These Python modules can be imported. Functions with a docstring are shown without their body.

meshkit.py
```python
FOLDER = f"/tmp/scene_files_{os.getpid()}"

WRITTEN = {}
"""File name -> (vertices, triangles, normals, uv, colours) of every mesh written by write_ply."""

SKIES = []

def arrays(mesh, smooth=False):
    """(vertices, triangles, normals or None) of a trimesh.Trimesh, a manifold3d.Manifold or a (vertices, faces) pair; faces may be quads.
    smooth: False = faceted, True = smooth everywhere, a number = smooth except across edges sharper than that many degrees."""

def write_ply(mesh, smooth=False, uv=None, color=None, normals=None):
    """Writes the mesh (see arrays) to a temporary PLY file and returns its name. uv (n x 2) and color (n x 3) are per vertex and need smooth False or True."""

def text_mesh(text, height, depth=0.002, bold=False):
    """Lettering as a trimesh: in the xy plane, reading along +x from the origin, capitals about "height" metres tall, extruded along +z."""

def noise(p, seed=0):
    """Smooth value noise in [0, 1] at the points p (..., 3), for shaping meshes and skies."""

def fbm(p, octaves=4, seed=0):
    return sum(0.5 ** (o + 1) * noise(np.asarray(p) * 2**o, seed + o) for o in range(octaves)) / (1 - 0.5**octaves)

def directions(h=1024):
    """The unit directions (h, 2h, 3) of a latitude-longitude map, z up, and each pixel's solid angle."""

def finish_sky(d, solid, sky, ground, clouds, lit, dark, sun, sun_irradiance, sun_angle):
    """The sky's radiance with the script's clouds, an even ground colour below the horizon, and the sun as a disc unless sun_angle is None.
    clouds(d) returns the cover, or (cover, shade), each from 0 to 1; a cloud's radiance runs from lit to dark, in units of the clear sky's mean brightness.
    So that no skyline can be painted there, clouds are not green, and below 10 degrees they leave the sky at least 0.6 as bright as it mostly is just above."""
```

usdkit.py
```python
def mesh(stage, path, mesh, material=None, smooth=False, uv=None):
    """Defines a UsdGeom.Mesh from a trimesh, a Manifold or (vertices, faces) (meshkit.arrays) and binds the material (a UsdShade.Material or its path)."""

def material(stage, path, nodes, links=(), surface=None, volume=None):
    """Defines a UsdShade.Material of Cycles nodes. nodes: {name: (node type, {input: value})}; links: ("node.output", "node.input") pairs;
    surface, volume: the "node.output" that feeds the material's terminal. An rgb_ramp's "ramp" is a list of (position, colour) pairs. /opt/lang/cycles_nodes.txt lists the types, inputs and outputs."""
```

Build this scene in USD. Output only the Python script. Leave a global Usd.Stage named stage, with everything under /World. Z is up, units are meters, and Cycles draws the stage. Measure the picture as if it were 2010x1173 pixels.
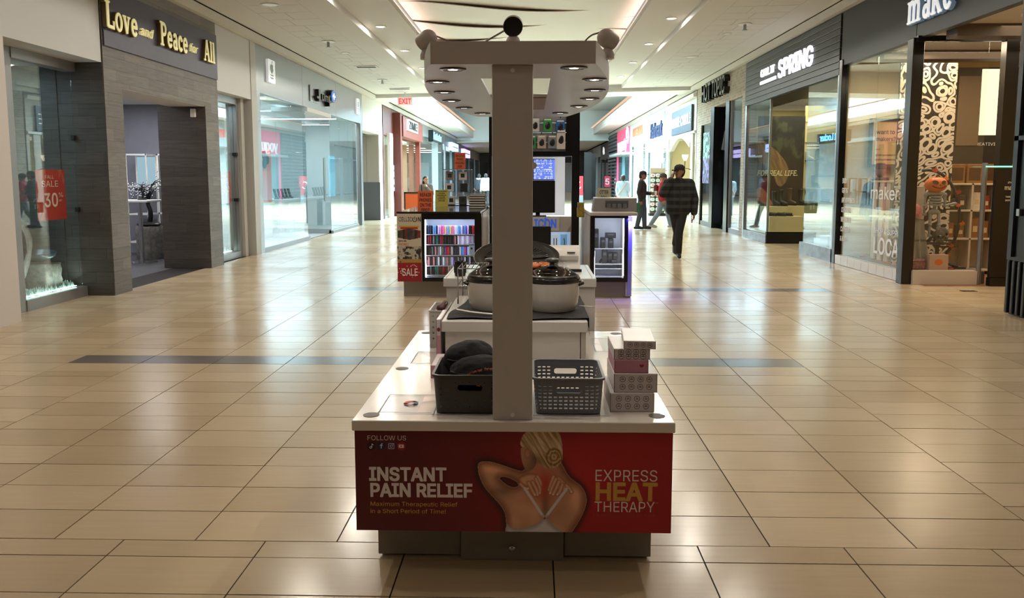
import math, random, numpy as np, trimesh, usdkit, meshkit, manifold3d, shapely
from shapely.geometry import Polygon, LineString, Point, box as sbox
from shapely.ops import unary_union
from shapely import affinity
from pxr import Usd, UsdGeom, UsdLux, UsdShade, Gf, Sdf, Vt
PI = math.pi
stage = Usd.Stage.CreateInMemory()
UsdGeom.Xform.Define(stage, '/World')
# ---------------------------------------------------------------- camera, exposure
cam = UsdGeom.Camera.Define(stage, '/World/camera')
F_PX, HC = 1617.0, 1.55                       # focal length in pixels of the 2010 wide frame, eye height
cam.AddTranslateOp().Set((0, 0, HC))
cam.AddRotateXYZOp().Set((90 - 6.352, 0, 1.4435))
cam.CreateHorizontalApertureAttr(36.0)
cam.CreateFocalLengthAttr(36.0 * F_PX / 2010)
cam.CreateVerticalApertureOffsetAttr(-36.0 * 59.5 / 2010)
cam.CreateClippingRangeAttr((0.05, 500.0))
cam.CreateExposureAttr(0.2)
# ---------------------------------------------------------------- colours
def C(h, k=1.0):
    h = h.lstrip('#')
    c = np.array([int(h[i:i + 2], 16) for i in (0, 2, 4)]) / 255.0
    return tuple(np.where(c <= .04045, c / 12.92, ((c + .055) / 1.055) ** 2.4) * k)
def lin(a):
    a = np.clip(np.asarray(a, float), 0, 1)
    return np.where(a <= .04045, a / 12.92, ((a + .055) / 1.055) ** 2.4)
WARM, NEUTRAL, COOL, PINK = (1.0, .925, .81), (1.0, .96, .90), (.58, .86, 1.0), (1.0, .46, .36)
# ---------------------------------------------------------------- large lights
LIGHTS = [0]
def light(kind, pos, rot=(0, 0, 0), inten=1.0, col=NEUTRAL, w=.1, h=.1, cone=None, soft=.4):
    LIGHTS[0] += 1
    p = '/World/lights/lamp_%03d' % LIGHTS[0]
    if kind == 'rect':
        l = UsdLux.RectLight.Define(stage, p); l.CreateWidthAttr(w); l.CreateHeightAttr(h)
    elif kind == 'sphere':
        l = UsdLux.SphereLight.Define(stage, p); l.CreateRadiusAttr(w)
    else:
        l = UsdLux.DiskLight.Define(stage, p); l.CreateRadiusAttr(w)
    l.CreateIntensityAttr(inten); l.CreateColorAttr(Gf.Vec3f(*col))
    l.AddTranslateOp().Set(tuple(map(float, pos))); l.AddRotateXYZOp().Set(tuple(map(float, rot)))
    if cone:
        s = UsdLux.ShapingAPI.Apply(l.GetPrim()); s.CreateShapingConeAngleAttr(cone); s.CreateShapingConeSoftnessAttr(soft)
    return l
def zc(x): return 4.475 + .0228 * x            # underside of the side soffits
# skylight over the court (glazed roof light at z 6.2), cove lamps along the trough
K_SKY, K_COVE, K_DOWN, K_KIOSK = 34.0, 11.0, 1150.0, 390.0
for y in (34, 38.5, 43):
    light('rect', (0, y, 6.15), (0, 0, 0), K_SKY, COOL, 7.4, 4.2)
for sx, x in ((-1, -2.72), (1, 2.36)):
    for y in (-3, 4, 11, 18, 25):
        light('rect', (x, y, zc(x) + .27), (0, 180 + sx * 24, 0), K_COVE, PINK, .12, 6.6)
        light('rect', (x - sx * .2, y, zc(x) + .22), (0, 180, 0), K_COVE * .3, (1, .90, .86), .2, 6.6)
DOWN = [(x, 16.75 + 3.15 * k) for k in range(-7, 4) for x in (-3.04, 2.72)]
for x, y in DOWN:
    light('disk', (x, y, zc(x) + .095), (0, 0, 0), K_DOWN * (.17 if y < 3 else .5 if y < 6 else 1.0 if y < 9 else 1.2), WARM, .055, cone=62, soft=.5)
# ---------------------------------------------------------------- naming, tags
COUNT = {}
def path(parent, name):
    base = parent or '/World'
    k = (base, name); n = COUNT.get(k, 0); COUNT[k] = n + 1
    return '%s/%s%s' % (base, name, '' if n == 0 else '_%03d' % n)
def tag(p, label=None, cat=None, group=None, kind=None):
    pr = stage.GetPrimAtPath(p)
    for k, v in (('label', label), ('category', cat), ('group', group), ('kind', kind)):
        if v: pr.SetCustomDataByKey(k, v)
    return p
def thing(name, label, cat, loc=(0, 0, 0), rz=0, group=None, kind=None, rx=0, ry=0):
    p = path(None, name); x = UsdGeom.Xform.Define(stage, p)
    x.AddTranslateOp().Set(tuple(map(float, loc))); x.AddRotateXYZOp().Set((float(rx), float(ry), float(rz)))
    return tag(p, label, cat, group, kind)
def put(parent, name, geo, m, smooth=False, label=None, cat=None, group=None, kind=None):
    if name in SPLIT and parent and getattr(geo, 'parts', None) and len(geo.parts) > 1 and not kind:
        return [put(parent, name, q, m, smooth, label) for q in geo.parts][0]
    p = path(parent, name)
    v, f = geo if isinstance(geo, tuple) else meshkit.arrays(geo)[:2]
    usdkit.mesh(stage, p, trimesh.Trimesh(v, f, process=False), m, smooth=smooth)
    return tag(p, label, cat, group, kind)
def copy(src, name, label, cat, loc, rz=0, group=None, rx=0, ry=0):
    p = path(None, name); x = UsdGeom.Xform.Define(stage, p); pr = x.GetPrim()
    pr.GetReferences().AddInternalReference(src); pr.SetInstanceable(True)
    api = UsdGeom.XformCommonAPI(pr)
    pr.GetAttribute('xformOp:translate').Set(Gf.Vec3d(*map(float, loc))); pr.GetAttribute('xformOp:rotateXYZ').Set(Gf.Vec3f(float(rx), float(ry), float(rz)))
    return tag(p, label, cat, group)
# ---------------------------------------------------------------- geometry
class Joined(tuple):
    parts = None
SPLIT = {'mullion', 'post', 'base', 'jamb', 'pilaster', 'column', 'sill', 'lit_panel', 'leg', 'front', 'led_strip', 'shelf', 'menu_screen', 'counter', 'rear_leg', 'button', 'fascia', 'screw'}
def J(*ps):
    raw = ps
    ps = [q for p in ps for q in (p if isinstance(p, list) else [p])]
    vs, fs, n = [], [], 0
    for v, f in ps:
        vs.append(np.asarray(v, float)); fs.append(np.asarray(f, int) + n); n += len(v)
    r = Joined((np.vstack(vs), np.vstack(fs))); r.parts = [q for p in raw for q in (p if isinstance(p, list) else [p])]
    return r
BF = np.array([[0, 2, 1], [0, 3, 2], [4, 5, 6], [4, 6, 7], [0, 1, 5], [0, 5, 4], [1, 2, 6], [1, 6, 5], [2, 3, 7], [2, 7, 6], [3, 0, 4], [3, 4, 7]])
def bx(x0, x1, y0, y1, z0, z1):
    return np.array([(x0, y0, z0), (x1, y0, z0), (x1, y1, z0), (x0, y1, z0), (x0, y0, z1), (x1, y0, z1), (x1, y1, z1), (x0, y1, z1)], float), BF
def hexa(b, t):                                # 4 bottom + 4 top corners
    return np.array(list(b) + list(t), float), BF
def mf(m):
    m = m.to_mesh(); return np.array(m.vert_properties[:, :3], float), np.array(m.tri_verts, int)
def hull(pts):
    return mf(manifold3d.Manifold.hull_points(np.asarray(pts, float)))
def cb(x0, x1, y0, y1, z0, z1, c=.004):        # chamfered box
    P = []
    for x, sx in ((x0, 1), (x1, -1)):
        for y, sy in ((y0, 1), (y1, -1)):
            for z, sz in ((z0, 1), (z1, -1)):
                P += [(x + sx * c, y + sy * c, z), (x + sx * c, y, z + sz * c), (x, y + sy * c, z + sz * c)]
    return hull(P)
def frame_of(t):
    a = np.array([0, 0, 1.0]) if abs(t[2]) < .9 else np.array([1.0, 0, 0])
    u = np.cross(t, a); u /= np.linalg.norm(u); return u, np.cross(t, u)
def tube(pts, r, n=8, closed=False):
    p = np.asarray(pts, float); m = len(p); r = np.broadcast_to(np.asarray(r, float), (m,))
    t = (np.roll(p, -1, 0) - np.roll(p, 1, 0)) if closed else np.gradient(p, axis=0)
    t /= np.linalg.norm(t, axis=1, keepdims=True) + 1e-12
    u, w = frame_of(t[0]); ang = np.arange(n) * 2 * PI / n; V = []
    for i in range(m):
        u = u - t[i] * (u @ t[i]); u /= np.linalg.norm(u) + 1e-12; w = np.cross(t[i], u)
        V.append(p[i] + r[i] * (np.cos(ang)[:, None] * u + np.sin(ang)[:, None] * w))
    V = np.vstack(V); f = []
    for i in range(m if closed else m - 1):
        a, b = i * n, ((i + 1) % m) * n
        for j in range(n):
            k = (j + 1) % n; f += [(a + j, a + k, b + k), (a + j, b + k, b + j)]
    if not closed:
        V = np.vstack([V, p[0], p[-1]]); e = m * n
        for j in range(n):
            k = (j + 1) % n; f += [(e, k, j), (e + 1, (m - 1) * n + j, (m - 1) * n + k)]
    return V, np.array(f)
def cyl(p, q, r, r2=None, n=16):
    return tube([p, q], [r, r if r2 is None else r2], n)
def lathe(prof, n=32, c=(0, 0, 0), sx=1, sy=1):
    prof = np.asarray(prof, float); m = len(prof); a = np.arange(n) * 2 * PI / n
    V = np.stack([prof[:, None, 0] * np.cos(a) * sx, prof[:, None, 0] * np.sin(a) * sy, np.broadcast_to(prof[:, None, 1], (m, n))], -1).reshape(-1, 3) + np.asarray(c, float)
    f = []
    for i in range(m - 1):
        for j in range(n):
            k = (j + 1) % n; f += [(i * n + j, i * n + k, (i + 1) * n + k), (i * n + j, (i + 1) * n + k, (i + 1) * n + j)]
    return V, np.array(f)
PL = {'xy': lambda v: v, 'xz': lambda v: np.c_[v[:, 0], -v[:, 2], v[:, 1]], 'yz': lambda v: np.c_[v[:, 2], v[:, 0], v[:, 1]]}
def place(v, plane, loc):                      # local (u, v, depth) to the world; xz faces -y, yz faces +x, zy faces -x (u runs along -y)
    v = np.asarray(v, float)
    if plane == 'zy': v = np.c_[-v[:, 2], -v[:, 0], v[:, 1]]
    else: v = PL[plane](v)
    return v + np.asarray(loc, float)
def prism(poly, t, plane='xy', loc=(0, 0, 0)): # extrude a polygon by t along the plane's outward side
    if not hasattr(poly, 'geom_type'): poly = Polygon(poly)
    if not poly.is_valid: poly = poly.buffer(0)
    out = []
    for g in getattr(poly, 'geoms', [poly]):
        if g.geom_type == 'Polygon' and g.area > 1e-9:
            m = trimesh.creation.extrude_polygon(g, t, engine='earcut'); out.append((place(np.array(m.vertices), plane, loc), np.array(m.faces)))
    return J(*out)
TXT = {}
def text_local(s, h, d=.002, bold=False, sx=1, shear=0, space=None):
    k = (s, bold)
    if k not in TXT:
        m = meshkit.text_mesh(s, 1.0, 1.0, bold); TXT[k] = (np.array(m.vertices), np.array(m.faces))
    v, f = TXT[k]; v = v * [h * sx, h, d]; v = np.c_[v[:, 0] + shear * v[:, 1], v[:, 1], v[:, 2]]
    return v, f
def txt(s, h, loc, plane='xz', d=.002, bold=False, sx=1, shear=0, center=False, width=None):
    v, f = text_local(s, h, d, bold, sx, shear)
    if width: v = v * [width / np.ptp(v[:, 0]), 1, 1]
    if center: v = v - [(v[:, 0].min() + v[:, 0].max()) / 2, 0, 0]
    return place(v, plane, loc), f
def rot(g, ax, deg, o=(0, 0, 0)):
    R = trimesh.transformations.rotation_matrix(math.radians(deg), ax)[:3, :3]; o = np.asarray(o, float)
    return (np.asarray(g[0]) - o) @ R.T + o, g[1]
def mv(g, d): return np.asarray(g[0]) + np.asarray(d, float), g[1]
def sc(g, s, o=(0, 0, 0)): o = np.asarray(o, float); return (np.asarray(g[0]) - o) * np.asarray(s, float) + o, g[1]
def ball(c, r, n=2, s=(1, 1, 1)):
    m = trimesh.creation.icosphere(n, 1.0); return np.array(m.vertices) * r * np.asarray(s) + np.asarray(c, float), np.array(m.faces)
def grid(nu, nv):
    i = np.arange(nu * nv).reshape(nu, nv)
    return np.stack([i[:-1, :-1], i[1:, :-1], i[1:, 1:], i[:-1, 1:]], -1).reshape(-1, 4)
# ---------------------------------------------------------------- materials
MATS = {}
def mat(name, col='#cccccc', rough=.5, metal=0, var=0, scale=8, bump=0, bscale=None, stretch=None, emit=0, ecol=None, spec=.5, coat=0, alpha=1, sheen=0, dark=None, trans=0):
    if name in MATS: return MATS[name]
    c = C(col) if isinstance(col, str) else tuple(col)
    n = {'p': ('principled_bsdf', {'roughness': rough, 'metallic': metal, 'specular_ior_level': spec, 'base_color': c, 'coat_weight': coat, 'alpha': alpha})}; l = []
    if sheen: n['p'][1]['sheen_weight'] = sheen
    if trans: n['p'][1]['transmission_weight'] = trans
    if emit: n['p'][1].update({'emission_strength': emit, 'emission_color': C(ecol) if isinstance(ecol, str) else (ecol or c)})
    if var or bump:
        n['tc'] = ('texture_coordinate', {}); n['mp'] = ('mapping', {'scale': stretch or (1, 1, 1)})
        l.append(('tc.object', 'mp.vector'))
    if var:
        d = C(dark) if dark else tuple(np.array(c) * (1 - var))
        b = tuple(np.minimum(np.array(c) * (1 + .4 * var), 1))
        n['no'] = ('noise_texture', {'scale': scale, 'detail': 5.0, 'roughness': .6}); n['ra'] = ('rgb_ramp', {'ramp': [(.3, d), (.7, b)]})
        l += [('mp.vector', 'no.vector'), ('no.fac', 'ra.fac'), ('ra.color', 'p.base_color')]
    if bump:
        n['nb'] = ('noise_texture', {'scale': bscale or scale * 6, 'detail': 3.0}); n['bu'] = ('bump', {'strength': bump, 'distance': .01})
        l += [('mp.vector', 'nb.vector'), ('nb.fac', 'bu.height'), ('bu.normal', 'p.normal')]
    MATS[name] = usdkit.material(stage, '/World/Looks/' + name, n, l, surface='p.BSDF')
    return MATS[name]
def emis(name, col, k):
    if name not in MATS:
        c = C(col) if isinstance(col, str) else col
        MATS[name] = usdkit.material(stage, '/World/Looks/' + name, {'e': ('emission', {'color': c, 'strength': float(k)})}, [], surface='e.emission')
    return MATS[name]
def paint_mat(rough=.5, emit=0, spec=.5):
    name = 'print_%d_%d_%d' % (rough * 100, emit * 100, spec * 100)
    if name not in MATS:
        l = [('a.color', 'p.base_color')] + ([('a.color', 'p.emission_color')] if emit else [])
        MATS[name] = usdkit.material(stage, '/World/Looks/' + name, {'a': ('attribute', {'attribute': 'paint'}), 'p': ('principled_bsdf', {'roughness': rough, 'emission_strength': float(emit), 'specular_ior_level': spec})}, l, surface='p.BSDF')
    return MATS[name]
def glass_mat(name, base=.05, gain=.95, tint=(.95, .98, .97)):
    if name not in MATS:
        MATS[name] = usdkit.material(stage, '/World/Looks/' + name, {'f': ('layer_weight', {'blend': .5}), 'pw': ('math', {'math_type': 'power', 'value2': 5.0}), 'ma': ('math', {'math_type': 'multiply_add', 'value2': gain, 'value3': base}),
            't': ('transparent_bsdf', {'color': tint}), 'g': ('glossy_bsdf', {'roughness': 0.0, 'color': (1, 1, 1)}), 'x': ('mix_closure', {})},
            [('f.facing', 'pw.value1'), ('pw.value', 'ma.value1'), ('ma.value', 'x.fac'), ('t.BSDF', 'x.closure1'), ('g.BSDF', 'x.closure2')], surface='x.closure')
    return MATS[name]
def printed(parent, name, loc, u, v, w, h, nu, nv, fn, m=None, label=None, cat=None, group=None):
    """A flat print: a fine sheet whose colour at (0..1, 0..1) is fn(U, V), in sRGB; u and v are the sheet's unit directions."""
    U, V = np.meshgrid((np.arange(nu)) / (nu - 1), (np.arange(nv)) / (nv - 1), indexing='ij'); U, V = U.ravel(), V.ravel()
    P = np.asarray(loc, float) + np.outer(U * w, u) + np.outer(V * h, v)
    p = path(parent, name); q = usdkit.mesh(stage, p, (P, grid(nu, nv)), m or paint_mat())
    UsdGeom.PrimvarsAPI(q).CreatePrimvar('paint', Sdf.ValueTypeNames.Color3fArray, 'vertex').Set(Vt.Vec3fArray.FromNumpy(lin(fn(U, V)).astype(np.float32)))
    return tag(p, label, cat, group)
def H(h): return np.array([int(h[i:i + 2], 16) for i in (1, 3, 5)]) / 255.0
def mixc(a, b, t): t = np.clip(t, 0, 1)[:, None]; return np.asarray(a) * (1 - t) + np.asarray(b) * t
def inside(poly, U, V):
    shapely.prepare(poly); return shapely.contains_xy(poly, U, V)
def smooth_poly(pts, n=3):                     # Chaikin corner cutting, closed
    p = np.asarray(pts, float)
    for _ in range(n):
        q = np.roll(p, -1, 0); p = np.stack([.75 * p + .25 * q, .25 * p + .75 * q], 1).reshape(-1, 2)
    return Polygon(p).buffer(0)
def smooth_path(pts, n=3):
    p = np.asarray(pts, float)
    for _ in range(n):
        q = np.stack([.75 * p[:-1] + .25 * p[1:], .25 * p[:-1] + .75 * p[1:]], 1).reshape(-1, p.shape[1]); p = np.vstack([p[:1], q, p[-1:]])
    return p
# shared looks
WHITE = mat('white_laminate', '#d9d4cc', .28)
WALLP = mat('wall_paint', '#cfcac2', .6, var=.03, scale=3)
CEILP = mat('ceiling_paint', '#d2d0cd', .7)
BLACK = mat('black_gloss', '#0b0b0c', .25)
BLACKM = mat('black_matte', '#121213', .6)
STEEL = mat('brushed_steel', '#a9adb0', .3, metal=1)
CHROME = mat('chrome', '#d5d5d5', .08, metal=1)
ALU = mat('grey_aluminium', '#8e9092', .4, metal=.6)
GLASS = glass_mat('shop_glass', .07, .93)
FILM = glass_mat('thin_film', .015, .25, (.985, .985, .99))
CLEAR = glass_mat('clear_acrylic', .05, .6, (.97, .97, .97))
# ================================================================ the setting
random.seed(7)
# ---- floor: stack-bond tiles, two dark bands, grout recessed
def tile_mat(n, col):
    if n in MATS: return MATS[n]
    c = np.array(C(col))
    MATS[n] = usdkit.material(stage, '/World/Looks/' + n, {'g': ('geometry', {}), 'm': ('mapping', {'scale': (3, 34, 1)}), 'n': ('noise_texture', {'scale': 1.0, 'detail': 4.0}),
        'm2': ('mapping', {'scale': (.6, .6, 1)}), 'n2': ('noise_texture', {'scale': 1.0, 'detail': 2.0}), 'r': ('rgb_ramp', {'ramp': [(.3, tuple(c * .965)), (.7, tuple(np.minimum(c * 1.025, 1)))]}),
        'rr': ('map_range', {'from_min': .3, 'from_max': .7, 'to_min': .17, 'to_max': .27}), 'p': ('principled_bsdf', {'roughness': .15, 'specular_ior_level': .55})},
        [('g.position', 'm.vector'), ('m.vector', 'n.vector'), ('n.fac', 'r.fac'), ('r.color', 'p.base_color'), ('g.position', 'm2.vector'), ('m2.vector', 'n2.vector'), ('n2.fac', 'rr.value'), ('rr.result', 'p.roughness')], surface='p.BSDF')
    return MATS[n]
TM = [tile_mat('floor_tile_%s' % k, c) for k, c in (('a', '#c7b392'), ('b', '#c2ad8d'), ('c', '#cbb696'), ('d', '#bea988'))]
TD = tile_mat('floor_tile_dark', '#6f6a66')
GROUT = mat('grout', '#1a120c', .8)
floor = put(None, 'floor', J(bx(-5.6, 5.6, -8, 34, -.12, -.004), bx(-9.5, -5.6, -8, 86, -.12, -.004), bx(5.6, 9.5, -8, 86, -.12, -.004)), GROUT, kind='structure', label='beige tiled mall floor with two dark bands')
far_tiles = usdkit.material(stage, '/World/Looks/far_tiles', {'g': ('geometry', {}), 'b': ('brick_texture', {'offset': 0.0, 'scale': 1.0, 'brick_width': .613, 'row_height': .301, 'mortar_size': .003, 'color1': C('#c7b392'), 'color2': C('#bea988'), 'mortar': C('#5a4a3c')}),
    'p': ('principled_bsdf', {'roughness': .15, 'specular_ior_level': .55})}, [('g.position', 'b.vector'), ('b.color', 'p.base_color')], surface='p.BSDF')
put(floor, 'tile_field', bx(-5.6, 5.6, 34, 86, -.12, 0), far_tiles, kind='stuff')
rows = [-3.0 + .301 * k for k in range(30)]
ys = [2.594 - .303 * k for k in range(34, 0, -1)] + [2.594, 2.897, 3.2, 3.352, 3.66, 3.964, 4.27, 4.575] + [4.88 + .301 * k for k in range(98)]
tiles = []; prev = {}
for a, b in zip(ys[:-1], ys[1:]):
    half = a < 3.35
    band = abs(a - 6.686) < .01 or abs(a - 11.2) < .02
    for k in range(-12, 13):
        x0 = -.221 + .613 * k + (.3065 if half else 0); x1 = x0 + .613
        lo_, hi_ = (-6.9 if a < 10.3 or 26.9 < a < 29.3 else -5.6), (6.9 if 9.3 < a < 11.7 else 5.6)
        if x1 < lo_ or x0 > hi_: continue
        A, B = (a, b)
        st = (k <= -6 or k >= 4) and not half and a > 3.5 and not band and (a < 5.9 or 7.2 < a < 10.6 or a > 11.7)
        if st: A, B = a + .15, b + .15
        if st and not prev.get(k): tiles.append((max(x0, lo_), min(x1, hi_), a, A, False))
        if not st and prev.get(k): A = a + .15
        prev[k] = st
        dark = (abs(a - 6.686) < .01 and -4.4 < x0 < 2) or (abs(a - 11.2) < .02 and -3 < x0 < 3.6)
        tiles.append((max(x0, lo_), min(x1, hi_), A, B, dark))
g = .003
def tile_geo(x0, x1, a, b, z): return bx(x0 + g, x1 - g, a + g, b - g, -.02, z)
vis = sorted((t for t in tiles if t[3] > 2.75 and abs((t[0] + t[1]) / 2 + .03 * (t[2])) < .64 * t[3] + .3), key=lambda t: t[2])
near = vis[:300]; near_set = {t[:4] for t in near}
for t in near:
    put(floor, 'tile', tile_geo(*t[:4], random.uniform(-.0006, .0006)), TD if t[4] else TM[random.randrange(4)])
rest = [t for t in tiles if t[:4] not in near_set]
for q in range(4):
    put(floor, 'tile_field', J([tile_geo(*t[:4], 0) for i, t in enumerate(rest) if i % 4 == q and not t[4]]), TM[q], kind='stuff')
put(floor, 'tile_field', J([tile_geo(*t[:4], 0) for t in rest if t[4]]), TD, kind='stuff')
# ---- side soffits with planked panels, step, strip and trough lip (both run on behind the viewer)
def slab(x0, x1, y0, y1, dz=0.0, t=.06):
    return hexa([(x0, y0, zc(x0) + dz), (x1, y0, zc(x1) + dz), (x1, y1, zc(x1) + dz), (x0, y1, zc(x0) + dz)], [(x0, y0, zc(x0) + dz + t), (x1, y0, zc(x1) + dz + t), (x1, y1, zc(x1) + dz + t), (x0, y1, zc(x0) + dz + t)])
ceiling = put(None, 'ceiling', J(slab(-9.6, 9.6, -8.2, 86.2, 2.6, .1)), CEILP, kind='structure', label='white mall ceiling with planked soffits and a central wave trough')
def lipbox(x0, x1, y0, y1, a, b):
    return hexa([(x0, y0, zc(x0) + a), (x1, y0, zc(x1) + a), (x1, y1, zc(x1) + a), (x0, y1, zc(x0) + a)], [(x0, y0, zc(x0) + b), (x1, y0, zc(x1) + b), (x1, y1, zc(x1) + b), (x0, y1, zc(x0) + b)])
YB = 28.6
for s, wall, t0, t1, st, lip in ((-1, -5.5, -4.79, -3.85, -3.34, -2.47), (1, 5.45, 4.74, 3.5, 3.0, 2.09)):
    a, b = sorted((wall - s * .11, t0)); c, d = sorted((t1, st)); e, f = sorted((st, lip))
    put(ceiling, 'soffit', J(slab(a, b, -8, YB), slab(c, d, -8, YB, 0, .06), slab(e, f, -8, YB, .12), lipbox(*sorted((st - s * .004, st + s * .03)), -8, YB, -.004, .18), lipbox(*sorted((lip - s * .004, lip + s * .05)), -8, YB, .116, .32),
        lipbox(*sorted((t0, t1)), -8, YB, .035, .08)), CEILP)
    put(ceiling, 'slot_recess', lipbox(*sorted((wall - s * .02, wall - s * .13)), -8, YB, .03, .07), BLACKM)
    k = 0
    for i in range(60):
        y0 = -8 + .61 * i
        if y0 + .6 > YB: break
        if y0 < 9.5:
            continue
        lo, hi = sorted((t0, t1)); mid = lo + (hi - lo) * (.5 if i % 2 else .36)
        for x0, x1 in ((lo, mid), (mid, hi)):
            put(ceiling, 'panel', slab(x0 + .004, x1 - .004, y0 + .006, y0 + .604, 0, .03), CEILP)
    put(ceiling, 'panel_field', J([slab(min(t0, t1), max(t0, t1), -8 + .61 * i + .006, -8 + .61 * i + .604, 0, .03) for i in range(29)]), CEILP, kind='stuff')
# trough roof: overlapping wave boards
WAVE = mat('wave_board', '#d8d4cc', .55)
for i in range(23):
    y0 = -8 + i * 1.7
    if y0 > 27.5: break
    n = 41; xs = np.linspace(-2.75, 2.45, n); ph = i * 1.3
    fy = y0 + .5 * np.sin(xs * .9 + ph) + .12 * xs * math.sin(ph * .7)
    by = np.minimum(fy + 2.7, YB)
    zf = zc(xs) + .56 + .05 * np.sin(xs * 1.1 + ph * .6); zb = zc(xs) + .595
    V = np.vstack([np.c_[xs, np.minimum(fy, YB), zf], np.c_[xs, by, zb], np.c_[xs, by, zb + .01], np.c_[xs, np.minimum(fy, YB), zf + .015]]); Fc = []
    for r in range(4):
        for j in range(n - 1):
            a, b = r * n + j, ((r + 1) % 4) * n + j; Fc += [(a, a + 1, b + 1), (a, b + 1, b)]
    put(ceiling, 'wave_board', (V, np.array(Fc)), WAVE, smooth=30)
put(ceiling, 'trough_roof', J(slab(-3.4, 3.1, -8, YB, 1.0, .05), lipbox(-3.4, -3.34, -8, YB, .15, 1.0), lipbox(3.02, 3.08, -8, YB, .15, 1.0)), CEILP)
# cross beam at the end of the soffits, then the court: tray with a glazed roof, side soffits
put(ceiling, 'cross_beam', J(lipbox(-5.5, 5.45, YB, 30.2, -.12, .0), lipbox(-5.5, 5.45, YB, YB + .1, .0, 1.0), lipbox(-5.5, 5.45, 30.1, 30.2, .0, 2.2)), CEILP)
for s, wall, lip in ((-1, -5.5, -4.3), (1, 5.45, 4.35)):
    a, b = sorted((wall, lip))
    put(ceiling, 'soffit', J(slab(a, b, 30.2, 60), lipbox(*sorted((lip - s * .004, lip + s * .06)), 30.2, 60, -.004, .45)), CEILP)
    put(ceiling, 'slot_recess', lipbox(*sorted((wall - s * .02, wall - s * .1)), 30.2, 86, -.004, .0), BLACKM)
TRAY = mat('tray_paint', '#cfd4d4', .7)
put(ceiling, 'tray_roof', J(bx(-5.6, -3.8, 30.2, 60, 6.25, 6.35), bx(3.8, 5.6, 30.2, 60, 6.25, 6.35), bx(-3.8, 3.8, 30.2, 31.5, 6.25, 6.35), bx(-3.8, 3.8, 45.6, 60, 6.25, 6.35), bx(-5.6, 5.6, 60, 60.2, 4.13, 6.4), bx(-5.6, -5.5, 30.2, 60, 4.5, 6.4), bx(5.5, 5.6, 30.2, 60, 4.5, 6.4)), TRAY)
put(ceiling, 'tray_cove', J(bx(-4.24, -4.1, 31, 59.5, 4.85, 4.87), bx(4.1, 4.24, 31, 59.5, 5.0, 5.02)), emis('cove_warm', (1, .6, .38), .9))
put(ceiling, 'low_roof', slab(-5.6, 5.6, 60.1, 86, -.35, .1), CEILP)
sky = put(None, 'window_1', bx(-3.8, 3.8, 31.5, 45.6, 6.3, 6.32), emis('roof_light', COOL, 5.0), kind='structure', label='glazed roof light over the court')
for k in range(8):
    put(sky, 'glazing_bar', bx(-3.8, 3.8, 31.5 + 2 * k, 31.58 + 2 * k, 6.2, 6.3), ALU)
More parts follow.
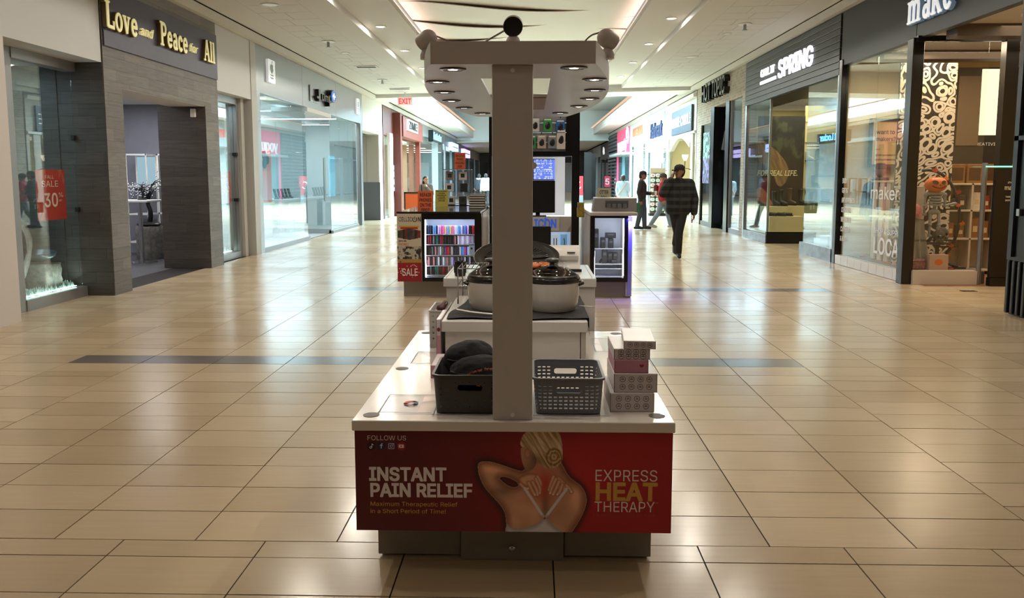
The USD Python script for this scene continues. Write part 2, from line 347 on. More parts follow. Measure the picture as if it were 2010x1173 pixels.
# ---- walls: cornices, piers and the shell round the shops
for s, wall, nm in ((-1, -5.5, 'left'), (1, 5.45, 'right')):
    o = wall + s * 4.1
    w = put(None, 'wall_' + nm, J(bx(*sorted((o, o + s * .1)), -8, 86, -.1, 7.2)), WALLP, kind='structure', label='mall wall on the %s side' % nm)
    h = zc(wall)
    tr = put(None, 'trim_%d' % (1 if s < 0 else 2), J(bx(*sorted((wall - s * .0, wall - s * .11)), -8, YB, h - .17, h - .02), bx(*sorted((wall + s * .15, wall - s * .005)), -8, 86, h - .17, h + .1)), WALLP)
    put(tr, 'parapet', bx(*sorted((wall + s * .02, wall + s * .2)), -8, 86, h, 7.1), WALLP)
    put(None, 'wall_pier_' + nm, bx(*sorted((wall, wall + s * 1.2)), -8, 6.48 if s < 0 else 7.4, 0, h - .18), WALLP, kind='structure', label='plain pier nearest the viewer on the %s side' % nm)
put(None, 'wall_back', bx(-9.6, 9.6, -8.2, -8, -.1, 7.2), mat('back_wall', '#4a4540', .7), kind='structure', label='far wall behind the viewer')
put(None, 'wall_end', J(bx(-9.6, 9.6, 86, 86.2, -.1, 7.2)), mat('end_wall', '#4a4745', .7), kind='structure', label='dim end wall of the mall')
# ---- recessed ceiling lamps
LENS = emis('lamp_lens', (1, .93, .8), 30.0)
RING = mat('lamp_trim', '#dedad2', .4)
def ring(r0, r1, z0, z1, n=24): return lathe([(r0, z0), (r1, z0), (r1, z1), (r0, z1), (r0, z0)], n)
first = None; IN = 0
ordn = ['nearest', 'second', 'third', 'fourth', 'fifth', 'sixth', 'seventh', 'eighth', 'ninth', 'tenth', 'eleventh', 'twelfth']
for x, y in DOWN:
    if y < 12: continue
    lab = 'recessed white downlight in the %s ceiling strip, %s of its row from the front' % ('left' if x < 0 else 'right', ordn[round((y - 13.6) / 3.15)])
    loc = (x, y, zc(x) + .12)
    if first is None:
        first = thing('downlight', lab, 'ceiling light', loc, group='downlights beside the trough')
        put(first, 'trim_ring', ring(.085, .12, -.012, .004), RING, smooth=40); put(first, 'lens', lathe([(0, -.004), (.085, -.004), (.085, .004)], 24), LENS)
    else: copy(first, 'downlight', lab, 'ceiling light', loc, group='downlights beside the trough')
# ================================================================ shop helpers
def pbx(plane, u0, u1, z0, z1, at, t):         # a board on a wall: plane 'yz' faces +x, 'zy' faces -x, 'xz' faces -y; grows outward by t
    if plane == 'yz': return bx(at, at + t, u0, u1, z0, z1)
    if plane == 'zy': return bx(at - t, at, u0, u1, z0, z1)
    return bx(u0, u1, at - t, at, z0, z1)
def clad(parent, name, plane, at, u0, u1, z0, z1, row, L, mats, t=.012, holes=(), gap=.0016, stagger=.37):
    hs = unary_union([sbox(a, c, b, d) for a, b, c, d in holes]) if holes else None
    k, z = 0, z0
    while z < z1 - .01:
        zt = min(z + row, z1); u = u0 - L * ((k * stagger) % 1)
        while u < u1 - .01:
            a, b = max(u, u0), min(u + L, u1)
            if b - a > .02:
                q = sbox(a + gap / 2, z + gap / 2, b - gap / 2, zt - gap / 2)
                if hs is not None and q.intersects(hs): q = q.difference(hs)
                tt = t * random.uniform(.96, 1.0); m = random.choice(mats)
                for gq in getattr(q, 'geoms', [q]):
                    if gq.is_empty or gq.area < 4e-4: continue
                    x0_, y0_, x1_, y1_ = gq.bounds
                    if abs(gq.area - (x1_ - x0_) * (y1_ - y0_)) < 1e-6: put(parent, name, pbx(plane, x0_, x1_, y0_, y1_, at, tt), m)
                    else:
                        if plane == 'zy': gp = affinity.scale(gq, -1, 1, origin=(0, 0)); put(parent, name, prism(gp, tt, 'zy', (at, 0, 0)), m)
                        else: put(parent, name, prism(gq, tt, plane, (at, 0, 0) if plane == 'yz' else (0, at, 0)), m)
            u += L
        z = zt; k += 1
ROOM = [0]
def room(s, wall, y0, y1, depth, h, fl, wl, ce, inten, col, lw=None):
    """The room behind a shop front (s = -1 left, 1 right): its floor, walls and ceiling are pieces of the setting."""
    ROOM[0] += 1; i = ROOM[0]; o = wall + s * depth; a, b = sorted((wall + s * .06, o))
    sd = 'left' if s < 0 else 'right'
    put(None, 'wall_interior_back', bx(*sorted((o, o + s * .05)), y0, y1, 0, h), wl, kind='structure', label='back wall of a shop on the %s side' % sd)
    for yy_, nm in ((y0 - .04, 'near'), (y1, 'far')): put(None, 'wall_interior_side', bx(a, b, yy_, yy_ + .04, 0, h), wl, kind='structure', label='%s side wall of a shop on the %s side' % (nm, sd))
    put(None, 'floor_interior', bx(a, b, y0, y1, -.05, -.0015), fl, kind='structure', label='floor of a shop on the %s side' % sd)
    r = put(None, 'ceiling_interior', bx(a, b, y0, y1, h, h + .05), ce, kind='structure', label='ceiling of a shop on the %s side' % sd)
    if inten: light('rect', ((a + b) / 2, (y0 + y1) / 2, h - .03), (0, 0, 0), inten, col, (b - a) * .7, (y1 - y0) * .7)
    return r
PANE = [0]
def pane_frame(parent, plane, u0, u1, z0, z1, at, w, d, m):
    put(parent, 'frame', J(pbx(plane, u0, u0 + w, z0, z1, at, d), pbx(plane, u1 - w, u1, z0, z1, at, d), pbx(plane, u0 + w, u1 - w, z1 - w, z1, at, d), pbx(plane, u0 + w, u1 - w, z0, z0 + w, at, d)), m)
SPOTM = mat('spot_white', '#e4e2dd', .35)
# ---- serif capitals and small letters for shop signs
def arc(cx, cy, rx, ry, a0, a1, n=18): return [(cx + rx * math.cos(math.radians(t)), cy + ry * math.sin(math.radians(t))) for t in np.linspace(a0, a1, n)]
def stk(pts, w): return LineString(pts).buffer(w / 2, cap_style=2, join_style=1)
def srf(x, y, w=.34, h=.075): return sbox(x - w / 2, y - h / 2, x + w / 2, y + h / 2)
GL = {
 'L': (.66, [stk([(.17, .03), (.17, .97)], .17), stk([(.17, .06), (.62, .06)], .12), sbox(.56, 0, .64, .3), srf(.17, .965)]),
 'P': (.68, [stk([(.17, .03), (.17, .97)], .17), stk([(.17, .93)] + arc(.36, .7, .22, .23, 90, -90) + [(.17, .47)], .13), srf(.17, .035), srf(.12, .965, .24)]),
 'A': (.86, [stk([(.13, .02), (.43, 1.0)], .09), stk([(.45, 1.0), (.72, .02)], .18), stk([(.25, .33), (.6, .33)], .09), srf(.13, .035, .26), srf(.72, .035, .32)]),
 'l': (.33, [stk([(.16, .02), (.16, 1.0)], .16), srf(.16, .035, .3), srf(.12, .97, .2)]),
 'o': (.6, [Point(0, 0).buffer(1).difference(affinity.scale(Point(0, 0).buffer(1), .5, .72, origin=(0, 0)))]),
 'e': (.56, [stk([(.09, .36), (.46, .36)] + arc(.28, .35, .19, .29, 2, 325), .13)]),
 'c': (.53, [stk(arc(.28, .35, .19, .29, 45, 320), .14), Point(.42, .53).buffer(.085)]),
 'v': (.58, [stk([(.1, .66), (.28, .02)], .16), stk([(.28, .02), (.46, .66)], .09), srf(.1, .65, .26, .07), srf(.47, .65, .22, .07)]),
 'a': (.56, [stk([(.12, .55)] + arc(.27, .5, .14, .15, 150, 0) + [(.41, .1), (.5, .04)], .14), stk(arc(.25, .2, .15, .16, 0, 360), .12)]),
 'm': (.98, [stk([(.13, .02), (.13, .64)], .14)] + [stk([(.13 + d, .5)] + arc(.29 + d, .48, .15, .15, 150, 0) + [(.44 + d, .02)], .13) for d in (0, .32)] + [srf(x, .035, .26, .06) for x in (.13, .45, .77)] + [srf(.09, .64, .18, .06)]),
 'k': (.66, [stk([(.13, .02), (.13, 1.0)], .14), stk([(.18, .3), (.5, .64)], .07), stk([(.28, .4), (.54, .02)], .14), srf(.13, .035, .26, .06), srf(.09, .97, .18, .06), srf(.54, .035, .24, .06), srf(.5, .65, .22, .06)])}
GL['o'] = (.6, [affinity.translate(affinity.scale(GL['o'][1][0], .27, .36, origin=(0, 0)), .3, .34)])
def serif(parent, word, x, y, h, plane, loc, d, m, sx=1.0, track=.04, slope=0, edge=None):
    for ch in word:
        adv, ps = GL[ch]; q = affinity.translate(affinity.scale(unary_union(ps), h * sx, h, origin=(0, 0)), x, y)
        g_ = prism(q, d, plane, loc)
        put(parent, 'letter', g_, m)
        if edge: put(parent, 'letter_return', prism(q.buffer(.008), d * .8, plane, loc), edge)
        x += (adv + track) * h * sx; y += slope * adv * h
    return x
# ================================================================ left side, first shop: stone-plank portal
XL = -5.5
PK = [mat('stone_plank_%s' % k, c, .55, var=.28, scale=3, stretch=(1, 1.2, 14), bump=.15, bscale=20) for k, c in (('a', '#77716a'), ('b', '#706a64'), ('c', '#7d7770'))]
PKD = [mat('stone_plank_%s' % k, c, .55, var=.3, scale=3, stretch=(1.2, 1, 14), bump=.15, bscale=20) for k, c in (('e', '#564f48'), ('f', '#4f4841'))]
portal = thing('storefront', 'grey wood-look stone portal with purple sign band and a dark doorway', 'storefront', (0, 0, 0))
put(portal, 'core', J(bx(-6.1, XL, 10.6, 11.07, 0, 4.28), bx(-6.1, XL, 11.07, 13.88, 2.74, 4.28), bx(-6.3, XL, 13.88, 14.44, 0, 4.28)), mat('portal_core', '#4c463f', .7))
clad(portal, 'plank', 'yz', XL, 10.6, 14.44, 0, 4.26, .155, .95, PK, holes=[(11.07, 13.88, -1, 2.73), (10.62, 14.42, 3.22, 3.98)])
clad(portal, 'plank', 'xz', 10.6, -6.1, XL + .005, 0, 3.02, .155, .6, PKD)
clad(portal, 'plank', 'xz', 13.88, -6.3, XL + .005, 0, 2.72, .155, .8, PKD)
clad(portal, 'plank', 'yz', -5.512, 13.89, 14.43, 0, .0, .155, .8, PK)
put(portal, 'soffit', bx(-6.1, XL, 11.07, 13.88, 2.72, 2.74), CEILP)
put(portal, 'sign_band', bx(XL + .012, XL + .035, 10.62, 14.42, 3.22, 3.97), mat('purple_band', '#453f52', .45, var=.1, scale=6))
put(portal, 'door_sensor', cb(-5.72, -5.64, 13.8, 13.865, 2.54, 2.68, .008), SPOTM)
CREAM = mat('sign_cream', '#e9e0a6', .5, emit=.25); GOLD = mat('sign_gold_edge', '#5e4a1e', .4)
sgn = thing('shop_sign', 'raised cream serif lettering on the purple band of the stone portal', 'sign', (XL + .036, 0, 0))
x = serif(sgn, 'Love', 10.58, 3.44, .34, 'yz', (0, 0, 0), .06, CREAM, .98, .05, edge=GOLD)
for w, y0, y1, z in (('and', 11.54, 12.0, 3.51), ('for', 13.2, 13.56, 3.53)):
    put(sgn, 'script_word', txt(w, .13, (0, y0, z), 'yz', .03, False, shear=.35, width=(y1 - y0) * .92), CREAM)
serif(sgn, 'Peace', 12.13, 3.46, .34, 'yz', (0, 0, 0), .06, CREAM, .9, .05, edge=GOLD)
serif(sgn, 'All', 13.72, 3.46, .34, 'yz', (0, 0, 0), .06, CREAM, .84, .05, edge=GOLD)
# white fascia boxes and frames either side of it
LW = thing('storefront', 'white fascia and grey-framed display window beside the far-left white pillar', 'storefront')
put(LW, 'fascia', bx(-5.95, XL, 6.5, 10.58, 3.0, 4.3), mat('fascia_white', '#c9cac8', .5))
put(LW, 'pillar', bx(-6.2, XL, 6.5, 8.62, 0, 3.0), mat('pillar_beige', '#d6cfc8', .5))
put(LW, 'jamb', J(bx(-6.05, -5.62, 8.64, 8.74, 0, 3.0), bx(-6.0, -5.85, 8.74, 9.28, 0, 3.0)), mat('grey_frame', '#98999a', .35, metal=.5))
put(LW, 'sill', bx(-6.0, -5.84, 9.28, 10.58, 0, .13), MATS['grey_frame'])
put(LW, 'head', bx(-6.0, -5.84, 9.28, 10.58, 2.88, 3.0), MATS['grey_frame'])
put(LW, 'pane', bx(-5.915, -5.905, 9.28, 10.585, .13, 2.88), GLASS)
for z in (1.1, 2.02): put(LW, 'glass_clip', cb(-5.925, -5.88, 10.53, 10.585, z, z + .06, .005), BLACKM)
DW = put(None, 'wall_window_back', bx(-7.7, -7.66, 7.1, 10.58, 0, 3.0), WALLP, kind='structure', label='inner shell of the display window by the white pillar')
put(None, 'floor_window', bx(-7.6, -6.06, 8.76, 10.57, 0, .139), mat('display_dark', '#3a3a3a', .6), kind='structure', label='raised floor of the display window by the white pillar')
put(DW, 'display_back', J(bx(-7.7, -7.6, 7.2, 10.58, 0, 3.0), bx(-7.6, -6.22, 7.1, 7.2, 0, 3.0), bx(-7.6, -6.22, 7.2, 10.58, 2.96, 3.0)), mat('display_grey', '#7f8284', .6))
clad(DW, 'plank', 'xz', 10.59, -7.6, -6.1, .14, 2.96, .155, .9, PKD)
put(DW, 'lit_shelf', bx(-7.6, -7.1, 7.4, 10.3, 1.02, 1.06), emis('shelf_glow', COOL, 2.5))
put(DW, 'shelf', J(*[bx(-7.6, -7.25, 7.6, 9.2, z, z + .02) for z in (1.35, 1.62, 1.9)]), SPOTM)
light('rect', (-6.9, 9.2, 2.9), (0, 0, 0), 5.0, COOL, .8, 2.2)
for i, y in enumerate((8.0, 8.6, 9.25)):
    t = thing('track_spotlight', 'white track spotlight in the display window by the white pillar, %s from the glass edge' % ('third', 'second', 'first')[i], 'spotlight', (-6.4 - .12 * i, y, 2.93), group='window track spots')
    put(t, 'mount', cyl((0, 0, -.08), (0, 0, .03), .015), SPOTM); put(t, 'can', cyl((0, -.02, -.07), (.05, -.08, -.24), .05, .055, 18), SPOTM, smooth=40); put(t, 'lens', cyl((.05, -.08, -.238), (.051, -.082, -.244), .045, n=18), LENS)
# contents of that window
GEO = mat('amethyst', '#3b3350', .25, var=.6, scale=18, bump=.6, bscale=40); RIM = mat('geode_rim', '#9a9a98', .5, var=.4, scale=14, bump=.5)
def geode(loc, h, w, rz, lab):
    t = thing('amethyst_geode', lab, 'geode', loc, rz); n, mm = 36, 14; V, Fc = [], []
    a = np.linspace(0, 2 * PI, n, endpoint=False); outl = np.c_[np.cos(a) * w * (.75 + .18 * np.sin(2 * a + .6) + .1 * np.sin(a)), np.sin(a) * h / 2]
    rings = [(1.0, -.16), (1.06, -.05), (1.0, .04), (.86, .05), (.7, -.04), (.45, -.11), (.1, -.13)]
    for k, dpt in rings:
        q = outl * k; nz = meshkit.fbm(np.c_[q * 9, np.full(n, dpt * 9)], 3, 5) - .5
        V.append(np.c_[q[:, 0] + nz * .05, np.full(n, -dpt) + nz * .06, q[:, 1] + h / 2 + nz * .05])
    for r_ in range(len(rings) - 1):
        for j in range(n):
            k2 = (j + 1) % n; A, B = r_ * n, (r_ + 1) * n; Fc += [(A + j, B + k2, A + k2), (A + j, B + j, B + k2)]
    V = np.vstack(V); Fc = np.array(Fc); V = V + [0, 0, -V[:, 2].min()]
    put(t, 'shell', (V, Fc[:n * 6]), RIM, smooth=50); put(t, 'crystal_hollow', (V, Fc[n * 6:]), GEO)
    put(t, 'stand', J(tube([(-w * .5, .16, 0), (-w * .35, .1, h * .3)], .012), tube([(w * .5, .16, 0), (w * .35, .1, h * .3)], .012), tube([(0, .3, 0), (0, .12, h * .5)], .012), tube([(-w * .42, .15, .12), (w * .42, .15, .12)], .012)), BLACKM)
geode((-6.25, 9.72, .14), .95, .2, 20, 'tall purple amethyst geode on a black stand in the display window')
geode((-6.75, 9.2, .14), 1.75, .24, 10, 'taller dark geode standing behind the purple one in the display window')
t = thing('carved_pedestal', 'carved pale stone block carrying a bowl in the display window', 'pedestal', (-6.22, 10.2, .14))
m_ = trimesh.creation.box((.34, .34, .32)).subdivide().subdivide().subdivide().subdivide(); v = np.array(m_.vertices); v *= 1 + (meshkit.fbm(v * 16, 3, 2)[:, None] - .5) * .18
put(t, 'block', (v + [0, 0, .165], np.array(m_.faces)), mat('carved_stone', '#8f8a80', .7, var=.5, scale=14), smooth=True)
t = thing('mineral_bowl', 'shiny grey-blue polished mineral bowl on the carved stone block', 'bowl', (-6.22, 10.2, .49), rx=8)
put(t, 'shell', lathe([(0, 0), (.1, .01), (.19, .06), (.21, .11), (.2, .12), (.17, .08), (.08, .035), (0, .03)], 32, sy=.75), mat('bowl_grey', '#4d5a60', .15, var=.3, scale=9), smooth=True)
t = thing('crystal_bed', 'glowing bed of clear crystals along the foot of the display window', 'crystals', kind='stuff')
rs = np.random.RandomState(4); cr = []
for i in range(260):
    x0, y0 = rs.uniform(-6.0, -5.965) - abs(rs.normal(0, .1)), rs.uniform(9.32, 10.56); r_ = rs.uniform(.012, .035)
    if x0 < -6.0 and 10.0 < y0 < 10.4: continue
    h_ = rs.uniform(.02, .09)
    cr.append(hull([(x0 + r_ * math.cos(k), y0 + r_ * math.sin(k), .14) for k in (0, 1.3, 2.6, 3.9, 5.2)] + [(x0 + rs.uniform(-.02, .02), y0 + rs.uniform(-.02, .02), .14 + h_)]))
put(t, 'crystals', J(*cr), mat('crystal', '#bcd8cf', .1, spec=.8, var=.4, scale=20))
put(t, 'light_strip', bx(-5.99, -5.94, 9.32, 10.5, .141, .15), emis('crystal_glow', (.75, 1, .92), 6.0))
light('rect', (-5.96, 9.95, .24), (0, 150, 0), 6.0, (.75, 1, .92), .08, 1.2)
def sale_poster(loc, w, h, lab):
    W, Hh = w, h; wide = 1
    t = thing('sale_poster', lab, 'poster', loc)
    leaf = [affinity.rotate(affinity.scale(Point(0, 0).buffer(1), .035, .11), a, origin=(0, 0)) for a in (-30, 10, 50)]
    lv = unary_union([affinity.translate(l, cx, cy) for l, (cx, cy) in zip(leaf * 2, ((.84, .93), (.93, .82), (.8, .99), (.16, .08), (.07, .22), (.22, .02)))])
    put(t, 'card', bx(-.002, 0, 0, w, 0, h), mat('poster_back', '#cfc6bd', .6))
    printed(t, 'print', (.001, 0, 0), (0, 1, 0), (0, 0, 1), w, h, 60, 80, lambda U, V: mixc(np.broadcast_to(H('#c23a2c'), (len(U), 3)), H('#d9775a'), inside(lv, U, V) * .6))
    PW = mat('poster_letter', '#efd9cc', .5)
    for s, z, hh, ww in (('FALL', .82, .07, .3), ('SALE', .66, .12, .56), ('30', .27, .26, .46)):
        put(t, 'lettering', txt(s, hh * h, (.002, (.46 - ww / 2 - .01) * w, z * h), 'yz', .0008, s == '30', width=ww * w), PW)
    put(t, 'lettering', J(txt('%', .09 * h, (.002, .72 * w, .45 * h), 'yz', .0008, width=.15 * w), txt('OFF', .04 * h, (.002, .74 * w, .36 * h), 'yz', .0008, width=.11 * w)), PW)
    return t
sale_poster((-5.945, 9.76, 1.02), .62, .62, 'red sale poster hung inside the display window beside the white pillar')
# ---- the doorway's room: tree sculptures, shelves
DGRY = mat('plum_wall', '#85848c', .6, var=.1, scale=3)
room(-1, -6.1, 10.7, 16.7, 3.2, 3.0, mat('slate_floor', '#57565a', .4, var=.2, scale=2), DGRY, CEILP, 3.0, (.90, .93, 1.0))
SILV = mat('silver_wire', '#b9bcc2', .25, metal=1); TRUNK = mat('dark_trunk', '#1c191a', .4, metal=.3)
def wire_tree(loc, h, lab, rz=0, seed=1, base=True):
    t = thing('tree_sculpture', lab, 'sculpture', loc, rz); rs = np.random.RandomState(seed)
    tr = smooth_path([(0, 0, 0), (.06 * h, 0, .25 * h), (-.04 * h, .02 * h, .5 * h), (.03 * h, 0, .7 * h)], 2)
    put(t, 'trunk', tube(tr, np.linspace(.055, .03, len(tr)) * h, 8), TRUNK, smooth=True); br, be = [], []
    for i in range(14):
        a, z0 = rs.uniform(0, 6.28), rs.uniform(.4, .72) * h; L_ = rs.uniform(.22, .42) * h
        p0 = np.array([0, 0, z0]); p2 = p0 + [math.cos(a) * L_, math.sin(a) * L_, rs.uniform(-.05, .3) * h]; p1 = (p0 + p2) / 2 + [0, 0, .08 * h]
        q_ = smooth_path([p0, p1, p2], 1); br.append(tube(q_, np.linspace(.016, .005, len(q_)) * h, 5))
        for k in range(9): be.append(ball(p2 + rs.normal(0, .055 * h, 3), rs.uniform(.012, .022) * h, 0))
    put(t, 'branch', J(*br), TRUNK); put(t, 'bead_leaves', J(*be), SILV, kind='stuff')
    put(t, 'base', lathe([(0, -.0), (.22 * h, 0), (.24 * h, .03 * h), (.18 * h, .07 * h), (0, .08 * h)], 20, sy=.8), TRUNK, smooth=40)
t = thing('stone_plinth', 'rough grey stone plinth under the tree sculpture inside the portal doorway', 'plinth', (-7.3, 15.5, 0))
m_ = trimesh.creation.cylinder(.24, .62, sections=28).subdivide().subdivide(); v = np.array(m_.vertices); v *= 1 + (meshkit.fbm(v * 11, 3, 8)[:, None] - .5) * .2
put(t, 'block', (v + [0, 0, .31], np.array(m_.faces)), MATS['carved_stone'], smooth=True)
wire_tree((-7.3, 15.5, .632), .95, 'large dark tree sculpture on the stone plinth inside the portal doorway', seed=3)
t = thing('pedestal_table', 'tall chrome pedestal table inside the portal doorway', 'table', (-7.1, 14.75, 0))
put(t, 'base', lathe([(0, 0), (.26, 0), (.26, .015), (.05, .04), (0, .04)], 32), CHROME, smooth=30); put(t, 'column', cyl((0, 0, .03), (0, 0, 1.1), .04), CHROME, smooth=40); put(t, 'table_top', cb(-.42, .28, -.3, .3, 1.1, 1.14, .006), SPOTM)
wire_tree((-7.05, 14.75, 1.141), .36, 'small silver tree sculpture on the chrome pedestal table', seed=6)
t = thing('display_shelf', 'white open-frame display shelf beside the dark jamb of the portal', 'shelf', (-7.4, 16.15, 0))
put(t, 'frame', J(*[bx(x, x + .022, y, y + .022, 0, 2.0) for x in (0, .75) for y in (0, .42)]), SPOTM)
for z in (.25, .82, 1.38, 1.97): put(t, 'shelf_board', bx(0, .785, 0, .455, z, z + .03), SPOTM)
put(t, 'light_bar', bx(.3, .7, .1, .3, 1.95, 1.968), LENS)
for i, (z, lab) in enumerate(((.28, 'bottom'), (.85, 'second'), (1.41, 'third'))):
    wire_tree((-7.0, 16.37, z + .002), .34, 'dark tree sculpture on the %s board of the white display shelf' % lab, seed=10 + i)
t = thing('display_shelf', 'white frame shelf half hidden behind the left pier of the portal doorway', 'shelf', (-8.0, 16.1, 0))
put(t, 'frame', J(*[bx(x, x + .022, y, y + .022, 0, 2.0) for x in (0, .4) for y in (0, .42)]), SPOTM)
for z in (.25, .8, 1.35, 1.97): put(t, 'shelf_board', bx(0, .435, 0, .455, z, z + .03), SPOTM)
put(t, 'light_panel', bx(.02, .4, .45, .47, 1.4, 1.95), emis('shelf_panel', COOL, .5))
t = thing('ceiling_panel_light', 'square panel light just inside the portal doorway', 'ceiling light', (-6.5, 14.3, 2.995))
put(t, 'lens', bx(-.16, .16, -.16, .16, -.01, 0), LENS)
# ---- window right of the portal
RW = thing('storefront', 'white fascia and narrow grey-framed window right of the stone portal', 'storefront')
put(RW, 'fascia', bx(-5.75, XL, 14.44, 16.38, 3.05, 4.22), MATS['fascia_white'])
put(RW, 'jamb', J(bx(-5.95, -5.62, 15.95, 16.1, 0, 3.05), bx(-5.7, XL + .012, 16.2, 16.5, 0, 4.22)), mat('post_pale', '#b9b7b2', .5))
put(RW, 'frame', J(bx(-5.82, -5.68, 15.85, 15.95, 0, 3.05), bx(-5.82, -5.68, 14.45, 15.85, 0, .12), bx(-5.82, -5.68, 14.45, 15.85, 2.92, 3.05)), MATS['grey_frame'])
put(RW, 'pane', bx(-5.755, -5.745, 14.46, 15.85, .12, 2.92), GLASS)
for z in (1.08, 1.95): put(RW, 'glass_clip', cb(-5.76, -5.67, 15.78, 15.86, z, z + .06, .005), BLACKM)
put(DW, 'display_box', J(bx(-6.5, -5.82, 14.46, 15.9, 0, .12), bx(-6.55, -6.5, 14.46, 15.9, 0, 3.0), bx(-6.5, -5.82, 14.46, 15.9, 2.96, 3.0)), MATS['display_grey'])
sale_poster((-5.78, 15.08, 1.05), .62, .6, 'red sale poster hung in the narrow window right of the stone portal')
t = thing('crystal_bed', 'crystals along the foot of the narrow window beside the portal', 'crystals', kind='stuff')
put(t, 'crystals', J(*[hull([(-5.9 + .03 * math.cos(k) - .02 * (i % 3), 14.55 + i * .05 + .03 * math.sin(k), .122) for k in (0, 2, 4)] + [(-5.9 - .02 * (i % 3), 14.55 + i * .05, .17 + .02 * (i % 4))]) for i in range(25)]), MATS['crystal'])
put(t, 'light_strip', bx(-5.88, -5.84, 14.5, 15.8, .121, .13), MATS['crystal_glow'])
light('rect', (-6.1, 15.2, 2.9), (0, 0, 0), 5.0, COOL, .4, 1.0)
# ================================================================ steel electronics shop
EL = thing('storefront', 'brushed steel electronics storefront with tall glass panes and a raised logo', 'storefront')
STL = mat('fascia_steel', '#9a9b9c', .34, metal=.85)
for a, b in ((16.5, 19.85), (19.85, 23.2), (23.2, 26.75)): put(EL, 'fascia_panel', cb(-5.62, XL, a + .006, b - .006, 3.24, 4.18, .004), STL)
put(EL, 'post', J(bx(-5.62, XL, 16.5, 16.74, 0, 3.24), bx(-5.66, -5.56, 26.0, 26.12, 0, 3.2), bx(-5.62, XL, 26.45, 26.75, 0, 3.24)), STL)
put(EL, 'sill', J(bx(-5.62, -5.5, 16.74, 20.25, 0, .1), bx(-5.62, -5.5, 22.6, 26.0, 0, .08)), ALU)
EG = glass_mat('tall_glass', .10, .9, (.90, .97, .98))
for a, b in ((16.75, 17.9), (17.9, 19.05), (19.05, 20.24), (22.62, 23.75), (23.75, 24.9), (24.9, 26.0)):
    put(EL, 'pane', bx(-5.565, -5.553, a + .006, b - .006, .1, 3.22), EG)
put(EL, 'door_leaf', bx(-6.3, -5.56, 22.62, 22.634, .1, 3.0), glass_mat('frosted_return', .22, .78, (.8, .84, .84)))
put(EL, 'door_rail', J(bx(-6.3, -5.56, 22.6, 22.66, 0, .12), bx(-6.3, -5.56, 22.6, 22.66, 3.0, 3.08)), STEEL)
put(EL, 'door_pull', tube([(-5.72, 22.58, .9), (-5.72, 22.55, .92), (-5.72, 22.55, 2.05), (-5.72, 22.58, 2.07)], .014), STEEL)
put(EL, 'bay_soffit', bx(-6.4, XL, 20.24, 22.62, 3.14, 3.24), CEILP)
for i, (y0, z0, z1, w) in enumerate(((17.17, 3.5, 3.97, .46), (25.76, 3.5, 3.97, .4))):
    t = thing('retailer_badge', 'white rounded retailer badge with a fruit emblem, %s end of the steel fascia' % ('near' if i == 0 else 'far'), 'sign', (XL, y0, z0))
    r_ = sbox(.03, .03, w - .03, z1 - z0 - .03).buffer(.03)
    put(t, 'plate', prism(r_, .05, 'yz', (0, 0, 0)), mat('badge_white', '#e6ebf0', .3, emit=.35)); EMB = mat('badge_grey', '#9fb0bf', .4)
    ap = affinity.scale(unary_union([Point(-.32, 0).buffer(.55), Point(.32, 0).buffer(.55), Point(0, -.2).buffer(.6)]).difference(Point(1.0, .12).buffer(.36)), .13, .14, origin=(0, 0))
    lf = affinity.rotate(affinity.scale(Point(0, 0).buffer(1), .02, .045), -35)
    put(t, 'emblem', J(prism(affinity.translate(ap, w / 2, .3), .052, 'yz'), prism(affinity.translate(lf, w / 2 + .02, .415), .052, 'yz')), EMB)
    put(t, 'lettering', J(txt('Premium', .035, (.0505, w / 2, .14), 'yz', .002, True, center=True, width=.2), txt('Reseller', .035, (.0505, w / 2, .08), 'yz', .002, True, center=True, width=.19)) , EMB)
LG = thing('shop_sign', 'black raised electronics logo lettering with a blue plus disc on the steel fascia', 'sign', (XL, 0, 0))
LB = mat('logo_black', '#0a0b0d', .2)
put(LG, 'letter', J(prism(sbox(20.75, 3.5, 21.1, 3.74).difference(sbox(20.75, 3.56, 20.92, 3.74)), .12, 'yz'), bx(0, .12, 20.93, 21.1, 3.44, 3.5)), LB)
put(LG, 'letter', txt('um', .2, (0, 21.2, 3.5), 'yz', .12, True, width=.72), LB)
put(LG, 'letter', prism(unary_union([stk([(22.02, 3.4), (22.02, 3.68)], .07), Point(22.13, 3.6).buffer(.11).difference(Point(22.13, 3.6).buffer(.05))]), .12, 'yz'), LB)
put(LG, 'plus_disc', prism(affinity.scale(Point(22.42, 3.7).buffer(.15, 24), 1.6, 1), .14, 'yz'), mat('logo_blue', '#2a5fb0', .25, emit=.5))
put(LG, 'disc_rim', prism(affinity.scale(Point(22.42, 3.7).buffer(.17, 24), 1.6, 1), .12, 'yz'), LB)
put(LG, 'plus', J(bx(.14, .15, 22.38, 22.46, 3.62, 3.78), bx(.14, .15, 22.29, 22.55, 3.675, 3.725)), mat('logo_white', '#e8f0ff', .4, emit=.8))
put(LG, 'backing', bx(.0, .03, 20.45, 21.2, 3.4, 3.8), STL)
room(-1, -5.6, 16.78, 26.4, 3.4, 3.3, mat('pale_floor', '#b9bcbd', .3), mat('cool_wall', '#c8d4d8', .6), CEILP, 3.0, COOL)
def phone_poster(loc, w, h, base, dark, lab, cams):
    t = thing('phone_poster', lab, 'poster', loc)
    put(t, 'panel', prism(sbox(.05, .05, w - .05, h - .05).buffer(.05), .012, 'yz'), base)
    put(t, 'camera_bump', prism(sbox(.08, h * .62, w - .08, h - .1).buffer(.03), .016, 'yz'), dark)
    for cy, cz in cams: put(t, 'lens', prism(affinity.scale(Point(cy * w, cz * h).buffer(.1, 16), 1.3, 1), .022, 'yz'), BLACK)
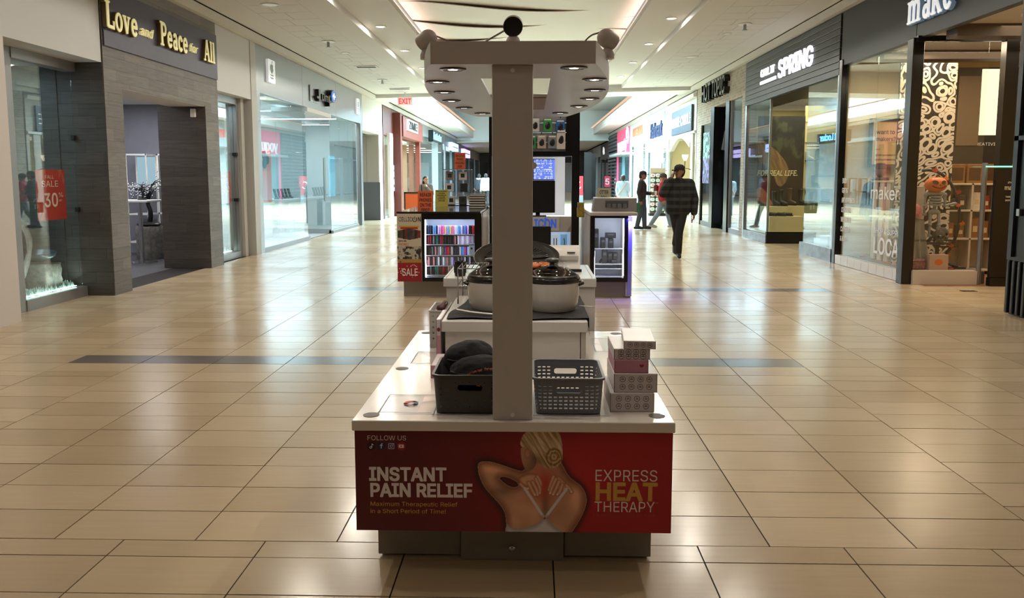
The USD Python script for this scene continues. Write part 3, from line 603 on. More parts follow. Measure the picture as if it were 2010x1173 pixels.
phone_poster((-5.72, 17.25, 1.0), .72, 1.14, mat('poster_orange', '#e0663f', .4, emit=.25), mat('poster_orange_dark', '#c9552f', .4, emit=.2), 'orange smartphone cut-out poster hung inside the steel shop window', ((.35, .88), (.35, .72), (.6, .8)))
phone_poster((-5.72, 23.05, 1.0), .76, 1.14, mat('poster_blue', '#8fd0ee', .4, emit=.5), mat('poster_blue_dark', '#7fc2e4', .4, emit=.4), 'pale blue smartphone cut-out poster hung inside the far steel shop window', ())
TBL = mat('bench_white', '#d5d8da', .4)
for i, (x, y) in enumerate(((-7.2, 17.8), (-7.2, 20.4), (-7.3, 23.8))):
    t = thing('display_table', 'white display table inside the steel electronics shop, %s from the front' % ordn[i].replace('nearest', 'first'), 'table', (x, y, 0))
    put(t, 'top', cb(-.5, .5, -.9, .9, .86, .92, .006), TBL); put(t, 'leg', bx(-.45, -.37, -.8, .8, 0, .86), TBL); put(t, 'leg', bx(.37, .45, -.8, .8, 0, .86), TBL)
    for k in range(5):
        d = thing('tablet', 'dark tablet on a stand, %s along white display table %s in the steel shop' % (ordn[k].replace('nearest', 'first'), ('one', 'two', 'three')[i]), 'tablet', (x + .1, y - .7 + .33 * k, .92), group='tablets on the display tables')
        put(d, 'screen', rot(bx(-.01, .01, -.09, .09, .05, .3), (0, 1, 0), -15), BLACK); put(d, 'foot', bx(-.07, .07, -.05, .05, 0, .05), STEEL)
for i, z in enumerate((1.1, 1.45, 1.8)):
    t = thing('accessory_rack', 'accessory rail on the back wall of the steel shop, %s from the bottom' % ordn[i].replace('nearest', 'first'), 'rack', (-9.0, 17.2, z)); put(t, 'rail', bx(-.002, .06, 0, 6, 0, .04), STEEL); 
    for k in range(14): put(t, 'packet', bx(.02, .1, .1 + .42 * k, .36 + .42 * k, -.26, 0), mat('packet_%d' % (k % 4), ('#d7dde0', '#6d7479', '#a8b7c4', '#3d4349')[k % 4], .4))
for i, y in enumerate((18.0, 21.5, 24.5)):
    t = thing('linear_light', 'linear ceiling light inside the steel electronics shop, %s from the front' % ordn[i].replace('nearest', 'first'), 'ceiling light', (-7.0, y, 3.27)); put(t, 'housing', bx(-1.2, 1.2, -.06, .06, -.02, .03), TBL); put(t, 'lens', bx(-1.18, 1.18, -.05, .05, -.03, -.02), LENS)
# ---- service recess and pier after it
PR = put(None, 'wall_left_pier', J(bx(-5.9, XL, 26.76, 30.3, 3.05, 4.3), bx(-6.4, XL, 29.6, 30.3, 0, 3.05), bx(-7.0, -6.95, 26.8, 29.6, 0, 3.05)), WALLP, kind='structure', label='white pier and service recess after the steel storefront')
put(PR, 'panel', J(bx(-6.38, -5.96, 29.575, 29.6, 1.36, 3.0), bx(-5.94, -5.52, 29.575, 29.6, 1.36, 3.0)), mat('panel_taupe', '#a39c91', .5))
put(PR, 'dado', bx(-6.4, -5.48, 29.56, 29.6, 0, 1.35), mat('dado_grey', '#55565a', .5))
# ================================================================ right side, first: black display totem
XR = 5.45
NAVY = mat('navy_fascia', '#2b2e33', .45); TILEW = mat('white_tile', '#d2cdc6', .2)
t = thing('display_totem', 'black freestanding display totem with a ribbed base at the right edge', 'display', (0, 0, 0))
put(t, 'case', J(bx(5.38, 6.1, 7.6, 9.45, .62, 4.6), bx(5.42, 6.06, 7.64, 9.41, 0, .62)), BLACK)
put(t, 'bezel', J(bx(5.35, 5.38, 7.7, 9.4, 1.95, 2.0), bx(5.35, 5.38, 9.32, 9.4, .66, 4.6), bx(5.36, 5.38, 7.7, 8.95, .8, 1.9)), mat('bezel_dark', '#1b1e22', .3))
put(t, 'lock', cb(5.34, 5.38, 9.2, 9.26, 1.12, 1.2, .005), STEEL)
for k in range(17): put(t, 'slat', cb(5.36, 5.42, 7.68 + .105 * k, 7.73 + .105 * k, .02, .62, .008), mat('slat_black', '#17181a', .35))
for k in range(6): put(t, 'slat', cb(5.44 + .1 * k, 5.49 + .1 * k, 9.4, 9.46, .02, .62, .008), MATS['slat_black'])
# ================================================================ makers' shop
MK = thing('storefront', 'dark navy fascia and black-framed craft shop windows with white tile sill', 'storefront')
put(MK, 'fascia', J(cb(XR, XR + .12, 9.55, 15.04, 3.5, 4.44, .004)), NAVY)
put(MK, 'fascia_joint', bx(XR - .004, XR, 12.15, 12.16, 3.5, 4.44), BLACKM)
put(MK, 'mullion', J(cb(5.36, 5.52, 12.03, 12.22, 0, 3.5, .008), cb(XR - .02, XR + .1, 14.92, 15.06, 0, 3.6, .006)), BLACK)
put(MK, 'frame', J(bx(5.4, 6.9, 11.98, 12.06, 3.44, 3.52), bx(6.62, 6.8, 11.96, 12.1, 1.7, 3.5)), BLACK)
for k in range(9): put(MK, 'sill_tile', cb(XR - .01, XR + .12, 12.22 + .3 * k + .003, 12.22 + .3 * (k + 1) - .003, .003, .165, .003), TILEW)
put(MK, 'sill', bx(5.5, 6.42, 11.98, 12.12, 0, .2), mat('sill_cream', '#c9c0b2', .4))
for a, b in ((12.22, 13.55), (13.555, 14.92)): put(MK, 'pane', bx(5.5, 5.512, a, b, .165, 3.5), GLASS)
put(MK, 'pane', bx(5.52, 6.42, 12.03, 12.042, .2, 3.44), glass_mat('clear_front', .035, .6, (.98, .98, .98)))
put(MK, 'end_post', cyl((6.46, 12.03, 0), (6.46, 12.03, 1.75), .035), ALU, smooth=40)
rm = room(1, 5.52, 9.56, 15.02, 4.0, 3.56, mat('craft_floor', '#8a5d3c', .4), mat('craft_wall', '#d8c08e', .6), mat('craft_ceiling', '#b9b3a8', .7), 3.2, (1, .80, .55))
put(None, 'floor_window', bx(5.56, 6.6, 12.12, 14.9, 0, .18), mat('window_bed', '#6d675f', .6), kind='structure', label='raised floor of the craft window')
light('rect', (6.0, 12.9, 3.5), (0, 0, 0), 15, (1, .80, .55), .7, 1.2)
t = thing('ceiling_track_light', 'recessed lit ceiling lamp over the open entrance of the craft shop', 'ceiling light', (6.2, 10.6, 3.555))
put(t, 'trim', rot(ring(.1, .16, -.02, .005), (0, 0, 1), 0), RING, smooth=40); put(t, 'lens', lathe([(0, -.008), (.1, -.008)], 24), LENS)
put(rm, 'ceiling_beam', J(bx(5.6, 9.3, 11.3, 11.6, 3.4, 3.56), bx(5.6, 9.3, 13.6, 13.9, 3.42, 3.56)), mat('brown_beam', '#4d4238', .6))
PT = put(None, 'wall_partition', bx(6.5, 9.5, 14.9, 15.0, 0, 3.45), mat('dark_partition', '#231f1c', .5), kind='structure', label='dark inner wall with lit cream panels in the craft shop')
put(PT, 'lit_panel', bx(7.85, 8.36, 14.86, 14.9, 2.28, 3.42), emis('cream_glow', (1, .84, .56), 1.15)); put(PT, 'lit_panel', bx(8.5, 9.3, 14.86, 14.9, 1.7, 3.42), emis('cream_glow2', (1, .80, .52), 1.0))
put(PT, 'dim_panel', bx(7.45, 7.83, 14.87, 14.9, 2.1, 3.3), mat('dim_panel', '#6f5c46', .5))
t = thing('picture', 'small wood-framed certificate on the lit cream wall of the craft shop', 'picture', (8.92, 14.84, 2.3))
put(t, 'frame', J(bx(0, .3, -.02, .015, 0, .035), bx(0, .3, -.02, .015, .345, .38), bx(0, .035, -.02, .015, .035, .345), bx(.265, .3, -.02, .015, .035, .345)), mat('oak', '#9a6a35', .45, var=.3, stretch=(1, 1, 8))); put(t, 'mount', bx(.03, .27, -.005, .015, .03, .35), SPOTM); put(t, 'emblem', cyl((.17, -.008, .22), (.17, -.005, .22), .05), BLACK)
put(PT, 'shop_lettering', txt('CREATIVIEN', .05, (7.75, 14.89, 2.1), 'xz', .004, width=.5), SPOTM)
# the labyrinth-pattern panel
def laby(U, V):                                # worm and ring outlines: level lines of a sum of plane waves, drawn at an even width
    X, Y = U * .86, V * 3.1; rs = np.random.RandomState(5); f = np.zeros(len(U)); gx, gy = f.copy(), f.copy()
    for i in range(26):
        a, k, p0 = rs.uniform(0, 2 * PI), rs.uniform(27, 36), rs.uniform(0, 6.28); kx, ky = k * math.cos(a), k * math.sin(a); ph = kx * X + ky * Y + p0
        f += np.cos(ph); gx -= kx * np.sin(ph); gy -= ky * np.sin(ph)
    gr = np.hypot(gx, gy) + 40; out = np.zeros(len(U), bool)
    for lv in (-5.2, 0.2, 5.6): out |= np.abs(f - lv) / gr < .0115
    return np.where(out[:, None], H('#d9cdb8'), H('#17130f'))
t = thing('pattern_panel', 'black window backdrop printed with a white squiggle and ring pattern', 'panel', (5.62, 13.0, .18))
put(t, 'board', bx(0, .86, 0, .04, 0, 3.1), BLACKM); printed(t, 'print', (0, -.001, 0), (1, 0, 0), (0, 0, 1), .86, 3.1, 200, 720, laby)
# window writing
WD = mat('window_decal', '#dfe3e4', .6)
t = thing('window_lettering', 'white list of goods lettered on the craft shop window pane', 'lettering', (5.498, 0, 0))
for i, s in enumerate(('& MORE', 'CLOTHING', 'WELLNESS', 'CERAMICS', 'ART & PRINTS', 'GIFTS', 'BODY')):
    put(t, 'line', txt(s, .085, (0, 14.86, .42 + .17 * i), 'zy', .002, True, sx=.72), WD)
t = thing('window_lettering', 'white support-local slogan low on the craft shop window pane', 'lettering', (5.498, 0, 0))
put(t, 'line', txt('SHOP & SUPPORT', .08, (0, 13.42, .66), 'zy', .002, True, width=1.12), WD); put(t, 'line', txt('LOCAL', .25, (0, 13.42, .34), 'zy', .002, True, width=1.1), WD)
put(t, 'line', txt('makers', .2, (0, 13.62, 1.2), 'zy', .002, False, width=1.2), WD)
sgn = thing('shop_sign', 'large white serif lettering on the dark navy fascia, cut by the photo top', 'sign', (XR, 0, 0))
SW = mat('sign_white', '#eef2f6', .4, emit=.5); SE = mat('sign_edge_blue', '#7d95ad', .4, emit=.2)
def serif_zy(parent, word, y, z, h, m, e, sx):
    xx = 0
    for ch in word:
        adv, ps = GL[ch]; q = affinity.translate(affinity.scale(unary_union(ps), h * sx, h, origin=(0, 0)), xx, 0)
        put(parent, 'letter', prism(q, .07, 'zy', (-.006, y, z)), m); put(parent, 'letter_return', prism(q.buffer(.01), .055, 'zy', (-.006, y, z)), e); xx += (adv + .05) * h * sx
serif_zy(sgn, 'make', 12.32, 3.72, .46, SW, SE, .95)
# framed notice, mannequin, shelf, hats ... behind the corridor pane
t = thing('framed_notice', 'dark-framed beige notice asking for makers on the side wall of the craft window', 'picture', (6.35, 14.84, 1.72))
put(t, 'frame', J(bx(-.42, .42, 0, .05, 0, .05), bx(-.42, .42, 0, .05, .8, .85), bx(-.42, -.36, 0, .05, .05, .8), bx(.36, .42, 0, .05, .05, .8)), BLACKM)
put(t, 'card', bx(-.37, .37, .02, .05, .04, .81), mat('notice_card', '#c8ab78', .6)); DK = mat('ink', '#2a2622', .6)
put(t, 'lettering', J(txt('want to be in', .07, (-.3, .019, .58), 'xz', .002, True, width=.56), txt('makers?', .07, (-.3, .019, .46), 'xz', .002, True, width=.34), txt('visit', .03, (-.3, .019, .3), 'xz', .002), txt('@shopmakers.apply', .03, (-.3, .019, .2), 'xz', .002, True, width=.5), txt('@shopmakerspace', .03, (-.3, .019, .12), 'xz', .002, True, width=.44)), DK)
t = thing('mannequin', 'torso mannequin in a dark hooded jacket behind the craft shop window', 'mannequin', (6.0, 14.48, .18))
put(t, 'stand', J(cyl((0, 0, 0), (0, 0, .02), .16), cyl((0, 0, .02), (0, 0, .7), .02)), STEEL)
S_ = lambda c, r: manifold3d.Manifold.sphere(r, 24).translate(c)
tor = manifold3d.Manifold.batch_hull([S_((-.14, 0, 1.22), .09), S_((.14, 0, 1.22), .09), S_((-.1, 0, .72), .13), S_((.1, 0, .72), .13)]) + manifold3d.Manifold.batch_hull([S_((-.2, 0, 1.2), .075), S_((-.27, .02, .75), .055)]) + manifold3d.Manifold.batch_hull([S_((.2, 0, 1.2), .075), S_((.27, .02, .75), .055)])
JKT = mat('jacket_dark', '#23282c', .7, var=.3, scale=12); tm = trimesh.Trimesh(*mf(tor.refine_to_length(.05))); trimesh.smoothing.filter_taubin(tm, iterations=12)
put(t, 'jacket', (np.array(tm.vertices), np.array(tm.faces)), JKT, smooth=True)
put(t, 'hood', lathe([(.1, 1.27), (.15, 1.3), (.14, 1.36), (.08, 1.35)], 24, sy=.8), JKT, smooth=True); put(t, 'head', ball((0, 0, 1.47), .095, 3, (.85, 1, 1.2)), mat('mannequin_head', '#6b5c50', .5), smooth=True); put(t, 'cap', lathe([(.1, 1.5), (.1, 1.55), (.07, 1.6), (0, 1.61)], 24), JKT, smooth=True)
put(t, 'panel', cb(-.06, .06, -.15, -.1, .75, 1.2, .01), mat('jacket_light', '#aeb2ae', .7))
t = thing('display_crate', 'white slatted wooden display stand behind the craft shop window', 'stand', (5.7, 13.08, .18))
WOODW = mat('white_wood', '#c5b8a3', .6, var=.12, scale=6)
for k in range(4): put(t, 'slat', cb(.02, .045, .05 + .26 * k, .2 + .26 * k, 0, 1.28, .003), WOODW)
for z in (.7, 1.28): put(t, 'shelf', cb(0, .36, 0, 1.05, z, z + .03, .003), WOODW)
put(t, 'rear_leg', J(bx(.33, .36, 0, .04, 0, 1.28), bx(.33, .36, 1.01, 1.05, 0, 1.28)), WOODW)
t = thing('display_crate', 'white slatted stand in the front craft window left of the pumpkin figure', 'stand', (5.57, 12.66, .18))
put(t, 'slat', cb(.0, .1, 0, .03, 0, 1.2, .003), WOODW); put(t, 'slat', cb(.22, .36, 0, .03, 0, 1.2, .003), WOODW); put(t, 'shelf', cb(0, .36, 0, .26, 1.2, 1.23, .003), WOODW); put(t, 'shelf', cb(0, .36, 0, .26, .62, .65, .003), WOODW)
LEAFM = [mat('maple_%d' % i, c, .6) for i, c in enumerate(('#c8551f', '#d8722b', '#a83a1c'))]
LP = Polygon([(0, -1), (.12, -.35), (.62, -.62), (.5, -.28), (1, .02), (.66, .16), (.74, .56), (.34, .4), (.26, .68), (0, 1.1), (-.26, .68), (-.34, .4), (-.74, .56), (-.66, .16), (-1, .02), (-.5, -.28), (-.62, -.62), (-.12, -.35)])
LN = [0]
LEAF_AT = ['high on', 'near the top of', 'along the upper half of', 'midway along', 'along the lower half of', 'low on', 'at the foot of']
def leaf(loc, s, where, rz, rx, i):
    LN[0] += 1; t = thing('maple_leaf', where, 'leaf', loc, rz, 'maple leaves in the craft windows', rx=rx)
    v, f = prism(affinity.scale(LP, s, s, origin=(0, 0)), .004, 'xz'); v[:, 1] += (v[:, 0] ** 2) * 3; put(t, 'blade', (v, f), LEAFM[i % 3]); put(t, 'stem', tube([(0, 0, -s * .6), (0, .004, -s * 1.5)], .003, 5), LEAFM[2])
# hoop with leaves, pumpkin-headed skeleton
HB = (5.95, 12.35)
t = thing('display_hoop', 'large black half-hoop stand with small shelves in the craft window', 'stand', (0, 12.5, .18))
arcp = [(5.88 + .5 * math.cos(math.radians(a)), 0, .75 + .72 * math.sin(math.radians(a))) for a in np.linspace(100, -62, 30)]
put(t, 'hoop', tube(arcp, .022, 10), BLACKM, smooth=True)
put(t, 'foot', J(bx(5.84, 6.5, -.05, .05, 0, .02), tube([arcp[-1], (6.4, 0, .02)], .02)), BLACKM)
for z, x0 in ((.98, 6.02), (.42, 5.98)):
    put(t, 'bracket_shelf', J(bx(x0, x0 + .3, -.08, .08, z, z + .015), bx(x0 + .12, 6.38, -.01, .01, z - .1, z - .08), bx(x0 + .12, x0 + .14, -.01, .01, z - .1, z)), BLACKM)
for i, k in enumerate((3, 8, 12, 15, 19, 24, 27)):
    p = np.array(arcp[k]) + [.03 * (-1) ** i, -.04, .0]; leaf((p[0], 12.5 + p[1], .18 + p[2]), .05, 'orange maple leaf %s the black hoop in the craft window' % LEAF_AT[i], 0, 15 * (-1) ** i, i)
for i, z in enumerate((1.2, 1.0, .8, .62, .45)):
    leaf((5.6 + .05 * (i % 2), 12.43, .18 + z - .12), .05, 'orange maple leaf %s the white slatted stand in the front craft window' % ('at the top of', 'high on', 'midway up', 'low on', 'lowest on')[i], 0, 10, i)
for i in range(6):
    leaf((5.56 + .13 * i, 12.2 + .06 * (i % 3), .2), .05, 'fallen orange maple leaf on the craft window floor, %s from the mullion' % ordn[i].replace('nearest', 'first'), 40 * i, 80, i)
for i in range(8):
    leaf((5.64, 12.5 + .24 * i, .2), .055, 'fallen maple leaf along the corridor pane, %s from the mullion' % ordn[i].replace('nearest', 'first'), 70 * i, 80, i + 1)
t = thing('skeleton_figure', 'grey toy skeleton with a carved orange pumpkin head hanging in the craft window', 'figure', (5.92, 12.32, .82))
BONE = mat('bone_grey', '#8d938f', .5, var=.2, scale=12); PUMP = mat('pumpkin', '#cf6a1a', .4)
pv = []
nl, ml = 48, 16
for i in range(ml + 1):
    ph = PI * i / ml
    for j in range(nl):
        a = 2 * PI * j / nl; r_ = .165 * math.sin(ph) * (1 - .07 * abs(math.sin(4 * a)) ** 6 ) ; pv.append((r_ * math.cos(a), r_ * math.sin(a) * .8, .115 * math.cos(ph) - .02 * math.exp(-(math.sin(ph) * 4) ** 2)))
pf = []
for i in range(ml):
    for j in range(nl):
        k = (j + 1) % nl; pf += [(i * nl + j, (i + 1) * nl + j, (i + 1) * nl + k), (i * nl + j, (i + 1) * nl + k, i * nl + k)]
hd = put(t, 'pumpkin_head', (np.array(pv) + [0, 0, .62], np.array(pf)), PUMP, smooth=True)
def face_on(poly, dep=.012):                   # cut-out face piece lying on the pumpkin's front
    v, f = prism(poly, dep, 'xz'); x = v[:, 0]; z = v[:, 2] - .62; rr = np.clip(1 - (x / .165) ** 2 - (z / .115) ** 2, .02, 1)
    v[:, 1] = v[:, 1] - .132 * np.sqrt(rr) + .004; return v, f
put(hd, 'face', J(face_on(affinity.rotate(affinity.scale(Point(-.06, .65).buffer(.034), 1.15, .8), -20)), face_on(affinity.rotate(affinity.scale(Point(.06, .65).buffer(.034), 1.15, .8), 20)), face_on(affinity.scale(Point(0, .61).buffer(.01), .7, 1.4)), face_on(stk([(-.1, .6), (-.05, .572), (0, .566), (.05, .572), (.1, .6)], .01))), mat('pumpkin_cut', '#3a1606', .7))
put(hd, 'stalk', tube([(0, 0, .71), (.01, 0, .75), (.03, 0, .77)], [.02, .015, .012], 8), mat('stalk', '#4a3d20', .7))
put(t, 'spine', J(cyl((0, 0, .2), (0, 0, .5), .025), ball((0, 0, .22), .06, 2, (1.3, .8, .7))), BONE, smooth=True)
put(t, 'ribcage', J(*[tube([(-.09, .0, z), (-.06, -.06, z - .01), (0, -.075, z - .015), (.06, -.06, z - .01), (.09, 0, z), (.05, .05, z), (-.05, .05, z)], .012, 6, True) for z in (.33, .37, .41, .45)], cb(-.13, .13, -.04, .04, .46, .51, .015)), BONE, smooth=True)
for s in (-1, 1):
    put(t, 'arm', J(ball((s * .14, 0, .47), .032), cyl((s * .14, 0, .47), (s * .15, 0, .32), .022, .018), ball((s * .15, 0, .31), .026), cyl((s * .15, 0, .31), (s * (.13 if s < 0 else .25), -.03 * s, .2 if s < 0 else .34), .018, .015), ball((s * (.13 if s < 0 else .27), -.03 * s, .18 if s < 0 else .34), .03, 2, (1.3, .7, .8))), BONE, smooth=True)
    put(t, 'leg', J(ball((s * .06, 0, .2), .03), cyl((s * .06, 0, .2), (s * .065, -.02, .04), .024, .02), ball((s * .065, -.02, .03), .03), cyl((s * .065, -.02, .03), (s * .06, 0, -.12), .02, .018), ball((s * .07, -.03, -.13), .035, 2, (.9, 1.5, .6))), BONE, smooth=True)
put(t, 'hanger', cyl((0, 0, .7), (0, 0, 1.0), .002, n=6), STEEL)
def skull(loc, lab, m):
    t = thing('skull', lab, 'skull', loc)
    v, f = ball((0, 0, .1), .085, 3, (.95, 1.15, 1.0)); v[:, 1] = np.where(v[:, 1] < -.05, -.05 + (v[:, 1] + .05) * .5, v[:, 1]); put(t, 'cranium', (v, f), m, smooth=True)
    put(t, 'jaw', cb(-.045, .045, -.09, 0, 0, .06, .012), m); put(t, 'eye_socket', J(ball((-.033, -.068, .09), .022, 2, (1, .6, 1)), ball((.033, -.068, .09), .022, 2, (1, .6, 1)), ball((0, -.078, .058), .012, 2)), BLACKM, smooth=True)
    put(t, 'teeth', J(*[cb(-.036 + .012 * k, -.026 + .012 * k, -.096, -.085, .022, .042, .002) for k in range(6)]), m)
SK = mat('skull_dark', '#4a4438', .6, var=.4, scale=20)
skull((6.0, 12.32, .587), 'dark skull on the little black table in the front craft window', SK)
skull((6.14, 12.5, .617), 'grey skull on the lower bracket shelf of the black hoop', mat('skull_grey', '#5b5d5a', .6, var=.4, scale=20))
t = thing('side_table', 'little black table under the dark skull in the front craft window', 'table', (6.0, 12.34, .18)); put(t, 'top', cb(-.15, .15, -.1, .1, .38, .405, .004), BLACKM); put(t, 'leg', J(bx(-.02, .02, -.02, .02, 0, .38), bx(-.1, .1, -.07, .07, 0, .02)), BLACKM)
t = thing('gift_box', 'pale box printed with a pumpkin at the foot of the black hoop', 'box', (5.93, 12.125, .181)); put(t, 'carton', cb(-.13, .14, 0, .12, 0, .24, .003), mat('box_pale', '#b99a86', .6)); put(t, 'print', prism(affinity.scale(Point(0, .13).buffer(.055), 1.1, .85), .001, 'xz', (0, 0, 0)), PUMP)
t = thing('beanie', 'pink knitted beanie on the draped stand in the craft window', 'hat', (5.66, 12.42, .95))
put(t, 'crown', lathe([(.105, .05), (.11, .1), (.095, .16), (.05, .2), (0, .21)], 28), mat('pink_knit', '#c98087', .85, bump=.8, bscale=60), smooth=True); put(t, 'cuff', lathe([(.1, 0), (.118, .005), (.12, .06), (.108, .065)], 28), MATS['pink_knit'], smooth=True); put(t, 'patch', cb(-.03, .03, -.124, -.115, .015, .05, .002), mat('patch', '#a86a70', .7))
t = thing('draped_sweatshirt', 'pale grey sweatshirt draped over a stand below the pink beanie', 'clothing', (5.66, 12.42, .18))
n = 30; gu, gv = np.meshgrid(np.linspace(0, 1, n), np.linspace(0, 1, n), indexing='ij'); xx = -.12 + .26 * gu + .05 * gv; yy = -.06 - .1 * gv + .03 * np.sin(gu * 16 + gv * 3) * gv; zz = .76 - .62 * gv ** .8 + .03 * np.sin(gu * 5)
V = np.vstack([np.c_[xx.ravel(), yy.ravel(), zz.ravel()], np.c_[xx.ravel(), yy.ravel() + .02, zz.ravel()]]); q = grid(n, n); q2 = q[:, ::-1] + n * n
put(t, 'cloth', (V, np.vstack([q[:, [0, 1, 2]], q[:, [0, 2, 3]], q2[:, [0, 1, 2]], q2[:, [0, 2, 3]]])), mat('sweat_grey', '#8d8f86', .85, var=.1, scale=8), smooth=True); put(t, 'lettering', txt('GRATEFUL', .03, (-.02, -.115, .42), 'xz', .003, True), DK)
put(t, 'stand', J(bx(-.1, .14, .0, .16, .0, .02), bx(.03, .07, .04, .08, 0, .72), bx(-.12, .14, -.03, .16, .72, .74)), BLACKM)
t = thing('toiletry_bag', 'pink patterned zip bag on the craft window floor below the sweatshirt', 'bag', (5.64, 12.2, .18)); put(t, 'body', cb(-.12, .16, 0, .12, 0, .17, .03), mat('bag_pink', '#a56a72', .7, var=.7, scale=30)); put(t, 'zip', tube([(-.1, -.003, .135), (.14, -.003, .135)], .005), mat('zip_dark', '#5a2c34', .5))
# crafts on shelves deeper in
t = thing('craft_shelf', 'white cubby shelf full of crafts behind the black hoop', 'shelf', (6.6, 13.3, 0))
for z in (.05, .55, 1.0, 1.42): put(t, 'shelf_board', cb(0, 1.1, 0, .35, z, z + .03, .003), WOODW)
for x in (0, .36, .73, 1.07): put(t, 'upright', bx(x, x + .03, 0, .35, 0, 1.45), WOODW)
put(t, 'back', bx(0, 1.1, .34, .36, 0, 1.45), WOODW)
rs = np.random.RandomState(9)
for i in range(12):
    z = (.582, 1.032)[i % 2]; k = i // 2; x = (.05, .2, .42, .57, .79, .93)[k]; w, h_ = rs.uniform(.09, .12), rs.uniform(.16, .32); cnm, cc = (('wooden', '#8a5a30'), ('amber', '#a8702f'), ('white', '#d4cbb8'), ('red', '#8a2f24'), ('dark', '#3a332c'))[rs.randint(5)]
    o = thing('craft_box', '%s craft box, %s from the post on the %s board of the white cubby shelf' % (cnm, ordn[k].replace('nearest', 'first'), ('second', 'third')[i % 2]), 'box', (6.6 + x, 13.36, z), group='crafts on the cubby shelf'); put(o, 'carton', cb(0, w, 0, .2, 0, h_, .003), mat('craft_' + cnm, cc, .5, var=.2)); put(o, 'label', bx(w * .2, w * .8, -.001, 0, h_ * .3, h_ * .6), mat('craft_label', '#c9b48c', .6))
for i in range(4):
    o = thing('wooden_crate', 'wooden display box on top of the cubby shelf, %s from the dark backdrop' % ordn[i].replace('nearest', 'first'), 'box', (6.62 + .27 * i, 13.34, 1.452), group='boxes on the cubby shelf'); put(o, 'carton', cb(0, .24, 0, .2, 0, .3, .004), mat('crate_oak', '#8f602f', .5, var=.3, stretch=(1, 1, 6))); put(o, 'window', bx(.03, .21, -.002, 0, .04, .24), mat('crate_dark', '#4a2e16', .5))
t = thing('entry_sign', 'tall black entrance panel with shop lettering and a green glowing top edge', 'sign', (6.52, 11.85, 0))
put(t, 'panel', cb(0, .42, 0, .06, .12, 1.68, .004), mat('panel_black', '#141210', .3)); put(t, 'foot', bx(0, .42, -.02, .08, 0, .12), BLACK); put(t, 'glow_edge', bx(-.12, .42, -.03, .05, 1.685, 1.705), emis('green_edge', (.25, 1, .55), 1.6))
LT = mat('letter_cream', '#d9cdb8', .5); put(t, 'lettering', J(txt('shop', .03, (.17, -.001, 1.46), 'xz', .002), txt('makers', .06, (.13, -.001, 1.37), 'xz', .002, True, width=.26), txt('THANK YOU FOR', .022, (.15, -.001, 1.26), 'xz', .002, True, width=.2), txt('SHOPPING LOCAL', .022, (.15, -.001, 1.21), 'xz', .002, True, width=.2)), LT)
# ================================================================ shoe shop with black slatted fascia
SP = thing('storefront', 'black slatted shoe shop fascia over a recessed glass entrance', 'storefront')
SL = [mat('fascia_slat_%s' % k, c, .4, var=.25, scale=4, stretch=(1, 1.5, 12)) for k, c in (('a', '#33363b'), ('b', '#2c2f34'))]
k = 0; z = 3.35
while z < 4.4:
    put(SP, 'slat', cb(XR - .02, XR + .02, 15.08, 21.6, z + .004, min(z + .115, 4.44) - .003, .004), SL[k % 2]); z += .118; k += 1
put(SP, 'core', bx(XR + .02, XR + .14, 15.08, 21.6, 3.34, 4.44), BLACKM)
MARB = mat('marble_base', '#7c858c', .25, var=.5, scale=4)
put(SP, 'base', J(bx(XR, XR + .1, 15.1, 16.85, 0, .24), bx(XR, XR + .1, 19.42, 21.5, 0, .2), bx(XR, 6.6, 16.85, 16.95, 0, .24)), MARB)
for a, b in ((15.14, 16.85), (19.45, 21.5)): put(SP, 'pane', bx(XR + .04, XR + .052, a, b, .22, 3.35), EG)
put(SP, 'pane', bx(XR + .04, 6.6, 19.44, 19.452, .27, 3.33), MATS['clear_front']); put(SP, 'pane', bx(XR + .04, 6.6, 16.85, 16.862, .24, 3.33), MATS['clear_front'])
put(SP, 'post', J(bx(XR, XR + .1, 15.06, 15.16, 0, 3.4), bx(XR + .02, XR + .07, 19.42, 19.46, .2, 3.36), bx(XR, XR + .06, 21.48, 21.62, 0, 3.4)), STEEL)
rsp = room(1, XR + .1, 15.1, 21.7, 3.9, 3.36, mat('shoe_floor', '#9c907c', .3), mat('shoe_wall', '#bfb380', .6), mat('shoe_ceiling', '#2f2c29', .6), 1.5, (1, .87, .58))
put(SP, 'base_black', bx(XR + .02, 6.62, 19.4, 19.5, 0, .27), BLACK)
light('rect', (6.6, 20.5, 3.3), (0, 0, 0), 4, (1, .88, .6), 1.2, 1.4)
sgn = thing('shop_sign', 'glowing white block lettering on the black slatted shoe shop fascia', 'sign', (XR - .02, 0, 0))
GW = mat('glow_white', '#f4f2ff', .4, emit=1.5)
put(sgn, 'word', txt('SPRING', .37, (0, 18.75, 3.72), 'zy', .03, True, width=2.25), GW); put(sgn, 'word', txt('CALL IT', .16, (0, 20.15, 3.9), 'zy', .03, True, width=1.1), GW); put(sgn, 'underline', cb(-.03, 0, 18.9, 20.15, 3.72, 3.8, .01), GW)
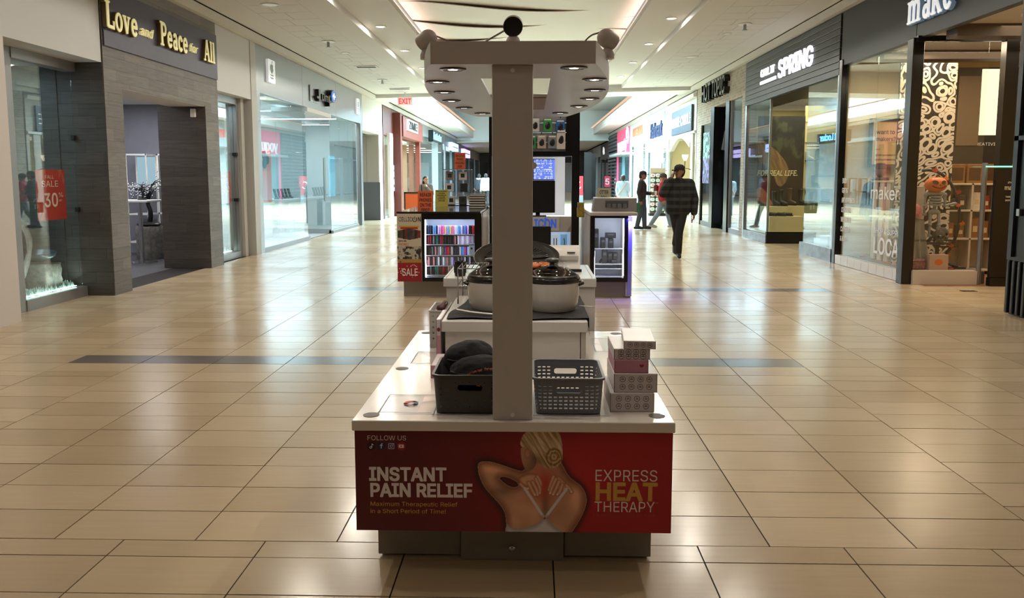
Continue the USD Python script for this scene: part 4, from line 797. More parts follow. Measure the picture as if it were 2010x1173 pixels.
def shoe_ad(U, V):
    c = mixc(np.broadcast_to(H('#2b1c1a'), (len(U), 3)), H('#10161a'), (V - .55) * 4); n_ = meshkit.fbm(np.c_[U * 9, V * 12, U * 0], 4, 3)
    c = mixc(c, H('#3d4430'), (V > .62) * (n_ - .45) * 5)
    hair = smooth_poly([(.0, .82), (.2, .76), (.5, .66), (.72, .52), (.62, .38), (.45, .36), (.35, .5), (.1, .58), (0, .6)]); st = .75 + .5 * (meshkit.fbm(np.c_[(U + V) * 40, (U - V) * 5, U * 0], 3, 4) - .5)
    c = np.where(inside(hair, U, V)[:, None], H('#a98457') * st[:, None], c)
    c = np.where(inside(smooth_poly([(.0, .36), (.15, .36), (.32, .24), (.5, .14), (.42, .1), (.2, .2), (0, .26)]), U, V)[:, None], H('#a9765a'), c)
    c = np.where(inside(smooth_poly([(.18, .2), (.42, .16), (.5, .06), (.2, .02), (.05, .1)]), U, V)[:, None], H('#c9c3bd'), c)
    return c
t = thing('shoe_poster', 'tall dark advertising poster of a blonde model at the back of the shoe window', 'poster', (5.6, 20.9, .3))
put(t, 'panel', bx(0, 1.15, 0, .04, 0, 2.75), BLACKM); printed(t, 'print', (0, -.002, 0), (1, 0, 0), (0, 0, 1), 1.15, 2.75, 120, 260, shoe_ad); put(t, 'lettering', txt('FOR REAL LIFE.', .13, (.0, -.003, 1.28), 'xz', .001, True, shear=.2, width=1.0), mat('ad_yellow', '#d8cf9a', .6))
sh = thing('shoe_shelf', 'cream shelved wall with lit shoe ledges right of the tall poster', 'shelf', (6.76, 20.9, 0)); CRM = mat('cream_shelf', '#c9bf8f', .5)
put(sh, 'back', bx(0, 2.4, 0, .05, 0, 3.3), CRM)
for z in (.9, 1.25, 1.9, 2.4, 2.9): put(sh, 'ledge', cb(0, 2.4, -.3 if z < 1.5 else -.03, 0, z, z + .03, .003), CRM)
t = thing('framed_picture', 'black framed picture on the cream shelved wall of the shoe shop', 'picture', (7.05, 20.82, 1.55)); put(t, 'frame', J(bx(0, .5, 0, .04, 0, .05), bx(0, .5, 0, .04, 1.0, 1.05), bx(0, .05, 0, .04, .05, 1.0), bx(.45, .5, 0, .04, .05, 1.0)), BLACKM); printed(t, 'print', (.05, .01, .05), (1, 0, 0), (0, 0, 1), .4, .95, 30, 60, lambda U, V: mixc(np.broadcast_to(H('#4b4139'), (len(U), 3)), H('#a48a6e'), meshkit.fbm(np.c_[U * 5, V * 8, U], 3, 2) * 1.6 - .5))
for nm, x0, x1, y0, y1, z0, z1, lab in (('display_plinth', 5.6, 6.4, 19.65, 20.1, .27, .62, 'low cream plinth behind the shoe window glass'), ('display_plinth', 6.2, 7.0, 20.2, 20.7, .27, .85, 'taller cream plinth carrying the boots in the shoe window'), ('display_plinth', 5.6, 6.18, 20.12, 20.5, .27, .84, 'glazed plinth step at the foot of the tall poster')):
    t = thing(nm, lab, 'plinth', ((x0 + x1) / 2, (y0 + y1) / 2, z0)); put(t, 'block', cb((x0 - x1) / 2, (x1 - x0) / 2, (y0 - y1) / 2, (y1 - y0) / 2, 0, z1 - z0, .004), CRM)
put(None, 'floor_window', bx(5.56, 9.2, 19.5, 21.65, 0, .27), CRM, kind='structure', label='raised cream floor of the shoe window')
LEATH = [mat('leather_%s' % n, c, .3) for n, c in (('black', '#131110'), ('brown', '#4a3320'), ('cream', '#cfc6a6'))]
def boot(loc, rz, h, m, lab, heel=.0):
    t = thing('boot', lab, 'boot', loc, rz); sole = smooth_poly([(-.045, -.13), (.045, -.13), (.05, .03), (.035, .13), (-.035, .13), (-.05, .03)], 2)
    put(t, 'sole', prism(sole, .025, 'xy', (0, 0, 0)), LEATH[0])
    S = lambda c, r: manifold3d.Manifold.sphere(r, 20).translate(c)
    ft = manifold3d.Manifold.batch_hull([S((0, -.09, .06), .035), S((0, .06, .07), .042), S((0, .08, .12), .042)]) + manifold3d.Manifold.batch_hull([S((0, .07, .1), .045), S((0, .07, h - .05), .056)])
    put(t, 'upper', mv(mf(ft.trim_by_plane((0, 0, 1), .02)), (0, 0, 0)), m, smooth=True); put(t, 'cuff', lathe([(.056, h - .05), (.06, h - .02), (.056, h), (.046, h - .01)], 20, (0, .07, 0)), m, smooth=True); put(t, 'heel', cb(-.035, .035, .05, .12, -.0, .03, .003), LEATH[0])
for i, (x, y, z, h, m, lab) in enumerate(((6.35, 20.4, .85, .42, 1, 'tall brown boot on the taller cream plinth'), (6.62, 20.45, .85, .4, 0, 'tall black boot on the taller cream plinth'), (6.86, 20.4, .85, .34, 0, 'shorter black boot on the taller cream plinth'), (6.1, 20.3, .84, .4, 0, 'black lace boot on the glazed step by the poster'), (5.95, 20.35, .84, .36, 0, 'black ankle boot nearest the poster on the glazed step'),
        (6.85, 20.75, 1.93, .26, 2, 'cream ankle boot on the upper ledge of the cream wall'), (7.1, 20.75, 1.93, .28, 0, 'black ankle boot on the upper ledge of the cream wall'), (7.0, 20.7, 1.28, .3, 0, 'black strap boot on the middle ledge of the cream wall'), (7.25, 20.7, .93, .3, 1, 'brown boot on the lower ledge of the cream wall'))): boot((x, y, z + .002), 35, h, LEATH[m], lab)
for i, (x, y) in enumerate(((5.72, 19.8), (5.9, 19.76), (6.08, 19.85))):
    t = thing('loafer', 'black loafer on the low cream plinth, %s from the glass corner' % ordn[i].replace('nearest', 'first'), 'shoe', (x, y, .62), 40 + 20 * i, 'loafers on the low plinth')
    put(t, 'sole', prism(smooth_poly([(-.04, -.13), (.04, -.13), (.045, .1), (0, .14), (-.045, .1)], 2), .025), LEATH[0]); put(t, 'upper', hull(np.vstack([ball((0, -.08, .05), .035, 1)[0], ball((0, .08, .055), .04, 1)[0]])), LEATH[0], smooth=True); put(t, 'buckle', tube([(-.03, -.03, .09), (.03, -.03, .09)], .006), STEEL)
for i, (y, z0) in enumerate(((15.6, .5), (16.1, .32), (16.5, .24))):
    t = thing('display_step', 'white step block behind the near shoe shop pane, %s from the black mullion' % ordn[i].replace('nearest', 'first'), 'plinth', (5.85, y, .0)); put(t, 'block', cb(-.2, .2, -.2, .2, 0, z0 + .1, .004), SPOTM)
t = thing('sandal', 'pale sandal on the highest white step behind the near shoe shop pane', 'shoe', (5.85, 15.6, .6), 30); put(t, 'sole', prism(smooth_poly([(-.04, -.12), (.04, -.12), (.04, .12), (-.04, .12)], 2), .03), LEATH[2]); put(t, 'strap', tube([(-.045, -.04, .02), (0, -.05, .08), (.045, -.04, .02)], .015), LEATH[2], smooth=True)
# ================================================================ brick shop with tall black lettering
HT = thing('storefront', 'pale brick storefront with black frames and an open dark doorway', 'storefront')
brick = usdkit.material(stage, '/World/Looks/pale_brick', {'tc': ('texture_coordinate', {}), 'sx': ('separate_xyz', {}), 'cx': ('combine_xyz', {}), 'b': ('brick_texture', {'scale': 1.0, 'brick_width': .22, 'row_height': .075, 'mortar_size': .006, 'color1': C('#a79d8c'), 'color2': C('#8d8374'), 'mortar': C('#b8b0a2')}), 'bu': ('bump', {'strength': .5, 'distance': .01}), 'p': ('principled_bsdf', {'roughness': .8})},
    [('tc.object', 'sx.vector'), ('sx.y', 'cx.x'), ('sx.z', 'cx.y'), ('cx.vector', 'b.vector'), ('b.color', 'p.base_color'), ('b.fac', 'bu.height'), ('bu.normal', 'p.normal')], surface='p.BSDF')
put(HT, 'brickwork', J(bx(XR, XR + .3, 21.64, 27.9, 3.64, 4.44), bx(XR, XR + .3, 21.64, 21.95, 0, 3.64), bx(XR, XR + .3, 27.2, 27.9, 0, 3.64), bx(XR, XR + .3, 25.75, 27.2, 3.2, 3.64)), brick)
for a, b, z in ((21.95, 23.3, 3.64), (25.75, 27.2, 3.2)):
    put(HT, 'pane', bx(XR + .05, XR + .062, a, b, .14, z), EG); put(HT, 'frame', J(bx(XR + .02, XR + .1, b - .08, b, 0, z), bx(XR + .02, XR + .1, a, b, 0, .14)), ALU if a < 23 else BLACK)
put(HT, 'door_frame', J(bx(XR - .02, XR + .3, 23.3, 23.72, 0, 3.64), bx(XR, XR + .3, 25.3, 25.75, 0, 3.64)), BLACK)
room(1, XR + .3, 21.9, 27.9, 3.6, 3.6, BLACKM, mat('black_wall', '#1b191b', .6), BLACKM, .35, NEUTRAL)
t = thing('shop_sign', 'tall narrow black lettering on the pale brick storefront', 'sign', (XR, 0, 0)); put(t, 'word', txt('HOT', .48, (-.003, 26.55, 3.88), 'zy', .16, True, width=1.3), LB); put(t, 'word', txt('TOPIC', .48, (-.003, 25.05, 3.88), 'zy', .16, True, width=1.65), LB)
def stack_ad(U, V): 
    n_ = meshkit.fbm(np.c_[U * 8, V * 14, U * 0], 4, 6); return np.where((n_ > .52)[:, None], mixc(np.broadcast_to(H('#7fe0b0'), (len(U), 3)), H('#7d6fd0'), V < .5), H('#20262c'))
t = thing('window_poster', 'green and violet creature-shape poster on the far brick shop pane', 'poster', (XR + .04, 27.0, 1.35)); put(t, 'sheet', bx(.001, .006, -1.0, 0, 0, 1.6), BLACKM); printed(t, 'print', (0, 0, 0), (0, -1, 0), (0, 0, 1), 1.0, 1.6, 50, 90, stack_ad)
t = thing('sale_tower', 'white stand with a red fifty percent sign in the dark doorway of the brick shop', 'stand', (5.9, 24.1, 0)); put(t, 'column', cb(-.2, .2, -.2, .2, .1, 1.3, .01), mat('tower_grey', '#8b9094', .4)); put(t, 'upper', cb(-.2, .2, -.2, .2, 1.3, 2.15, .01), BLACK); put(t, 'sign_card', bx(-.19, .19, -.22, -.2, 1.5, 1.85), mat('sign_red', '#b02433', .5)); put(t, 'lettering', J(txt('50%', .14, (0, -.221, 1.6), 'xz', .002, True, center=True), txt('NEW', .1, (0, -.202, 1.95), 'xz', .002, True, center=True)), SPOTM); put(t, 'foot', cb(-.28, .28, -.28, .28, 0, .1, .01), BLACK)
t = thing('hanging_jacket', 'grey jacket hanging high in the dark doorway of the brick shop', 'clothing', (6.1, 25.2, 2.3)); put(t, 'body', cb(-.28, .28, -.06, .06, 0, .7, .05), mat('denim_grey', '#5a6068', .8)); put(t, 'sleeve', J(tube([(-.28, 0, .62), (-.36, 0, .05)], .07), tube([(.28, 0, .62), (.36, 0, .05)], .07)), MATS['denim_grey'], smooth=40); put(t, 'hook', cyl((0, 0, .7), (0, 0, 1.28), .006), STEEL)
t = thing('hanging_shirt', 'white striped shirt hanging below the grey jacket in the brick shop doorway', 'clothing', (5.95, 24.9, 1.35)); put(t, 'body', J(*[cb(-.22, .22, -.05, .05, .07 * k, .07 * k + .05, .01) for k in range(10)]), mat('shirt_white', '#b9b9b6', .8)); put(t, 'core', cb(-.21, .21, -.045, .045, 0, .7, .01), BLACKM); put(t, 'rail', cyl((0, 0, .7), (0, 0, 2.2), .01), STEEL)
# ================================================================ foreground kiosk
KX = -.0725
kiosk = thing('kiosk', 'white retail kiosk with red banner front, square post and downlit oval canopy', 'kiosk')
KW = mat('kiosk_white', '#bbb7b1', .3); KB = mat('kick_panel', '#8b8274', .4, var=.05)
put(kiosk, 'countertop', cb(-.68, .534, 3.0, 4.83, .6, .64, .003), mat('counter_white', '#d6cfc4', .16, coat=.3))
put(kiosk, 'carcass', bx(-.672, .526, 3.05, 4.8, .2, .6), KW)
for a, b, y, z0 in ((-.63, -.292, 3.22, .012), (.132, .484, 3.22, .012)): put(kiosk, 'kick_panel', cb(a, b, y, y + .03, z0, .2, .002), KB)
put(kiosk, 'kick_core', bx(-.62, .474, 3.25, 4.7, .0, .2), KB)
dr = put(kiosk, 'kick_door', cb(-.289, .129, 3.2, 3.235, 0, .2, .003), KB)
put(dr, 'knob', J(cyl((-.08, 3.2, .062), (-.08, 3.185, .062), .006), ball((-.08, 3.178, .062), .014, 2, (1, .7, 1))), CHROME, smooth=True)
for x, y in ((-.619, 3.074), (-.621, 3.846), (-.62, 4.753), (.478, 3.088), (.48, 3.9), (.488, 4.76)):
    put(kiosk, 'grommet', lathe([(0, .6395), (.03, .6395), (.032, .6415), (0, .6418)], 24, (x, y, 0)), mat('grommet_brown', '#5f574e', .5))
post = put(kiosk, 'post', cb(-.149, .0, 3.022, 3.075, .64, 1.95, .002), KW)
for z in (.66, 1.93): put(post, 'screw_cap', cyl((-.074, 3.022, z), (-.074, 3.018, z), .008), RING)
put(kiosk, 'rear_post', cb(-.149, .0, 5.47, 5.58, .955, 1.95, .002), KW)
# canopy with its rectangular opening and twelve downlights
Rr = 6.1; yy = np.linspace(3.0, 5.6, 40)
hw = np.sqrt(Rr ** 2 - (yy - 4.3) ** 2) - Rr + .435
out = Polygon(list(zip(KX + hw, yy)) + list(zip((KX - hw)[::-1], yy[::-1])))
hole = sbox(-.214, 3.435, .07, 4.22)
can = put(kiosk, 'canopy', J(prism(out.difference(hole), .014, 'xy', (0, 0, 1.95)), prism(out.difference(out.buffer(-.02)), .066, 'xy', (0, 0, 1.964))), KW, smooth=25)
put(can, 'inlay', bx(-.21, .066, 4.23, 4.95, 1.945, 1.95), mat('inlay_brown', '#7d6558', .5))
LAMPS = [(-.299, 3.127, 2), (-.403, 3.537, 3), (-.42, 3.956, 1), (-.43, 4.4, 3), (-.4, 4.85, 1), (-.32, 5.277, 1), (.15, 3.095, 1), (.252, 3.462, 3), (.285, 3.883, 2), (.29, 4.306, 3), (.26, 4.764, 2), (.17, 5.25, 1)]
DARKM = mat('lamp_bezel', '#3b3634', .2, metal=.9); BULB = emis('kiosk_bulb', (1, .88, .68), 22.0); BULB2 = emis('kiosk_bulb_dim', (1, .88, .68), 5.0)
for x, y, k in LAMPS:
    d = put(kiosk, 'downlight', lathe([(.036, 1.9505), (.036, 1.944), (.05, 1.9455), (.051, 1.9505)], 28, (x, y, 0)), DARKM, smooth=40)
    put(d, 'gimbal', lathe([(.036, 1.949), (.024, 1.9485), (.022, 1.9455), (.034, 1.9445), (.036, 1.949)], 24, (x, y, 0)), mat('gimbal_bronze', '#5a5049', .25, metal=.8))
    put(d, 'bulb', lathe([(0, 1.9455), (.017, 1.9455), (.019, 1.949), (0, 1.949)], 18, (x, y, 0)), BULB if k > 1 else BULB2)
    light('disk', (x, y, 1.94), (0, 0, 0), (K_KIOSK * (.5 + .25 * k)), WARM, .018, cone=52, soft=.6)
# banner
BNY = 3.028; BX0, BX1, BZ0, BZ1 = -.675, .53, .199, .598
def cvt(pts): return [((x - 15) / 1967., 1 - (y - 45) / 645.) for x, y in pts]
def bpoly(pts, n=2): return smooth_poly(cvt(pts), n)
def banner(U, V):
    n = len(U); A = np.array([1967., 645.]); P = np.c_[U, V] * A
    pts = shapely.points(P[:, 0], P[:, 1])
    def P2(pl): return affinity.scale(pl, A[0], A[1], origin=(0, 0))
    c = mixc(np.broadcast_to(H('#5a0812'), (n, 3)), H('#a3141c'), np.clip((U - .12) / .75, 0, 1) ** 1.1)
    c = mixc(c, H('#c41a22'), .8 * np.exp(-(((U - .70) / .16) ** 2 + ((V - .45) / .5) ** 2)))
    body = bpoly([(778, 270), (790, 245), (830, 239), (880, 247), (950, 270), (1040, 302), (1068, 296), (1085, 270), (1110, 235), (1160, 210), (1260, 210), (1303, 250), (1335, 320), (1370, 355), (1430, 395), (1462, 470), (1445, 550), (1400, 640), (1345, 720), (1330, 800), (955, 800), (957, 610), (940, 545), (880, 475), (820, 410), (785, 330)], 2)
    gap = bpoly([(905, 342), (960, 338), (1028, 372), (1034, 402), (985, 405), (940, 375)], 2)
    bd = P2(body.difference(gap)); hair = P2(bpoly([(1043, 150), (1046, 100), (1070, 58), (1110, 40), (1270, 40), (1298, 90), (1306, 180), (1300, 240), (1262, 285), (1200, 285), (1150, 245), (1135, 200), (1110, 165), (1085, 150)]))
    d = shapely.distance(bd, pts); c = c * (1 - .55 * np.exp(-(d / 26.) ** 2))[:, None]
    inb = inside(bd, P[:, 0], P[:, 1]); db = shapely.distance(bd.boundary, pts)
    nz = meshkit.fbm(np.c_[U * 14, V * 5, U * 0], 3, 5)
    skin = mixc(np.broadcast_to(H('#8c553d'), (n, 3)), H('#d8a684'), np.clip(db / 45., 0, 1) * .75 + (nz - .5) * .6)
    def blob(x, y, rx, ry): u, v = cvt([(x, y)])[0]; return np.exp(-(((P[:, 0] - u * A[0]) / rx) ** 2 + ((P[:, 1] - v * A[1]) / ry) ** 2))
    skin = skin * (1 + .22 * blob(870, 290, 90, 30) + .2 * blob(1390, 470, 40, 90) - .3 * blob(1200, 520, 22, 120) + .12 * blob(1050, 520, 70, 90) - .25 * blob(930, 430, 60, 30))[:, None]
    skin = mixc(skin, H('#c8321f'), .75 * blob(1190, 385, 75, 95))
    c = np.where(inb[:, None], skin, c); edge = inb & (db < 4); c[edge] = c[edge] * .6 + .4 * H('#e8cdbb')
    face = P2(bpoly([(1043, 140), (1048, 215), (1068, 290), (1120, 300), (1150, 240), (1120, 160)])); inf = inside(face, P[:, 0], P[:, 1]); c = np.where(inf[:, None], H('#b98a6c') * (1 - .45 * blob(1150, 225, 45, 60) - .18 * blob(1100, 285, 50, 30))[:, None], c)
    inh = inside(hair, P[:, 0], P[:, 1]); st = meshkit.fbm(np.c_[(P[:, 0] * .8 + P[:, 1] * .5) / 7, (P[:, 0] * .3 - P[:, 1]) / 90, U * 0], 3, 9)
    c = np.where(inh[:, None], mixc(np.broadcast_to(H('#8f6d48'), (n, 3)), H('#e6cda0'), st * 1.7 - .35 - .4 * blob(1160, 230, 50, 40)), c)
    bun = np.hypot((P[:, 0] - cvt([(1252, 210)])[0][0] * A[0]) / 54, (P[:, 1] - cvt([(1252, 210)])[0][1] * A[1]) / 60)
    c = np.where((bun < 1)[:, None], mixc(np.broadcast_to(H('#7d5a38'), (n, 3)), H('#d2b17c'), .5 + .5 * np.sin(bun * 17 + st * 6) - .5 * (bun - .6)), c)
    ear = np.hypot((P[:, 0] - cvt([(1087, 190)])[0][0] * A[0]) / 18, (P[:, 1] - cvt([(1087, 190)])[0][1] * A[1]) / 34); c = np.where((ear < 1)[:, None], mixc(np.broadcast_to(H('#c08b6c'), (n, 3)), H('#9a634a'), (ear - .55) * 2), c)
    hands = [[(1025, 345), (1075, 320), (1130, 310), (1170, 345), (1160, 400), (1110, 410), (1050, 395)], [(1240, 330), (1290, 325), (1330, 370), (1345, 420), (1310, 440), (1260, 410), (1230, 380)]]
    fing = [[(1150, 335), (1172, 375), (1165, 412)], [(1140, 350), (1168, 410), (1164, 440)], [(1120, 370), (1150, 425), (1150, 452)], [(1095, 375), (1118, 425), (1135, 452)], [(1045, 385), (1075, 415), (1092, 412)],
            [(1250, 335), (1232, 385), (1224, 420)], [(1265, 350), (1240, 405), (1230, 440)], [(1285, 365), (1262, 420), (1248, 448)], [(1305, 385), (1290, 430), (1275, 448)], [(1330, 390), (1352, 410), (1362, 432)]]
    for hp in hands:
        g_ = P2(bpoly(hp)); i_ = inside(g_, P[:, 0], P[:, 1]); q = shapely.distance(g_.boundary, pts); c = np.where(i_[:, None], mixc(np.broadcast_to(H('#9a5f44'), (n, 3)), H('#d9a07f'), q / 18.), c)
    for fp in fing:
        ln = LineString([(x * A[0], y * A[1]) for x, y in smooth_path(cvt(fp), 2)]); q = shapely.distance(ln, pts); c = np.where((q < 12.5)[:, None], mixc(np.broadcast_to(H('#e0ab8a'), (n, 3)), H('#8a4f38'), (q / 12.5) ** 2.2), c)
        u, v = cvt([fp[-1]])[0]; c = np.where((np.hypot(P[:, 0] - u * A[0], P[:, 1] - v * A[1]) < 6)[:, None], H('#ecc9b6'), c)
    wtop = P2(bpoly([(950, 800), (952, 630), (985, 664), (1060, 672), (1150, 638), (1195, 590), (1245, 640), (1320, 700), (1330, 800)], 1)); top = inside(wtop, P[:, 0], P[:, 1])
    for a, b in (((1072, 412), (1196, 604)), ((1332, 412), (1196, 604))): top |= shapely.distance(LineString([(x * A[0], y * A[1]) for x, y in cvt([a, b])]), pts) < 8.5
    c = np.where(top[:, None], mixc(np.broadcast_to(H('#d8d2d2'), (n, 3)), H('#a89c9c'), 1.2 - shapely.distance(wtop.boundary, pts) / 25.), c)
    u, v = cvt([(1196, 602)])[0]; c = np.where((np.hypot(P[:, 0] - u * A[0], P[:, 1] - v * A[1]) < 7)[:, None], H('#6b4a48'), c)
    return np.clip(c, 0, 1)
bn = put(kiosk, 'banner', bx(BX0, BX1, BNY, BNY + .02, BZ0, BZ1), mat('banner_back', '#8a8580', .5))
printed(bn, 'print', (BX0, BNY - .001, BZ0), (1, 0, 0), (0, 0, 1), BX1 - BX0, BZ1 - BZ0, 700, 232, banner, paint_mat(.45))
def bpt(x, y): u, v = cvt([(x, y)])[0]; return (BX0 + u * (BX1 - BX0), BNY - .0012, BZ0 + v * (BZ1 - BZ0))
SCB = (BX1 - BX0) / 1967.
PWH = mat('print_white', '#e6dcdc', .5); PYL = mat('print_yellow', '#d3a04a', .5); PTH = mat('print_thin', '#e2d3cf', .5)
for s, x, y, h, w, m, bold in (('FOLLOW US', 92, 113, 30, 240, PTH, False), ('INSTANT', 98, 368, 82, 480, PWH, True), ('PAIN RELIEF', 100, 470, 82, 635, PWH, True), ('Maximum Therapeutic Relief', 103, 532, 27, 545, PYL, False), ('in a Short Period of Time!', 103, 578, 27, 472, PYL, False),
        ('EXPRESS', 1502, 360, 72, 382, PTH, False), ('HEAT', 1502, 480, 108, 378, PYL, True), ('THERAPY', 1502, 556, 66, 372, PTH, False), ('FOR SORE/STIFF MUSCLES AND JOINTS', 1500, 582, 16, 380, mat('print_faint', '#b0453f', .5), False), ('TM', 1880, 500, 9, 18, PYL, False)):
    q_ = txt(s, h * SCB, bpt(x, y), 'xz', .0004, bold, width=w * SCB); e_ = .012 * h * SCB * 2.2
    put(bn, 'lettering', J(*[mv(q_, (dx * e_, -.00012 * i_, dz * e_)) for i_, (dx, dz) in enumerate(((-1, -1), (1, -1), (-1, 1), (1, 1)))]) if bold else q_, m)
def disc_xz(x, y, r, m, nm='icon'): c = bpt(x, y); put(bn, nm, prism(Point(0, 0).buffer(r * SCB, 12), .0003, 'xz', c), m)
BLK = mat('icon_black', '#101012', .5)
for x, m in ((118, BLK), (180, mat('icon_navy', '#16264d', .5)), (243, mat('icon_plum', '#4a1c52', .5)), (305, mat('icon_red', '#a01622', .5))): disc_xz(x, 150, 27, m)
def ic(poly, x, y, m): c = bpt(x, y); put(bn, 'icon_mark', prism(affinity.scale(poly, SCB, SCB, origin=(0, 0)), .0006, 'xz', (c[0], c[1], c[2])), m)
ic(unary_union([Point(-4, -9).buffer(8).difference(Point(-4, -9).buffer(4)), sbox(2, -9, 6, 16), stk([(4, 14), (14, 6)], 5)]), 118, 150, PTH)
ic(unary_union([sbox(-3, -16, 3, 12), stk([(0, 10), (3, 15), (10, 15)], 5), sbox(-9, 2, 9, 7)]), 180, 150, PTH)
ic(unary_union([sbox(-15, -15, 15, 15).buffer(3).difference(sbox(-13, -13, 13, 13).buffer(2)), Point(0, 0).buffer(9).difference(Point(0, 0).buffer(6)), Point(10, 10).buffer(2)]), 243, 150, PTH)
ic(sbox(-13, -8, 13, 8).buffer(3).difference(Polygon([(-4, -6), (-4, 6), (7, 0)])), 305, 150, PTH)
# ---- cameras and cables on the canopy
CAMW = mat('camera_shell', '#b9b3aa', .45)
def spycam(loc, d, lab, cable):
    t = thing('security_camera', lab, 'camera', loc); d = np.array(d, float) / np.linalg.norm(d); r = .037
    prof = [(0, -.045)] + [(r * math.sin(a), -.008 - r * math.cos(a)) for a in np.linspace(.25, PI / 2, 9)] + [(r, .028), (r * .97, .032)]
    u, w = frame_of(d); B = np.c_[u, w, d]; O = np.array([0, 0, .078])
    v, f = lathe(prof, 28); put(t, 'housing', (v @ B.T + O, f), CAMW, smooth=40)
    v, f = lathe([(0, .033), (r * .96, .032), (r * .96, .026)], 28); put(t, 'lens_face', (v @ B.T + O, f), BLACK)
    put(t, 'mount', lathe([(0, 0), (.028, 0), (.028, .018), (.022, .034), (.01, .046), (0, .048)], 24), CAMW, smooth=40)
    put(t, 'cable', tube(smooth_path([np.array(p) - loc for p in cable], 3), .0035, 6), mat('cable_grey', '#8d867d', .5))
spycam((-.075, 3.14, 2.03), (0, -1, -.3), 'pale security camera facing the viewer, centred on top of the canopy', [(-.11, 3.2, 2.1), (-.2, 3.3, 2.07), (-.26, 3.4, 2.034)])
spycam((-.432, 3.42, 2.025), (-.72, .5, -.48), 'pale security camera pointing outwards on the canopy edge nearest the stone portal', [(-.4, 3.42, 2.12), (-.33, 3.4, 2.09), (-.25, 3.42, 2.034)])
spycam((.30, 3.42, 2.025), (.74, .5, -.45), 'pale security camera pointing outwards on the canopy edge nearest the shoe shop', [(.27, 3.42, 2.13), (.22, 3.42, 2.115), (.17, 3.45, 2.034)])
t = thing('coiled_cable', 'black coiled power cables lying on top of the kiosk canopy', 'cable', (-.2, 3.3, 1.9645)); 
put(t, 'coil', J(tube([(.07 * math.cos(a), .1 * math.sin(a), .012 + .012 * abs(math.sin(a * .5))) for a in np.linspace(0, 12, 60)], .006, 6), tube([(.12 + .07 * math.cos(a), .05 + .1 * math.sin(a), .012 + .014 * abs(math.sin(a * .7))) for a in np.linspace(0, 12, 60)], .006, 6)), BLACKM)
# ---- upper and rear display cabinets
t = thing('display_cabinet', 'white raised cabinet on the counter carrying the cookers', 'cabinet', (0, 0, .641))
put(t, 'top', cb(-.446, .27, 3.965, 4.84, .155, .208, .003), KW); put(t, 'body', cb(-.43, .235, 3.99, 4.83, 0, .155, .002), KW); put(t, 'corner_trim', cb(.238, .262, 3.985, 4.83, 0, .15, .002), mat('trim_grey', '#a9a49b', .4))
t = thing('display_cabinet', 'taller white cabinet at the rear of the kiosk carrying the pan and printer', 'cabinet', (0, 0, 0))
put(t, 'top', cb(-.532, .378, 4.85, 5.62, .9, .952, .003), KW); put(t, 'body', cb(-.515, .372, 4.87, 5.6, 0, .9, .002), KW); put(t, 'edge_groove', J(bx(-.518, -.514, 4.87, 5.6, .951, .953), bx(.352, .356, 4.87, 5.6, .951, .953)), mat('groove', '#8a857c', .5))
# ---- black cloth
t = thing('black_cloth', 'black cloth spread under the cookers and hanging over the cabinet corner', 'cloth')
n, m2 = 40, 34; gu, gv = np.meshgrid(np.linspace(0, 1, n), np.linspace(0, 1, m2), indexing='ij')
X = -.425 + .72 * gu; Y = 4.005 + .8 * gv + .015 * np.sin(gu * 9); Y = Y + np.maximum(0, .3 - gu) * .0
X = X + (gu < .12) * np.maximum(0, gv - .12) * .09; Z = .8515 + .004 * np.abs(np.sin(gu * 11 + gv * 5)) + .006 * np.maximum(0, np.sin(gv * 9 - gu * 3)) * np.exp(-((gu - .12) / .2) ** 2) * 2
over = np.maximum(0, X - .279); X = np.where(over > 0, .279 + .006 * np.sin(gv * 12), X); Z = Z - over * (5.5 * np.maximum(.1, 1 - gv * 1.6))
V = np.vstack([np.c_[X.ravel(), Y.ravel(), Z.ravel()], np.c_[X.ravel() + .002, Y.ravel(), Z.ravel() + .004]]); q = grid(n, m2); q2 = q + n * m2; q = q[:, ::-1]
put(t, 'fabric', (V, np.vstack([q[:, [0, 1, 2]], q[:, [0, 2, 3]], q2[:, [0, 1, 2]], q2[:, [0, 2, 3]]])), mat('cloth_black', '#101011', .8, bump=.3, bscale=90), smooth=True)
